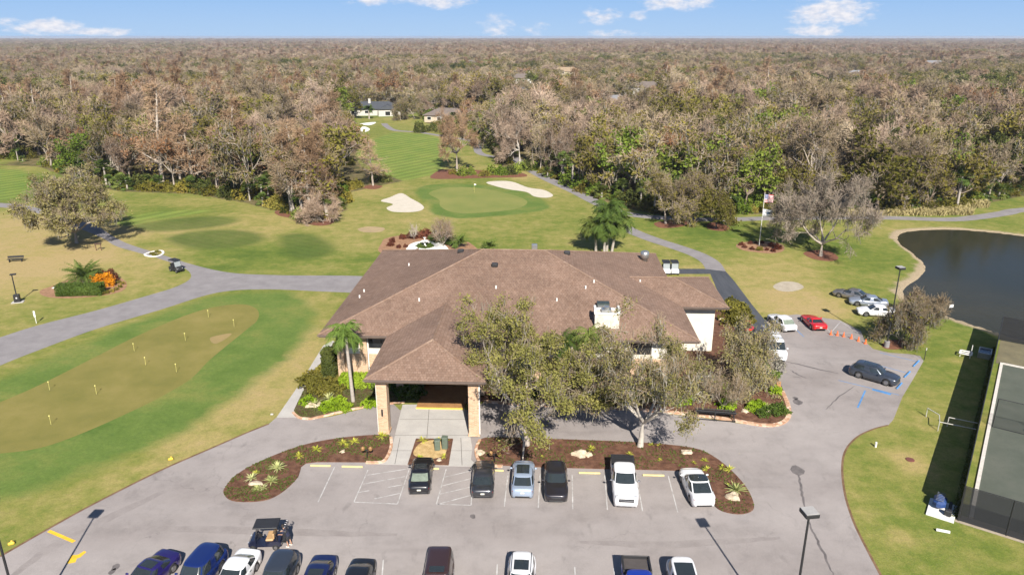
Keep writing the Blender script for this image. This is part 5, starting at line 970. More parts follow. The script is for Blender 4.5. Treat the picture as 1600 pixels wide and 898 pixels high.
o = bpy.data.objects.new('distant_forest', me); col.objects.link(o); tag(o, 'continuous winter woods of bare and green trees reaching the horizon', None, None, 'stuff')
g = bpy.data.node_groups.new('scatter', 'GeometryNodeTree'); g.interface.new_socket('Geometry', in_out='INPUT', socket_type='NodeSocketGeometry'); g.interface.new_socket('Geometry', in_out='OUTPUT', socket_type='NodeSocketGeometry')
gi = g.nodes.new('NodeGroupInput'); go = g.nodes.new('NodeGroupOutput'); ip = g.nodes.new('GeometryNodeInstanceOnPoints'); ci = g.nodes.new('GeometryNodeCollectionInfo'); ci.inputs['Collection'].default_value = lib; ci.inputs['Separate Children'].default_value = True; ci.inputs['Reset Children'].default_value = True
def na(nm, ty): q = g.nodes.new('GeometryNodeInputNamedAttribute'); q.data_type = ty; q.inputs['Name'].default_value = nm; return q.outputs['Attribute']
g.links.new(gi.outputs[0], ip.inputs['Points']); g.links.new(ci.outputs[0], ip.inputs['Instance']); ip.inputs['Pick Instance'].default_value = True
g.links.new(na('id_', 'INT'), ip.inputs['Instance Index']); g.links.new(na('ro_', 'FLOAT_VECTOR'), ip.inputs['Rotation']); g.links.new(na('sc_', 'FLOAT_VECTOR'), ip.inputs['Scale']); g.links.new(ip.outputs[0], go.inputs[0])
md = o.modifiers.new('scatter', 'NODES'); md.node_group = g
print('near trees', cnt, 'far', len(far), 'edge', ns, npm)
# ---- houses among the trees
M_HW = simple('house_white', (.42, .40, .36), .8, vary=.06); M_HT = simple('house_tan', (.42, .35, .26), .8, vary=.08)
M_RG = simple('dark_grey_shingle', (.045, .05, .06), .85, scale=.8); M_RB = simple('brown_shingle', (.13, .105, .09), .85, scale=.8); M_RT = simple('tan_shingle', (.26, .19, .12), .85, scale=.8); M_RL = simple('light_grey_shingle', (.17, .17, .18), .85, scale=.8)
HR = [M_RG, M_RG, M_RB, M_RB, M_RL, M_RT, M_RL, M_RL, M_RL, M_RB, M_RB, M_RB, M_RG, M_HW, M_HW, M_RL]
HL = ['low white house with a dark grey roof at the head of the fairway', 'house with a black roof and low garden wall behind the far trees', 'tall white house with a brown grey roof and chimney', 'white two storey house with a brown roof right of centre', 'house with a light grey metal roof below the white two storey house', 'tan roofed house with an arched front far behind the trees',
      'white house half hidden in the woods at upper right', 'white and tan house among the trees at far upper right', 'small pale house roof in the woods right of the bare cypress', 'brown roofed house behind the mossy oaks of the far lawn', 'small white house far above the dark roofed one', 'low white house at the right end of the far lawn', 'low dark roofed shed near the light grey roof', 'pale house glimpsed in the left woods', 'pale roof glimpsed right of the other left house', 'small light roof glimpsed low in the left woods']
def house(i, px, py, W_, D_, st):
    p = G(px, py); hh = 3.0 if st == 0 else 6.0; rot = R([6, -8, 12, -15, 20, 5][i % 6]); e = empty('house', (p.x, p.y, 0), rot, label=HL[i], cat='house'); mw = M_HT if i in (5, 9) else M_HW
    w2, d2 = W_/2, D_/2; m1 = MB().box((0, 0, hh/2), (W_, D_, hh)); wing = i in (0, 3, 7)
    if wing: m1.box((w2*.55, -d2-2, hh/2*.98), (W_*.34, 4.02, hh*.98))
    m1.build('wall', mw, e)
    def hip(mb, cx_, cy_, w_, d_, z, pk, gable=False):
        o_ = .6; a, b_ = w_/2+o_, d_/2+o_; r_ = 0 if gable else min(b_, a*.8); k = a-r_
        mb.add([(cx_-a, cy_-b_, z), (cx_+a, cy_-b_, z), (cx_+a, cy_+b_, z), (cx_-a, cy_+b_, z), (cx_-k, cy_, z+pk), (cx_+k, cy_, z+pk), (cx_-a, cy_-b_, z-.25), (cx_+a, cy_-b_, z-.25), (cx_+a, cy_+b_, z-.25), (cx_-a, cy_+b_, z-.25)], [(0, 1, 5, 4), (1, 2, 5), (2, 3, 4, 5), (3, 0, 4), (6, 7, 1, 0), (7, 8, 2, 1), (8, 9, 3, 2), (9, 6, 0, 3), (9, 8, 7, 6)])
    rf_ = MB(); hip(rf_, 0, 0, W_, D_, hh+.1, D_*.27)
    if wing:
        o_ = .5; a = W_*.17+o_; rf_.add([(w2*.55-a, -d2-4.6, hh+.12), (w2*.55+a, -d2-4.6, hh+.12), (w2*.55+a, 0, hh+.12), (w2*.55-a, 0, hh+.12), (w2*.55, -d2-4.4, hh+2.1), (w2*.55, 0, hh+2.1)], [(0, 4, 5, 3), (4, 1, 2, 5), (0, 1, 4), (0, 3, 2, 1)])
    ro = rf_.build('roof', HR[i], e)
    if i in (0, 2, 3): MB().box((-w2*.15 if i == 0 else w2*.6, -d2*.2, hh+D_*.27+.3), (1.1, 1.0, 2.2)).build('chimney', M_HW, ro)
    for s_ in range(1+st if st else 1):
        for k in range(4):
            x = -w2+W_*(k+.5)/4
            if wing and k == 3: continue
            z = 1.7+min(s_, 1)*2.9
            if z > hh: continue
            f = MB().box((x, -d2-.05, z), (1.9, .1, 1.5)).build('window', M_WHITE, e); MB().box((x, -d2-.11, z), (1.6, .02, 1.2)).build('pane', M_DARKGL, f)
    if wing: f = MB().box((w2*.55, -d2-4.06, 1.3), (2.6, .08, 2.0)).build('window', M_WHITE, e); MB().box((w2*.55, -d2-4.11, 1.3), (2.3, .02, 1.8)).build('pane', M_DARKGL, f)
for i, hq in enumerate(HOUSES): house(i, *hq)
# ============================================================ VEHICLES
M_TYRE = simple('tyre_rubber', (.018, .018, .018), .85, vary=.1); M_RIM = simple('alloy_rim', (.34, .34, .35), .3, .9); M_CHROME = simple('chrome', (.55, .55, .56), .18, 1.0); M_TRIM = simple('black_trim', (.02, .02, .022), .55)
M_GL = simple('tinted_glass', (.022, .028, .030), .05, vary=.1, coat=.3, spec=.7); M_GLL = simple('rear_glass_light', (.16, .19, .15), .08, vary=.2, coat=.3, spec=.7); M_HEAD = simple('headlight_lens', (.55, .56, .58), .1, .3, coat=1); M_TAIL = simple('tail_light_red', (.22, .008, .008), .2, coat=1); M_PLATE = simple('number_plate', (.55, .54, .46), .5); M_UNDER = simple('underbody', (.012, .012, .012), .9)
def paint(name, c, metal=.3, rough=.32): return simple(name, c, rough, metal, vary=.03, coat=1.0)
def car(name, px1, py1, px2, py2, spec, label, cat='car', front_first=True, ext=0):
    """(px1,py1) nose and (px2,py2) tail on the ground"""
    a, b_ = G(px1, py1), G(px2, py2); c = (a+b_)/2; d = (a-b_)
    if ext == 0: k_ = d.normalized()*(spec['L']/2); c = b_+k_ if py2 > py1 else a-k_
    rz = math.atan2(d.y, d.x)
    e = empty(name, (c.x, c.y, .02), rz, label=label, cat=cat); build_car(e, **spec); return e
def ip(x, kp): return float(np.interp(x, [k[0] for k in kp], [k[1] for k in kp]))
def build_car(e, L=4.7, W=1.85, Ht=1.45, belt=.92, hood=.86, deck=.98, nose=.62, body=None, cab=(-1.9, 1.05, -1.15, .25), glass=None, wr=.34, wb=2.8, roof=None, rear_light=False, sun=None, rails=False, pickup=None, glroof=None, mirrors=True, hatch=False, box=0, wagon=False, rc=.80, nrm=4.2, grille=True, plates=True):
    L2, W2 = L/2, W/2; fx, rx = wb/2+.05, -wb/2+.05; xb0, xb1, xr0, xr1 = cab
    top = [(-L2, deck-.16), (-L2+.12, deck-.02), (-L2+.5, deck), (xb0, deck+.0), (0, belt), (xb1, hood+.08), (xb1+.5, hood+.03), (L2-.45, hood-.07), (L2-.12, nose+.08), (L2, nose-.02)]
    if not pickup: top = top+[] 
    if pickup: top = [(-L2, deck), (-L2+.3, deck), (xb0, deck), (0, belt), (xb1, hood+.03), (L2-.3, hood), (L2-.05, hood-.08), (L2, nose)]
    xs_ = sorted(set(list(np.linspace(-L2, L2, 31))+[fx+k*wr*1.12*math.cos(a) for k in (1,) for a in np.linspace(0, math.pi, 13)]+[rx+wr*1.12*math.cos(a) for a in np.linspace(0, math.pi, 13)]+[-L2+.04, L2-.04, -L2+.12, L2-.12, L2-.22, -L2+.22])); V = []; Fc = []; nr = 13
    for x in xs_:
        t = abs(x)/L2; w_ = W2*(1-.05*t**4-(.24 if not pickup else .12)*(max(0, (t-.80)/.20)**2.4)*(1 if x > 0 else .72)); zl = .20+.14*max(0, (t-.86)/.14)**1.5
        for xw in (fx, rx):
            rr = wr*1.14
            if abs(x-xw) < rr: zl = max(zl, wr+math.sqrt(rr*rr-(x-xw)**2)*.98)
        zt = ip(x, top); zl = min(zl, zt-.12); sh = .05 if not box else .02
        pts = [(0, zl+.02), (w_*.80, zl+.02), (w_*.97, zl), (w_, zl+(zt-zl)*.35), (w_*1.0, zl+(zt-zl)*.62), (w_*.965, zt-.10), (w_*.90, zt-.015)]
        crown = [(w_*.70, zt+.02), (w_*.35, zt+.035), (0, zt+.04)]
        half = pts+crown; ring = [(y, z) for y, z in half]+[(-y, z) for y, z in half[-2:0:-1]]; nr = len(ring)
        V += [(x, y, z) for y, z in ring]
    for i in range(len(xs_)-1):
        for j in range(nr): Fc.append((i*nr+j, i*nr+(j+1) % nr, (i+1)*nr+(j+1) % nr, (i+1)*nr+j))
    Fc += [tuple(range(nr-1, -1, -1)), tuple(range((len(xs_)-1)*nr, len(xs_)*nr))]
    bo = mesh('body', V, Fc, body, e, smooth=True)
    # cabin surface S(theta, t)
    zb = belt-.02; zr = Ht; wbm, wrm = W2*.93, W2*rc; 
    def S(th, t, off=0):
        cs, sn = math.cos(th), math.sin(th); ex = 2/nrm; ux, uy = math.copysign(abs(cs)**ex, cs), math.copysign(abs(sn)**ex, sn)
        te = t if t <= 1 else 1; xa, xb = xb0+(xr0-xb0)*te, xb1+(xr1-xb1)*te; ww = wbm+(wrm-wbm)*te**1.3
        cx_, ax = (xa+xb)/2, (xb-xa)/2; z = zb+(zr-.07-zb)*te
        if t > 1: k = 1-(t-1)*.999; sm = (t-1); ax *= k; ww *= k; z = zr-.07+.07*(1-(1-min(1, sm*2.6))**2)
        return (cx_+ux*(ax+off), uy*(ww+off), z+(off if t > 1 else 0))
    nt_ = 44; tl = [0, .25, .5, .75, 1, 1.06, 1.14, 1.28, 1.5, 1.8, 2.0]; V = [S(2*math.pi*i/nt_, t) for t in tl for i in range(nt_)]
    Fc = [(k*nt_+i, k*nt_+(i+1) % nt_, (k+1)*nt_+(i+1) % nt_, (k+1)*nt_+i) for k in range(len(tl)-1) for i in range(nt_)]
    mesh('cabin', V, Fc, body if glroof is None else body, e, smooth=True)
    def patch(nm, a0, a1, t0, t1, m_, off=.012, na_=10, ntt=5, parent=None):
        V = [S(R(a0+(a1-a0)*i/na_), t0+(t1-t0)*k/ntt, off) for k in range(ntt+1) for i in range(na_+1)]; Fc = [(k*(na_+1)+i, k*(na_+1)+i+1, (k+1)*(na_+1)+i+1, (k+1)*(na_+1)+i) for k in range(ntt) for i in range(na_)]
        return mesh(nm, V, Fc, m_, parent or e, smooth=True)
    gl = glass or M_GL
    patch('windshield', -40, 40, .06, .97, gl); patch('rear_window', 141, 219, .12 if not wagon else .25, .95, M_GLL if rear_light else gl)
    for sg in (1, -1):
        if pickup == 'single' or box == 2: patch('side_window', sg*50, sg*80, .12, .92, gl)
        else:
            patch('side_window', sg*49, sg*87, .12, .92, gl); patch('side_window', sg*91, sg*(128 if not wagon else 122), .12, .92, gl)
            if wagon: patch('side_window', sg*124.5, sg*134, .14, .9, gl)
    if glroof: patch('glass_roof', -180, 180, 1.07, 1.998, glroof, .022, 44, 14)
    zt_ = Ht+.012
    if sun: x0, x1, yw = sun; mesh('sunroof', [(x0, -yw, zt_-.012), (x1, -yw, zt_-.012), (x1, yw, zt_-.012), (x0, yw, zt_-.012), (x0, 0, zt_+.004), (x1, 0, zt_+.004)], [(0, 1, 5, 4), (4, 5, 2, 3)], M_GL, e)
    if rails:
        for sg in (1, -1): MB().path([(xr0+.15, sg*wrm*.86, Ht-.03), (xr0+.3, sg*wrm*.86, Ht+.05), (xr1-.3, sg*wrm*.86, Ht+.05), (xr1-.1, sg*wrm*.86, Ht-.03)], .022, 6).build('roof_rail', M_TRIM, e)
    for xw in (fx, rx):
        for sg in (1, -1):
            yo = sg*(W2-.035); yi = sg*(W2-.27); wl = bpy.data.objects.new('wheel', None); col.objects.link(wl); wl.parent = e; wl.location = (xw, sg*(W2-.14), wr)
            m_ = MB(); prof = [(wr*.62, -.11), (wr*.93, -.115), (wr, -.08), (wr, .08), (wr*.93, .115), (wr*.62, .11)]
            m_.lathe((0, 0, 0), prof, 20, M=Matrix.Rotation(R(90), 4, 'X')); m_.build('tyre', M_TYRE, wl, smooth=False)
            m_ = MB(); m_.tube((0, sg*.09, 0), (0, sg*.119, 0), wr*.66, wr*.6, 16)
            for k in range(5): a = k*2*math.pi/5; m_.box((math.cos(a)*wr*.34, sg*.123, math.sin(a)*wr*.34), (wr*.5, .012, wr*.13), M=None)
            m_.build('rim', M_RIM, wl)
    MB().box((0, 0, .30), (wb+.2, W-.5, .22)).build('underbody', M_UNDER, e)
    def endp(nm, x, y0, y1, z0, z1, m_, dep=.10, wrap=True):
        s_ = 1 if x > 0 else -1; mb_ = MB(); xx = abs(x); mb_.box((s_*(xx-dep/2), (y0+y1)/2, (z0+z1)/2), (dep, abs(y1-y0), z1-z0), bev=.03); return mb_.build(nm, m_, e)
    hz = nose-.13 if not pickup else nose-.15
    for sg in (1, -1):
        endp('headlight', L2-.13 if not pickup else L2-.03, sg*W2*.52, sg*W2*.84, hz+.02, hz+(.15 if not pickup else .24), M_HEAD, .22)
        endp('tail_light', -L2+.08 if not pickup else -L2+.04, sg*W2*.50, sg*W2*.87, deck-.30, deck-(.16 if not pickup else -.0), M_TAIL, .16)
        if mirrors: MB().box((xb1-.42, sg*(W2+.09), belt+.08), (.16, .22, .15), bev=.05).build('mirror', body if not pickup else M_CHROME, e)
        for dx_ in (-.35, .75): MB().box((dx_-.1, sg*(W2-.005), belt-.17), (.2, .03, .035)).build('door_handle', M_TRIM, e)
    if grille and not pickup: endp('grille', L2+.012, -W2*.42, W2*.42, nose-.30, nose-.10, M_TRIM, .08)
    if pickup: endp('grille', L2+.02, -W2*.60, W2*.60, nose-.42, nose-.10, M_TRIM, .10); endp('grille_bar', L2+.035, -W2*.58, W2*.58, nose-.29, nose-.22, M_CHROME, .10)
    endp('front_bumper', L2+.02, -W2*.60, W2*.60, .30, .42, M_TRIM if not pickup else M_CHROME, .12)
    endp('rear_bumper', -L2-.015, -W2*.64, W2*.64, .34, .48, M_TRIM if not pickup else M_CHROME, .12)
    if plates: endp('number_plate', -L2-.02, -.16, .16, deck-.40, deck-.26, M_PLATE, .03)
    if pickup in ('cover', 'open'):
        x0, x1 = -L2+.08, xb0-.06
        if pickup == 'cover':
            mb_ = MB().box(((x0+x1)/2, 0, deck+.055), (x1-x0, W-.10, .07), bev=.02); c_ = mb_.build('bed_cover', M_TRIM, e); mb_ = MB()
            for k in range(1, 4): mb_.box((x0+(x1-x0)*k/4, 0, deck+.094), (.03, W-.2, .008))
            mb_.build('seam', M_UNDER, c_); MB().box((-L2-.01, 0, deck-.25), (.06, W-.16, .5)).build('tailgate', M_TRIM, e)
        else:
            MB().box(((x0+x1)/2, 0, deck+.05), (x1-x0-.1, W-.36, .02)).build('bed_floor', simple('bed_liner', (.06, .052, .05), .8), e); mb_ = MB()
            for sg in (1, -1): mb_.box(((x0+x1)/2, sg*(W2-.10), deck+.17), (x1-x0, .12, .28), bev=.02)
            mb_.box((x0+.02, 0, deck+.17), (.08, W-.3, .28), bev=.02); mb_.box((x1-.02, 0, deck+.17), (.08, W-.3, .28), bev=.02); mb_.build('bed_side', M_TRIM, e)
    if sun == 'x': pass
def sedan(c, **k): d = dict(L=4.85, W=1.86, Ht=1.44, belt=.93, hood=.86, deck=1.0, nose=.66, body=c, cab=(-1.95, 1.15, -1.0, .30)); d.update(k); return d
def suv(c, **k): d = dict(L=4.75, W=1.92, Ht=1.68, belt=1.05, hood=1.0, deck=1.04, nose=.78, body=c, cab=(-2.22, 1.10, -1.85, .40), hatch=True, wagon=True, wr=.37, wb=2.8, rc=.78); d.update(k); return d
C_BLK = paint('black_paint', (.010, .010, .012), .1); C_GRY = paint('charcoal_paint', (.045, .046, .052), .5); C_ICE = paint('ice_blue_paint', (.34, .41, .52), .4); C_WHT = paint('white_car_paint', (.66, .66, .67), 0, .3); C_SIL = paint('silver_paint', (.26, .25, .25), .7); C_SBL = paint('silver_blue_paint', (.33, .37, .44), .5)
C_RED = paint('red_paint', (.50, .008, .008), .1); C_NVY = paint('navy_paint', (.010, .017, .075), .3); C_PUR = paint('indigo_paint', (.020, .013, .105), .3); C_BLU = paint('blue_paint_car', (.008, .022, .125), .3); C_RBL = paint('royal_blue_paint', (.012, .04, .33), .3); C_DGR = paint('slate_paint', (.050, .060, .080), .5); C_BRN = paint('brown_paint', (.055, .028, .026), .4); C_DBR = paint('dark_graphite_paint', (.030, .026, .030), .5)
car('parked_car', 664, 716, 655, 777, sedan(C_BLK, sun=(-.55, .25, .48), rear_light=True), 'black sedan with red tail lights parked first from the left in the front row')
car('parked_car', 757, 724, 754, 783, sedan(C_GRY), 'charcoal grey sedan parked beside the pale hatched paving, tail to the camera')
car('parked_car', 819, 724, 816, 783, sedan(C_ICE, L=4.7, Ht=1.60, belt=.98, hood=.95, nose=.74, deck=1.08, cab=(-2.1, 1.15, -1.25, .35), hatch=True, sun=(-.85, .45, .52)), 'light blue crossover with a large dark sunroof in the front row', 'car')
car('parked_car', 869, 789, 867, 729, suv(C_DBR, L=4.8, Ht=1.64, cab=(-2.2, 1.1, -1.6, .35)), 'dark graphite crossover facing the camera in the front row')
car('pickup_truck', 978, 797, 969, 717, dict(L=5.9, W=2.03, Ht=1.95, belt=1.28, hood=1.22, deck=1.34, nose=1.12, body=C_WHT, cab=(-1.25, 1.35, -1.02, .62), wr=.42, wb=3.7, pickup='cover', rc=.82, plates=False), 'white crew cab pickup truck with a black bed cover facing the camera', 'pickup truck')
car('parked_car', 1073, 737, 1100, 797, sedan(C_WHT, L=4.8, W=1.92, Ht=1.60, belt=1.0, hood=.95, nose=.72, deck=1.12, cab=(-2.15, 1.25, -.85, .25), hatch=True, glroof=M_GL), 'white crossover with a black glass roof at the right end of the front row')
car('parked_car', 203, 937, 262, 885, sedan(C_PUR, L=4.6, Ht=1.36, cab=(-1.75, 1.1, -.85, .15), sun=(-.6, .1, .5)), 'indigo blue coupe at the left end of the bottom row', ext=1)
car('parked_car', 288, 938, 334, 882, suv(C_BLU, L=4.9, W=1.98, Ht=1.80, cab=(-2.3, 1.15, -1.95, .55)), 'dark blue suv second from the left in the bottom row', ext=1)
car('parked_car', 348, 941, 388, 883, sedan(C_WHT, rear_light=True, Ht=1.46), 'white sedan third from the left in the bottom row', ext=1)
car('parked_car', 420, 945, 448, 890, suv(C_DGR), 'slate grey suv below the black golf cart in the bottom row', ext=1)
car('parked_car', 484, 950, 507, 893, sedan(C_NVY, sun=(-.35, .3, .5), L=4.7, Ht=1.40), 'navy blue sedan between the slate suv and a black sedan', ext=1)
car('parked_car', 548, 954, 567, 900, sedan(C_BLK, L=4.6), 'black sedan right of the navy one in the bottom row', ext=1)
car('parked_car', 680, 953, 688, 895, suv(C_BRN, L=4.95, W=2.0, Ht=1.86, belt=1.15, hood=1.12, nose=.95, cab=(-2.42, 1.0, -2.3, .5), nrm=9, sun=(-.2, .4, .5)), 'brown boxy off road suv alone in the middle of the bottom row', ext=1)
car('parked_car', 812, 952, 816, 892, suv(C_WHT, rails=True, sun=(-.9, .1, .5), Ht=1.70), 'white suv with roof rails in the bottom row', ext=1)
car('pickup_truck', 1003, 974, 993, 909, dict(L=5.7, W=2.0, Ht=1.90, belt=1.22, hood=1.18, deck=1.16, nose=1.05, body=C_RBL, cab=(-1.1, 1.4, -.95, .7), wr=.41, wb=3.5, pickup='open', rc=.82), 'royal blue pickup truck with an open black bed in the bottom row', 'pickup truck', ext=1)
car('parked_car', 1077, 959, 1062, 901, suv(C_WHT, sun=(-1.15, .35, .62), L=4.75, Ht=1.66), 'white suv with a long dark sunroof at the right end of the bottom row', ext=1)
car('parked_car', 1207, 499, 1236, 521, sedan(C_WHT, L=5.0, Ht=1.5, rear_light=True, cab=(-2.2, 1.1, -1.3, .3)), 'white sedan parked left of the red sports car')
car('sports_car', 1258, 497, 1282, 519, sedan(C_RED, L=4.55, W=1.95, Ht=1.22, belt=.84, hood=.76, deck=.92, nose=.55, cab=(-1.75, .75, -.7, -.2), nrm=3.6, rc=.66, wr=.35), 'low red sports car with a black rear window', 'sports car')
van = car('work_van', 1217, 568, 1190, 523, dict(L=5.6, W=2.0, Ht=2.05, belt=1.30, hood=1.22, deck=1.45, nose=.95, body=C_WHT, cab=(-2.74, 2.05, -2.66, 1.15), wr=.37, wb=3.4, nrm=8, box=2, rc=.88), 'white work van carrying a ladder on its roof rack', 'van')
mb = MB()
for x in (-2.0, -.9, .3): mb.box((x, 0, 2.14), (.07, 1.7, .05)); mb.tube((x, -.8, 2.0), (x, -.8, 2.14), .025); mb.tube((x, .8, 2.0), (x, .8, 2.14), .025)
mb.build('roof_rack', M_GALV, van)
mb = MB()
for y in (.0, .42): mb.box((0, y, 0), (5.4, .05, .09))
for k in range(16): mb.box((-2.5+k*.33, .21, 0), (.04, .42, .03))
lad = mb.build('ladder', simple('ladder_aluminium', (.50, .50, .50), .35, .7), None, label='long pale ladder lying on the roof rack of the white van', cat='ladder')
lad.location = Vector(van.location)+Matrix.Rotation(van.rotation_euler[2], 3, 'Z') @ Vector((-.75, -.75, 2.22)); lad.rotation_euler[2] = van.rotation_euler[2]
car('parked_car', 1320, 464, 1358, 472, sedan(C_SIL), 'silver grey sedan rearmost of three parked on the grass'); car('parked_car', 1335, 475, 1386, 480, sedan(C_SBL, L=4.9), 'silver blue sedan in the middle of three parked on the grass')
car('parked_car', 1344, 491, 1398, 494, sedan(C_WHT, L=4.8), 'white sedan nearest of three parked on the grass')
car('parked_car', 1403, 603, 1332, 583, suv(C_DGR, L=4.9, Ht=1.66, cab=(-2.3, 1.1, -1.9, .4), sun=(-1.2, .2, .52)), 'dark slate suv parked askew by the blue painted bays')
# ---- golf carts
M_SEAT = simple('tan_seat_vinyl', (.40, .25, .12), .6); M_SEATW = simple('white_seat', (.55, .54, .5), .6); M_NAVYB = simple('navy_cart_body', (.015, .018, .04), .3, .2, coat=1); M_WB = simple('white_cart_body', (.6, .6, .6), .35, coat=.5)
def golf_cart(px, py, rz, bodym, seatm, label, roofm=None, bags=False, group=None):
    p = G(px, py); e = empty('golf_cart', (p.x, p.y, .02), rz, label=label, cat='golf cart', group=group)
    V = []; prof = [(1.15, .35), (1.15, .62), (.95, .86), (.62, .92), (.55, .45), (-.12, .42), (-.15, .72), (-1.1, .72), (-1.18, .55), (-1.15, .30)]; n = len(prof)
    for y in (-.58, -.5, .5, .58): s = .94 if abs(y) > .55 else 1; V += [(x*s if x > 0 else x*s, y, .3+(z-.3)*(.95 if abs(y) > .55 else 1)) for x, z in prof]
    Fc = [tuple(range(n)), tuple(range(4*n-1, 3*n-1, -1))]+[(k*n+(i+1) % n, k*n+i, (k+1)*n+i, (k+1)*n+(i+1) % n) for k in range(3) for i in range(n)]
    mesh('body', V, Fc, bodym, e)
    MB().box((-.38, 0, .82), (.55, 1.08, .16), bev=.05).build('seat', seatm, e); MB().box((-.68, 0, 1.10), (.12, 1.06, .46), bev=.05).build('backrest', seatm, e)
    MB().box((.2, 0, .40), (.72, 1.0, .04)).build('floor', M_TRIM, e)
    mb = MB()
    for y in (-.54, .54): mb.tube((.62, y, .85), (.42, y, 1.84), .022); mb.tube((-.95, y, .70), (-.78, y, 1.84), .022)
    mb.build('roof_strut', M_TRIM, e); MB().box((-.18, 0, 1.88), (1.75, 1.22, .09), bev=.06).build('roof', roofm or M_TRIM, e)
    mesh('windshield', [(.64, -.5, .92), (.64, .5, .92), (.46, .5, 1.8), (.46, -.5, 1.8)], [(0, 1, 2, 3)], M_GL if 0 else simple('clear_screen', (.25, .27, .27), .1, vary=.05), e)
    mb = MB(); mb.tube((.55, .28, .8), (.25, .28, 1.08), .018); mb.lathe((0, 0, 0), [(.15, -.01), (.18, 0), (.15, .01)], 12, M=Matrix.Translation((.25, .28, 1.1)) @ Matrix.Rotation(R(-55), 4, 'Y')); mb.build('steering_wheel', M_TRIM, e)
    for y in (-.4, .4): MB().box((1.13, y, .66), (.06, .16, .09), bev=.02).build('headlight', M_HEAD, e)
    for x in (.82, -.78):
        for sg in (1, -1):
            wl = bpy.data.objects.new('wheel', None); col.objects.link(wl); wl.parent = e; wl.location = (x, sg*.52, .23); MB().lathe((0, 0, 0), [(.13, -.09), (.21, -.1), (.23, -.06), (.23, .06), (.21, .1), (.13, .09)], 16, M=Matrix.Rotation(R(90), 4, 'X')).build('tyre', M_TYRE, wl); MB().tube((0, sg*.08, 0), (0, sg*.104, 0), .135, .12, 12).build('rim', M_RIM, wl)
    MB().box((-1.35, 0, .52), (.36, .9, .06), bev=.02).build('bag_rack', M_TRIM, e)
    if bags:
        for k, y in enumerate((.24, -.24)):
            tl_ = Matrix.Translation((e.location.x, e.location.y, 0)) @ Matrix.Rotation(rz, 4, 'Z'); c = tl_ @ Vector((-1.35, y, .60)); mb = MB(); mb.lathe((0, 0, 0), [(.13, 0), (.15, .05), (.14, .45), (.16, .80), (.12, .86)], 12); g_ = bpy.data.objects.new('golf_bag', None); col.objects.link(g_); g_.location = c; g_.rotation_euler = (0, R(-10), rz); tag(g_, ['dark golf bag with clubs on the near side of the cart rack', 'dark golf bag with clubs on the far side of the cart rack'][k], 'golf bag')
            mb.build('bag', [M_TRIM, simple('grey_nylon', (.10, .10, .11), .7)][k], g_); mb = MB()
            for q in range(6): a = q; x, y2 = .07*math.cos(a), .07*math.sin(a); mb.tube((x, y2, .8), (x*1.5, y2*1.5, 1.12+.03*q), .012, n=5); mb.box((x*1.5+.03, y2*1.5, 1.13+.03*q), (.10, .04, .05))
            mb.build('club', M_CHROME, g_)
    return e
golf_cart(417, 852, R(180)+R(4), M_NAVYB, M_SEAT, 'black golf cart with tan seats crossing the car park', bags=True)
golf_cart(276, 425, R(165), M_TRIM, M_TRIM, 'black golf cart on the left cart path beside the lawn corner', bags=True) if False else golf_cart(276, 424, R(-35), M_TRIM, M_TRIM, 'black golf cart on the left cart path beside the lawn corner')
golf_cart(1040, 427, R(-93), M_WB, M_TRIM, 'left of two parked white golf carts behind the clubhouse', group=None); golf_cart(1053, 427, R(-93), M_WB, M_TRIM, 'right of two parked white golf carts behind the clubhouse')
# ============================================================ LAMPS, FLAGS, COURT, SMALL THINGS
M_LAMPT = simple('lamp_head_top', (.30, .29, .28), .6); M_LENS = simple('lamp_lens', (.4, .4, .38), .3)
def street_lamp(x, y, h, label, rz=0, head=.82, baseh=.75):
    e = empty('street_lamp', (x, y, 0), rz, label=label, cat='lamp post', group='square headed car park lamps')
    MB().lathe((0, 0, 0), [(.30, 0), (.30, baseh), (.26, baseh+.04)], 16).build('footing', M_CONC, e)
    MB().tube((0, 0, baseh), (0, 0, h-.25), .085, .06, 10).build('pole', M_DKMET, e)
    mb = MB(); mb.box((0, 0, h-.14), (head, head, .26), bev=.03); mb.tube((0, 0, h-.36), (0, 0, h-.26), .12, .12, 10); hd = mb.build('lamp_head', M_DKMET, e)
    MB().box((0, 0, h+.006), (head*.93, head*.93, .03), bev=.01).build('top_plate', M_LAMPT, hd); MB().box((0, 0, h-.275), (head*.7, head*.7, .015)).build('lens', M_LENS, hd)
street_lamp(-30.1, 36.1, 9.9, 'square headed lamp post at the bottom left corner of the car park', R(-4)); p = G(1232, 1015); street_lamp(p.x, p.y, 9.9, 'square headed lamp post in the lower right of the car park', R(8)); p = G(1385, 542); street_lamp(p.x, p.y, 10.0, 'square headed lamp post beside the grey bushy tree near the grass parked cars', R(10))
p = G(28, 472); e = empty('street_lamp', p, R(20), label='short black lamp post with a flat lantern on the left lawn', cat='lamp post')
MB().box((0, 0, .03), (1.5, 1.0, .08), bev=.02).build('footing', M_CONC2, e); MB().box((0, 0, .6), (.75, .55, 1.1), bev=.04).build('utility_box', M_DKMET, e); MB().tube((0, 0, 1.1), (0, 0, 4.0), .085, .07, 10).build('pole', M_DKMET, e); MB().box((.15, 0, 4.05), (.75, .42, .16), bev=.03).build('lamp_head', M_DKMET, e)
MB().box((.0, -.281, .7), (.16, .01, .2)).build('notice', M_WHITE, e)
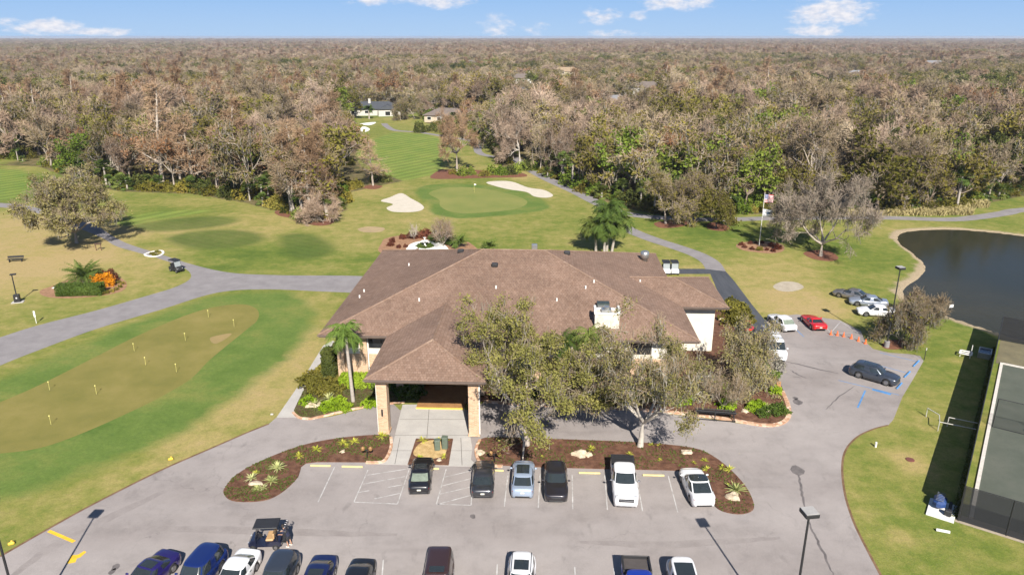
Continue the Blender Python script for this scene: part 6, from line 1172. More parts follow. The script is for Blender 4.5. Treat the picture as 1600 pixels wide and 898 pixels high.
# flagpole
p = G(1186, 384); e = empty('flagpole', p, 0, label='tall white flagpole in the round planted bed flying two flags', cat='flagpole'); MB().tube((0, 0, 0), (0, 0, 9.6), .07, .04, 10).build('pole', M_WHITE, e); MB().lathe((0, 0, 9.58), [(.02, 0), (.09, .06), (.09, .12), (.02, .18)], 10).build('finial', simple('gold', (.5, .33, .08), .3, .8), e)
def flag_mesh(name, z, w_, h_, m_, label, lean=.12):
    V = []; Fc = []; nx_ = 18; nz_ = 8; uvs = []
    for k in range(nz_+1):
        for i in range(nx_+1):
            s, t_ = i/nx_, k/nz_; V.append((.07+s*w_*.93, .16*math.sin(s*7+t_*1.2)*s, z-t_*h_-lean*w_*s*s-.07*math.sin(s*6)*s)); uvs.append((s, 1-t_))
    for k in range(nz_):
        for i in range(nx_): a = k*(nx_+1)+i; Fc.append((a, a+1, a+nx_+2, a+nx_+1))
    o = mesh(name, V, Fc, m_, smooth=True, label=label, cat='flag'); ul = o.data.uv_layers.new(name='UVMap')
    for i, l in enumerate(o.data.loops): ul.data[i].uv = uvs[l.vertex_index]
    o.location = p; o.rotation_euler[2] = R(4); sol = o.modifiers.new('thickness', 'SOLIDIFY'); sol.thickness = .01
m, t, b = newmat('stars_and_stripes'); uv = nd(t, 'ShaderNodeUVMap'); sx = nd(t, 'ShaderNodeSeparateXYZ'); t.links.new(uv.outputs[0], sx.inputs[0]); u_, v_ = sx.outputs[0], sx.outputs[1]
stripe = mth(t, 'LESS_THAN', mth(t, 'MODULO', mth(t, 'MULTIPLY', mth(t, 'SUBTRACT', 1.0, v_), 13), 2.0), 1.0); c = mixc(t, stripe, (.62, .62, .62), (.42, .02, .03))
cant = mth(t, 'MULTIPLY', mth(t, 'LESS_THAN', u_, .4), mth(t, 'GREATER_THAN', v_, 6/13)); c = mixc(t, cant, c, (.015, .03, .16))
fu = mth(t, 'SUBTRACT', mth(t, 'FRACT', mth(t, 'MULTIPLY', u_, 6/.4)), .5); fv = mth(t, 'SUBTRACT', mth(t, 'FRACT', mth(t, 'MULTIPLY', mth(t, 'SUBTRACT', v_, 6/13), 5*13/7)), .5)
star = mth(t, 'MULTIPLY', cant, mth(t, 'LESS_THAN', mth(t, 'ADD', mth(t, 'MULTIPLY', fu, fu), mth(t, 'MULTIPLY', fv, fv)), .07)); c = mixc(t, star, c, (.65, .65, .65)); t.links.new(c, b.inputs['Base Color']); b.inputs['Roughness'].default_value = .8
flag_mesh('flag', 9.2, 1.75, 1.45, m, 'stars and stripes flag at the top of the flagpole')
m, t, b = newmat('club_flag_cloth'); uv = nd(t, 'ShaderNodeUVMap'); mp = nd(t, 'ShaderNodeMapping'); mp.inputs['Location'].default_value = (-.5, -.52, 0); t.links.new(uv.outputs[0], mp.inputs[0]); mp2 = nd(t, 'ShaderNodeMapping'); mp2.inputs['Scale'].default_value = (2.6, 4.0, 1); mp2.inputs['Rotation'].default_value = (0, 0, R(-18)); t.links.new(mp.outputs[0], mp2.inputs[0])
gr = nd(t, 'ShaderNodeTexGradient'); gr.gradient_type = 'SPHERICAL'; t.links.new(mp2.outputs[0], gr.inputs[0]); nn = nd(t, 'ShaderNodeTexNoise', Scale=7.0, Detail=2); t.links.new(uv.outputs[0], nn.inputs[0])
c = mixc(t, mth(t, 'GREATER_THAN', mth(t, 'MULTIPLY', gr.outputs['Fac'], nn.outputs[0]), .18), (.66, .67, .66), (.05, .09, .14)); t.links.new(c, b.inputs['Base Color']); b.inputs['Roughness'].default_value = .8
flag_mesh('flag', 6.6, 1.9, 1.3, m, 'white flag with a small dark emblem below the stars and stripes', .18)
# putting green pins
M_PIN = simple('yellow_pin', (.55, .50, .16), .5); M_HOLE = simple('hole_dark', (.01, .01, .01), .9); first = None
PL = ['upper middle', 'farthest right', 'right of centre upper', 'centre upper', 'centre', 'right lower', 'far left', 'lower left middle', 'nearest lower left']
for i, (px, py) in enumerate([(326, 496), (366, 511), (290, 532.5), (210, 549), (228, 571), (276, 581.5), (78, 610), (151, 616), (80, 664)]):
    q = G(px, py); 
    if first is None:
        first = empty('putting_flag', q); MB().tube((0, 0, 0), (0, 0, .95), .017, .014, 8).build('pin', M_PIN, first); mb = MB(); mb.lathe((0, 0, .90), [(.02, 0), (.065, .05), (.065, .12), (.02, .17)], 10); mb.build('marker', M_PIN, first); MB().tube((0, 0, .008), (0, 0, .011), .075, n=12).build('cup', M_HOLE, first); e = first
    else:
        e = first.copy(); col.objects.link(e)
        for ch in first.children: c_ = ch.copy(); col.objects.link(c_); c_.parent = e
    e.location = (q.x, q.y, .008); tag(e, 'short yellow putting pin, %s on the practice green' % PL[i], 'golf flag', 'yellow pins on the practice green')
q = G(741, 301); e = empty('golf_flag', (q.x, q.y, .01), 0, label='thin flagstick on the far golf green between the bunkers', cat='golf flag'); MB().tube((0, 0, 0), (0, 0, 2.1), .025, .02, 6).build('stick', M_PIN, e); mesh('flag', [(0, 0, 2.1), (.45, .05, 2.05), (.45, .05, 1.75), (0, 0, 1.75)], [(0, 1, 2, 3)], M_WHITE, e)
# wheel stops
def wheel_stop(px, py, px2, py2, m_, label, group):
    a, b_ = G(px, py), G(px2, py2); c = (a+b_)/2; d = b_-a; mb = MB(); mb.box((0, 0, .07), (d.length, .17, .14), bev=.04); o = mb.build('wheel_stop', m_, None, label=label, cat='wheel stop', group=group); o.location = (c.x, c.y, .018); o.rotation_euler[2] = math.atan2(d.y, d.x)
M_YSTOP = simple('faded_yellow_concrete', (.52, .44, .20), .85)
for i, (a, c2, y) in enumerate([(485, 517, 728), (534, 567, 729.5), (670, 686, 732.5), (771, 787, 735.5), (904, 938, 739.5), (1004, 1038, 743)]): wheel_stop(a, y, c2, y+.8, M_YSTOP, ['leftmost pale yellow wheel stop in the front row', 'pale yellow wheel stop second from the left by the island', 'pale yellow wheel stop beside the nose of the black sedan', 'pale yellow wheel stop beside the nose of the charcoal sedan', 'pale yellow wheel stop in the empty bay left of the white pickup', 'pale yellow wheel stop in the empty bay right of the white pickup'][i], 'pale yellow wheel stops')
for i, (a, b_, c2, d2) in enumerate([(1427, 573, 1436, 564), (1413, 590, 1422, 581), (1401, 608, 1409, 599)]): wheel_stop(a, b_, c2, d2, M_BLUE, ['farthest blue wheel stop by the corner of the car park', 'middle blue wheel stop by the right lawn', 'nearest blue wheel stop in front of the slate suv'][i], 'blue wheel stops')
# cones
M_CONE = simple('cone_orange', (.72, .13, .03), .6); first = None
for i, (px, py) in enumerate([(1298, 523), (1308, 524), (1318, 526), (1330, 529), (1341, 533), (1352, 537)]):
    q = G(px, py)
    if first is None: e = first = empty('traffic_cone', q); MB().box((0, 0, .03), (.46, .46, .06), bev=.02).build('base', M_CONE, e); MB().lathe((0, 0, .055), [(.19, 0), (.045, .78), (.03, .8)], 14).build('cone', M_CONE, e); MB().lathe((0, 0, .43), [(.115, 0), (.092, .14)], 14).build('band', M_WHITE, e)
    else:
        e = first.copy(); col.objects.link(e)
        for ch in first.children: c_ = ch.copy(); col.objects.link(c_); c_.parent = e
    e.location = (q.x, q.y, .02); e.scale = (.72,)*3; tag(e, '%s orange traffic cone of the row right of the red sports car' % ['first', 'second', 'third', 'fourth', 'fifth', 'last and rightmost'][i], 'traffic cone', 'orange cones in a row')
# bench like bag stand in front of the bed
p = G(1117, 655); e = empty('bag_stand', (p.x, p.y, .02), R(-9), label='long black metal bag stand at the kerb of the right front bed', cat='bag stand'); mb = MB()
for x in (-1.75, 0, 1.75):
    mb.tube((x-.1, -.35, 0), (x-.1, -.30, .95), .04); mb.tube((x+.1, -.35, 0), (x-.1, -.30, .95), .03); mb.tube((x, .42, 0), (x, .35, .85), .04); mb.tube((x, -.35, .05), (x, .42, .05), .03)
mb.build('leg', M_DKMET, e); mb = MB(); mb.box((0, -.33, .98), (3.9, .08, .08), bev=.02); mb.box((0, .37, .88), (3.9, .08, .08), bev=.02); mb.box((0, .02, .80), (3.8, .62, .04)); mb.build('top_rail', M_DKMET, e); MB().box((0, -.36, .12), (3.8, .07, .05)).build('foot_rail', M_DKMET, e)
# lantern posts
def twin_post(px, py, label):
    q = G(px, py); e = empty('path_light', (q.x, q.y, .1), 0, label=label, cat='path light', group='twin headed path lights'); MB().tube((0, 0, 0), (0, 0, .75), .04, n=8).build('post', M_DKMET, e); mb = MB(); mb.box((0, 0, .76), (.9, .07, .07)); mb.build('arm', M_DKMET, e)
    for s in (-.33, .33): MB().lathe((s, 0, .72), [(.08, 0), (.17, .05), (.19, .26), (.05, .38)], 10).build('lantern', simple('copper_lantern', (.30, .17, .07), .5, .4), e)
twin_post(574, 716, 'brown twin headed path light in the left island bed'); twin_post(773, 723, 'brown twin headed path light in the right island bed')
# small square planter features
p = G(688, 703)
for k, (dx, dy, h, lab) in enumerate([(-.25, -.1, 1.0, 'left of two dark green bins in the square planter'), (.42, .12, 1.15, 'right taller dark green bin in the square planter')]): o = MB().box((0, 0, h/2), (.5, .42, h), bev=.06).box((0, -.02, h+.03), (.56, .48, .07), bev=.03).build('electrical_cabinet', simple('green_cabinet', (.09, .115, .085), .6), None, label=lab, cat='cabinet', group=None); o.location = (p.x+dx, p.y+dy, .11); o.rotation_euler[2] = R(10*(1-2*k))
M_ROCK = two('tan_rock', [(.3, (.34, .27, .19)), (.7, (.52, .44, .33))], 2.5, fine=(9, .15), bmp=(5, .6, .1))
def rock(px, py, s, label, z=.08, m_=None, grp='rocks in the planting beds'):
    q = G(px, py); rng = np.random.default_rng(int(px*3+py)); bm = bmesh.new(); bmesh.ops.create_icosphere(bm, subdivisions=2, radius=1)
    for v in bm.verts: d = v.co.normalized(); k = 1+.22*math.sin(d.x*4+px)+.18*math.sin(d.y*5+py)+rng.normal()*.06; v.co = Vector((d.x*k*s, d.y*k*s*.75, max(d.z*k*s*.5, -.05)))
    me = bpy.data.meshes.new('rock'); bm.to_mesh(me); bm.free(); me.materials.append(m_ or M_ROCK); o = bpy.data.objects.new('rock', me); col.objects.link(o); o.location = (q.x, q.y, z); tag(o, label, 'rock', grp)
for px, py, s, lab in [(488, 634, .7, 'flat pale rock in front of the left agave near the front palm'), (535, 735, .01, ''), (905, 711, .75, 'long pale rock in the middle of the right island'), (918, 712, .5, 'smaller pale rock right of the long one in the right island'), (1073, 708, .5, 'pale rock at the rear of the right island'), (1144, 778, .65, 'square pale rock in front of the largest agave'), (750, 709, .5, 'pale rock at the left end of the right island'), (1130, 612, 1.0, 'large pink grey rock in the right front bed'), (1145, 617, .9, 'second pink grey rock beside the large one'), (1164, 644, .45, 'pale rock by the kerb of the right front bed'), (1192, 643, .6, 'pale rock under the right end agave'), (1120, 605, .8, 'low pink rock behind the bag stand'), (686, 720, .3, 'small pale rock at the front of the square planter'), (1128, 500, .6, 'pale rock by the wing wall'), (535, 707, .3, 'small rock in the left island'), (400, 757, .5, 'rock among the agaves in the tip of the left island')]:
    if s > .1: rock(px, py, s, lab)
rock(88, 450, .55, 'white rock left of the clipped hedge', 0, M_WHITE, None); rock(97, 446, .7, 'pale boulder behind the white rock left of the clipped hedge', 0, M_ROCK, None); rock(1190, 546, .01, 'x') if False else None
# side planting signs and posts
def post_sign(px, py, h, m1, label, cat='sign', w_=.5, hh=.35, m2=None):
    q = G(px, py); e = empty('sign', q, R(10), label=label, cat=cat); mb = MB(); mb.tube((0, 0, 0), (0, 0, h), .04, n=8); mb.build('post', m2 or M_DKMET, e); MB().box((0, -.05, h-hh/2), (w_, .04, hh), bev=.01).build('panel', m1, e)
post_sign(57, 505, 1.7, M_WHITE, 'pale narrow marker post beside the left cart path', 'post', .22, .8, M_WHITE); post_sign(1482, 498, 2.0, M_WHITE, 'small white sign on a pole at the edge of the pond', 'sign', .6, .4); post_sign(1444, 562, 1.5, M_CONC2, 'grey post at the corner of the blue painted bays', 'post', .12, .3)
for i, (px, py, lab) in enumerate([(155, 391, 'brown twin post stand beside the left cart path under the oak'), (18, 851, ''), (267, 716, '')]):
    if lab: q = G(px, py); e = empty('ball_washer', q, R(10), label=lab, cat='ball washer'); MB().tube((-.45, 0, 0), (-.45, 0, 1.25), .07).tube((.35, 0, 0), (.35, 0, 1.25), .07).build('post', simple('brown_wood', (.10, .05, .03), .7), e); MB().box((-.05, 0, 1.15), (1.1, .3, .25), bev=.03).build('box', simple('dark_brown_wood', (.06, .035, .02), .7), e)
M_YM = simple('yellow_marker', (.60, .38, .04), .6)
for px, py, lab in [(18, 850, 'yellow ground marker on the lawn by the lower left of the drive'), (267, 718, 'yellow ground marker on the lawn above the drive')]: q = G(px, py); o = MB().box((0, 0, .10), (.42, .20, .20), bev=.05).box((.05, 0, .26), (.12, .12, .14), bev=.02).build('marker', M_YM, None, label=lab, cat='marker'); o.location = q; o.rotation_euler[2] = R(30)
for px, py, lab, l in [(1368, 698, 'white upright marker on the right lawn', 0), (1473, 831, 'white pipe section lying on the grass below the court corner', 1)]:
    q = G(px, py); mb = MB(); 
    if l: mb.tube((-.45, 0, .12), (.45, 0, .12), .11, n=12)
    else: mb.tube((0, 0, 0), (0, 0, .5), .09, n=10)
    o = mb.build('pipe', M_WHITE, None, label=lab, cat='pipe'); o.location = q; o.rotation_euler[2] = R(-20)
q = G(1422, 718); o = MB().lathe((0, 0, 0), [(.36, 0), (.36, .05), (.30, .07)], 20).build('valve_cover', simple('rusty_lid', (.13, .045, .035), .8), None, label='round rusty valve cover in the dry patch of the right lawn', cat='cover'); o.location = q
q = G(425, 648); o = MB().box((0, 0, .08), (.3, .2, .16), bev=.05).build('marker', M_CONC2, None, label='small pale marker at the foot of the side walk', cat='marker'); o.location = q
for px, py, lab in [(25, 409, 'low dark picnic bench on the far left lawn')]:
    q = G(px, py); e = empty('bench', q, R(12), label=lab, cat='bench'); MB().box((0, 0, .5), (2.4, .5, .07), bev=.02).build('seat', M_TRIM, e); MB().box((-.9, 0, .24), (.1, .45, .46)).box((.9, 0, .24), (.1, .45, .46)).build('leg', M_TRIM, e); MB().box((0, .3, .8), (2.4, .06, .35), bev=.02).build('backrest', M_TRIM, e)
# white edged flower triangle by the tee and the urn in the white circle
ribbon('white_stone_edging', spline(world([(226, 398), (240, 393), (252, 392), (255, 396), (248, 400), (236, 401)]), True, 4), .35, .10, M_WSAND, th=.1)
for i, (px, py) in enumerate([(238, 397), (246, 394), (243, 399)]): q = G(px, py); put(SH['brown'], 'shrub', q, i, .45, 'small plant inside the white edged bed by the left path', 'shrub', 'plants in the white edged bed')
q = G(664, 385); e = empty('fountain', (q.x, q.y, .01), 0, label='small tiered white fountain in the centre of the white sand circle', cat='fountain'); MB().lathe((0, 0, 0), [(.5, 0), (.5, .1), (.14, .25), (.12, .8), (.6, 1.0), (.62, 1.06), (.1, 1.08), (.08, 1.5), (.3, 1.6), (.1, 1.66)], 18).build('bowl', M_WHITE, e)
for k in range(8): a = k*.785; put(SH['green'], 'shrub', (q.x+1.1*math.cos(a), q.y+1.1*math.sin(a), 0), k, .45, 'low green plant ringing the white fountain', 'shrub', 'plants round the fountain')
# red mower by the service drive
q = G(1170, 518); e = empty('lawn_mower', (q.x, q.y, .02), R(60), label='red lawn mower with upright handles behind the white van', cat='lawn mower'); MB().box((0, 0, .42), (1.3, 1.0, .4), bev=.12).build('deck', C_RED, e); MB().box((-.35, 0, .8), (.5, .45, .4), bev=.08).build('engine', M_TRIM, e); mb = MB()
for y in (-.3, .3): mb.path([(-.5, y, .6), (-1.0, y, 1.3), (-1.0, y, 1.75)], .035)
mb.path([(-1.0, -.3, 1.75), (-1.0, .3, 1.75)], .035); mb.build('handle', simple('dark_red_metal', (.25, .03, .03), .5), e)
for x in (-.5, .5):
    for y in (-.55, .55): MB().tube((x, y-.09, .24), (x, y+.09, .24), .24, n=14).build('wheel', M_TYRE, e)
q = G(1185, 527); e = empty('trolley', (q.x, q.y, .02), R(30), label='low black trolley beside the red lawn mower', cat='trolley'); MB().box((0, 0, .3), (1.4, .8, .12), bev=.03).build('bed', M_TRIM, e); MB().path([(.6, -.3, .35), (.9, -.3, 1.1), (.9, .3, 1.1), (.6, .3, .35)], .03).build('handle', M_DKMET, e)
for x in (-.45, .45): MB().tube((x, -.45, .16), (x, .45, .16), .14, n=12).build('wheel', M_TYRE, e)
q = G(1216, 607); e = empty('bench', (q.x, q.y, .1), R(70), label='small wooden bench in the bed by the drive to the rear', cat='bench'); MB().box((0, 0, .42), (1.4, .42, .08), bev=.02).build('seat', simple('orange_wood', (.42, .22, .09), .7), e); MB().box((-.5, 0, .19), (.1, .4, .37)).box((.5, 0, .19), (.1, .4, .37)).build('leg', simple('orange_wood2', (.36, .19, .08), .7), e)
# ---- tennis courts
CA = G(1495, 812); CAN = math.atan2(30.3, 21.6); cdx = Vector((math.cos(CAN), math.sin(CAN), 0)); cdy = Vector((math.sin(CAN), -math.cos(CAN), 0))   # along the long side / to the right
def C(a, b_, z=0): return Vector((CA.x, CA.y, 0))+cdx*a+cdy*b_+Vector((0, 0, z))
CL, CW = 37.0, 34.0
M_COURT = two('court_surface', [(.3, (.066, .075, .060)), (.5, (.080, .090, .073)), (.7, (.098, .104, .086))], .35, fine=(8, .08)); M_CURB = simple('court_kerb', (.50, .47, .43), .8)
sheet('tennis_court', [C(.9, 1.0).xy, C(.9, CW).xy, C(CL-1.6, CW).xy, C(CL-1.6, 1.0).xy], .02, M_COURT)
sheet('court_apron', [C(CL-1.6, .3).xy, C(CL-1.6, CW).xy, C(CL+6.5, CW).xy, C(CL+6.5, .3).xy], .012, two('court_apron_ground', [(.3, (.10, .09, .06)), (.7, (.17, .15, .09))], .5, fine=(8, .15)))
sheet('court_edge', [C(-.3, -.1).xy, C(-.3, CW).xy, C(.9, CW).xy, C(.9, -.1).xy], .010, simple('court_edge_soil', (.30, .25, .19), .9))
for a, b_, c2, d2, nm in [(.9, .72, CL-1.4, 1.0, 'court_kerb'), (CL-1.6, 1.0, CL-1.35, CW, 'court_kerb')]:
    V = [C(a, b_, .0), C(c2, b_, .0), C(c2, d2, .0), C(a, d2, .0), C(a, b_, .14), C(c2, b_, .14), C(c2, d2, .14), C(a, d2, .14)]; mesh(nm, V, [(4, 5, 6, 7), (0, 1, 5, 4), (1, 2, 6, 5), (2, 3, 7, 6), (3, 0, 4, 7)], M_CURB, kind='structure')
M_LN = simple('court_line', (.45, .46, .45), .8)
for a, b_, c2, d2 in [(4.2, 5.5, 4.3, 16.5), (4.2, 5.5, 15.8, 5.6), (15.7, 5.5, 15.8, 16.5)]: sheet('court_line', [C(a, b_).xy, C(c2, b_).xy, C(c2, d2).xy, C(a, d2).xy], .025, M_COURT if 1 else M_LN)
m = bpy.data.materials.new('windscreen_mesh'); m.use_nodes = True; t = m.node_tree; b = t.nodes['Principled BSDF']; b.inputs['Base Color'].default_value = (.012, .013, .015, 1); b.inputs['Roughness'].default_value = .9; b.inputs['Alpha'].default_value = .97; M_SCR = m; M_SCR2 = m.copy(); M_SCR2.name = 'near_windscreen_mesh'; M_SCR2.node_tree.nodes['Principled BSDF'].inputs['Alpha'].default_value = .86
m = bpy.data.materials.new('wire_mesh'); m.use_nodes = True; t = m.node_tree; b = t.nodes['Principled BSDF']; b.inputs['Base Color'].default_value = (.02, .022, .022, 1); b.inputs['Roughness'].default_value = .9; b.inputs['Alpha'].default_value = .22; M_WIRE = m
def fence(a, b_, h, m_, label, n, mid=False):
    e = empty('fence', a, 0, label=label, cat='fence'); d = b_-a; mb = MB(); off = Vector((0, 0, 0))
    V = [off+Vector((0, 0, .08)), d+Vector((0, 0, .08)), d+Vector((0, 0, h-.05)), Vector((0, 0, h-.05))]; mesh('screen', V, [(0, 1, 2, 3)], m_, e)
    for i in range(n+1): q = d*i/n; p_ = MB().tube(q, q+Vector((0, 0, h)), .045, n=8).build('post', M_DKMET, e)
    MB().tube((0, 0, h), d+Vector((0, 0, h)), .035).tube((0, 0, .08), d+Vector((0, 0, .08)), .03).build('rail', M_DKMET, e)
fence(C(0, .05), C(CL+6.5, .05), 3.05, M_SCR, 'long black screened fence along the left side of the tennis court', 14); fence(C(0, .1), C(0, CW), 3.05, M_SCR2, 'black screened fence across the near end of the tennis court', 11); fence(C(CL+6.5, .1), C(CL+6.5, CW), 3.05, M_SCR2, 'black screened fence across the far end of the tennis court by the pond', 11)
fence(C(18.2, 1.1), C(18.2, CW), 3.0, M_WIRE, 'see through wire fence dividing the tennis courts', 7)
e = empty('bench', C(18.9, 5.5), math.atan2(cdy.y, cdy.x), label='long pale bench against the wire fence on the tennis court', cat='bench'); MB().box((0, 0, .45), (3.2, .35, .06), bev=.02).build('seat', M_WHITE, e); MB().box((-1.3, 0, .22), (.06, .3, .42)).box((1.3, 0, .22), (.06, .3, .42)).build('leg', M_GALV, e)
e = empty('handrail', C(14.6, 0), math.atan2(cdx.y, cdx.x), label='white pipe handrail of the steps on the left of the tennis court', cat='handrail')
M_PIPE = simple('pale_pipe', (.40, .39, .35), .5); MB().path([(.2, .1, .95), (-.2, 3.0, .95), (-.2, 3.0, .0)], .04).path([(-.2, 3.0, .95), (1.3, 3.2, .95), (2.2, 4.3, .95), (2.2, 4.3, 0)], .04).build('rail', M_PIPE, e); MB().path([(1.6, .1, .95), (1.3, 2.4, .95), (1.3, 2.4, 0)], .04).build('rail', M_PIPE, e)
# equipment at the near corner: blue rolled cover on a pad
q = C(.6, -1.1); e = empty('court_equipment', q, CAN-R(90), label='dark blue covered machine on a white pad at the near corner of the tennis court', cat='machine'); MB().box((0, 0, .08), (1.9, 2.5, .16), bev=.02).build('pad', M_WHITE, e); MB().box((-.25, .35, .6), (.9, 1.5, .85), bev=.28).build('cover', simple('blue_tarp', (.02, .05, .16), .5), e); mb = MB(); 
for k in range(6): mb.box((-.25, -.3+k*.24, 1.035), (.55, .05, .03))
mb.build('rib', simple('grey_slats', (.12, .13, .16), .5), e); MB().tube((.5, -.8, .16), (.5, .8, .5), .12, n=10).box((.45, -.6, .4), (.5, .4, .45), bev=.05).build('motor', M_TRIM, e)
for px, py, lab, s in [(1508, 556, 'white framed lounge chair on the grass beside the court fence shadow', 1), (1538, 556, 'white framed dark tub beside the far left court fence', 2)]:
    q = G(px, py); e = empty('patio_chair' if s == 1 else 'water_tub', q, CAN-R(90), label=lab, cat='chair' if s == 1 else 'tub')
    if s == 1: MB().box((0, -.55, .42), (1.2, .22, .10), bev=.04).box((0, .55, .42), (1.2, .22, .10), bev=.04).box((-.6, 0, .42), (.16, 1.1, .10), bev=.04).box((.6, 0, .42), (.16, 1.1, .10), bev=.04).box((0, 0, .42), (1.2, .16, .10), bev=.04).build('frame', M_WHITE, e); MB().tube((-.5, -.5, 0), (-.5, -.5, .4), .04).tube((.5, -.5, 0), (.5, -.5, .4), .04).tube((-.5, .5, 0), (-.5, .5, .4), .04).tube((.5, .5, 0), (.5, .5, 1.3), .04).build('leg', M_WHITE, e)
    else: MB().box((-.6, 0, .35), (.12, 1.9, .7), bev=.03).box((.6, 0, .35), (.12, 1.9, .7), bev=.03).box((0, -.95, .35), (1.3, .12, .7), bev=.03).box((0, .95, .35), (1.3, .12, .7), bev=.03).build('frame', M_GALV, e); MB().box((0, 0, .5), (1.1, 1.8, .06)).build('water', simple('dark_blue', (.01, .02, .05), .2), e)
# weeds along the court fence
rng = np.random.default_rng(8); q = np.array([tuple(C(a, -.35+b_*.35, .05)) for a, b_ in rng.random((2600, 2))*np.array([40, 1])]); mw = npmesh('fence_weeds', [(leafq(rng, q+np.c_[np.zeros((len(q), 2)), rng.random(len(q))*.25], .07, .3), 0)], [L_WEED]); put(mw, 'weeds', (0, 0, 0), 0, 1, None, None, kind='stuff')
# tufts of rough grass by the path near the pond and along the woods
rng = np.random.default_rng(9); Q = []
for px, py, rx, ry, n_ in [(1390, 334, 90, 4, 3200), (1480, 333, 40, 4, 1400), (1520, 322, 25, 4, 700), (1300, 336, 60, 3, 900)]:
    for k in range(n_):
        g_ = G(px+rng.uniform(-rx, rx), py+rng.uniform(-ry, ry)-.02*rng.uniform(0, rx)); Q.append((g_.x, g_.y, rng.uniform(.1, .7)))
Q = np.array(Q); D = rdir(rng, len(Q))*.5+np.array([0, 0, 1.]); D /= np.linalg.norm(D, axis=1)[:, None]; Q0 = Q.copy(); Q0[:, 2] = 0
mw = npmesh('tall_grass', [(twigq(rng, Q0, D, .9, .16), 0)], [leafmat('straw_grass', [(.3, (.22, .19, .07)), (.7, (.38, .32, .16))], .1)]); put(mw, 'tall_grass', (0, 0, 0), 0, 1, None, None, kind='stuff')
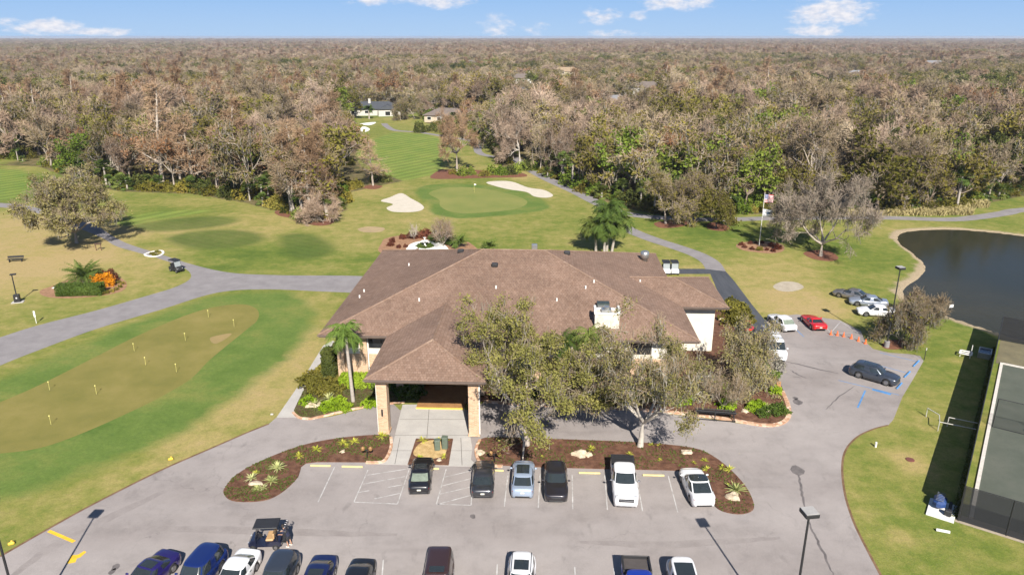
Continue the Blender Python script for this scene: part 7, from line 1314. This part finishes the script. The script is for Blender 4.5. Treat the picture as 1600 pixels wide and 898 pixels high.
# ---- the person at the back of the golf cart
def person(px, py, rz, label):
    q = G(px, py); e = empty('person', (q.x, q.y, .02), rz, label=label, cat='person')
    J = {'pel': (0, 0, .95), 'wst': (.03, 0, 1.08), 'chs': (.16, 0, 1.32), 'nck': (.24, 0, 1.50), 'hd0': (.29, 0, 1.58), 'hd1': (.33, 0, 1.74), 'lh': (0, .10, .92), 'lk': (.08, .12, .50), 'la': (-.02, .13, .09), 'lt': (.16, .14, .04), 'rh': (0, -.10, .92), 'rk': (-.04, -.12, .50), 'ra': (-.14, -.13, .09), 'rt': (.04, -.14, .04),
         'ls': (.19, .20, 1.42), 'le': (.30, .27, 1.16), 'lw': (.52, .20, 1.10), 'rs': (.19, -.20, 1.42), 're': (.30, -.27, 1.16), 'rw': (.52, -.18, 1.12)}
    E = [('pel', 'wst'), ('wst', 'chs'), ('chs', 'nck'), ('nck', 'hd0'), ('hd0', 'hd1'), ('pel', 'lh'), ('lh', 'lk'), ('lk', 'la'), ('la', 'lt'), ('pel', 'rh'), ('rh', 'rk'), ('rk', 'ra'), ('ra', 'rt'), ('chs', 'ls'), ('ls', 'le'), ('le', 'lw'), ('chs', 'rs'), ('rs', 're'), ('re', 'rw')]
    Rr = {'pel': (.15, .12), 'wst': (.14, .11), 'chs': (.17, .12), 'nck': (.055, .055), 'hd0': (.08, .075), 'hd1': (.085, .09), 'lh': (.09, .09), 'lk': (.058, .058), 'la': (.04, .04), 'lt': (.04, .03), 'rh': (.09, .09), 'rk': (.058, .058), 'ra': (.04, .04), 'rt': (.04, .03), 'ls': (.06, .06), 'le': (.042, .042), 'lw': (.028, .028), 'rs': (.06, .06), 're': (.042, .042), 'rw': (.028, .028)}
    nm = list(J); vs_ = [J[k] for k in nm]; es = [(nm.index(a), nm.index(b_)) for a, b_ in E]
    for sd_, wn in ((1, 'lw'), (-1, 'rw')):      # palm, four fingers and a thumb
        w0 = Vector(J[wn]); palm = w0+Vector((.07, 0, -.01)); vs_.append(tuple(palm)); pi_ = len(vs_)-1; es.append((nm.index(wn), pi_)); nm.append(wn+'p'); Rr[wn+'p'] = (.03, .016)
        for k in range(4):
            prev = pi_
            for s_, (dx, dz) in enumerate([(.04, -.006), (.07, -.024), (.082, -.05)]):
                ln = [.92, 1.05, 1.0, .8][k]; vs_.append(tuple(palm+Vector((dx*ln, (k-1.5)*.02, dz)))); es.append((prev, len(vs_)-1)); prev = len(vs_)-1; nm.append('%sf%d%d' % (wn, k, s_)); Rr[nm[-1]] = (.0095-.001*s_,)*2
        prev = pi_
        for s_, d_ in enumerate([(-.015, -sd_*.035, -.005), (.015, -sd_*.05, -.015)]): vs_.append(tuple(palm+Vector(d_))); es.append((prev, len(vs_)-1)); prev = len(vs_)-1; nm.append('%st%d' % (wn, s_)); Rr[nm[-1]] = (.011,)*2
    me = bpy.data.meshes.new('body'); me.from_pydata(vs_, es, []); o = bpy.data.objects.new('body', me); col.objects.link(o); o.parent = e
    sk = o.modifiers.new('skin', 'SKIN'); sk.use_smooth_shade = True; lay = me.skin_vertices[0] if me.skin_vertices else None
    if lay is None:
        bm = bmesh.new(); bm.from_mesh(me); bm.verts.layers.skin.verify(); bm.to_mesh(me); bm.free(); lay = me.skin_vertices[0]
    for i, k in enumerate(nm): lay.data[i].radius = Rr[k]
    lay.data[0].use_root = True; sb_ = o.modifiers.new('sub', 'SUBSURF'); sb_.levels = sb_.render_levels = 1
    skin = simple('skin', (.42, .24, .16), .6); me.materials.append(skin)
    cloth = simple('navy_shirt', (.012, .015, .035), .9); shorts = simple('dark_shorts', (.02, .02, .024), .9); hair = simple('dark_hair', (.02, .014, .01), .8); shoe = simple('white_shoes', (.5, .5, .48), .6)
    def shell(nm_, rings, m_, n=16):
        V = []; 
        for (x, y, z, rx, ry) in rings:
            for i in range(n): a = 2*math.pi*i/n; V.append((x+rx*math.cos(a), y+ry*math.sin(a), z))
        Fc = [(k*n+i, k*n+(i+1) % n, (k+1)*n+(i+1) % n, (k+1)*n+i) for k in range(len(rings)-1) for i in range(n)]; return mesh(nm_, V, Fc, m_, e, smooth=True)
    shell('shirt', [(-.01, 0, .93, .165, .205), (.03, 0, 1.08, .155, .185), (.10, 0, 1.22, .165, .205), (.17, 0, 1.38, .165, .235), (.21, 0, 1.46, .125, .20), (.24, 0, 1.51, .07, .09)], cloth)
    for sg in (1, -1): mb = MB(); mb.tube((.185, sg*.17, 1.43), (.27, sg*.265, 1.22), .082, .066, 12, caps=False); mb.build('sleeve', cloth, e, smooth=True); mb = MB(); mb.tube((0, sg*.09, .98), (.05*sg*.6, sg*.12, .58), .125, .105, 14, caps=False); mb.build('shorts', shorts, e, smooth=True)
    for sx_, sy_ in ((.06, .135), (-.06, -.135)): MB().box((sx_, sy_, .045), (.28, .10, .09), bev=.035).build('shoe', shoe, e)
    mb = MB(); mb.lathe((0, 0, 0), [(.085, -.10), (.112, -.05), (.118, .03), (.10, .09), (.04, .125)], 14, M=Matrix.Translation((.315, 0, 1.72))); mb.build('hair', hair, e, smooth=True)
    mb = MB(); mb.box((.425, 0, 1.66), (.03, .025, .04), bev=.01); mb.box((.398, 0, 1.61), (.02, .05, .012)); mb.box((.405, .035, 1.69), (.012, .022, .012)); mb.box((.405, -.035, 1.69), (.012, .022, .012)); mb.build('face', simple('face_skin', (.36, .18, .12), .6), e)
    return e
person(452, 853, R(172), 'person in navy shirt and dark shorts leaning towards the rear of the black golf cart')
# ---- the air
z = bpy.data.materials.new('haze'); z.use_nodes = True; t = z.node_tree; t.nodes.remove(t.nodes['Principled BSDF']); pv = nd(t, 'ShaderNodeVolumePrincipled'); pv.inputs['Color'].default_value = (.86, .90, 1, 1); pv.inputs['Density'].default_value = .00011; pv.inputs['Anisotropy'].default_value = .2; t.links.new(pv.outputs[0], t.nodes['Material Output'].inputs['Volume'])
o = MB().box((0, 6700, 17), (28600, 15200, 39.2)).build('haze', z, None, kind='stuff'); o.location = (0, 0, 0)
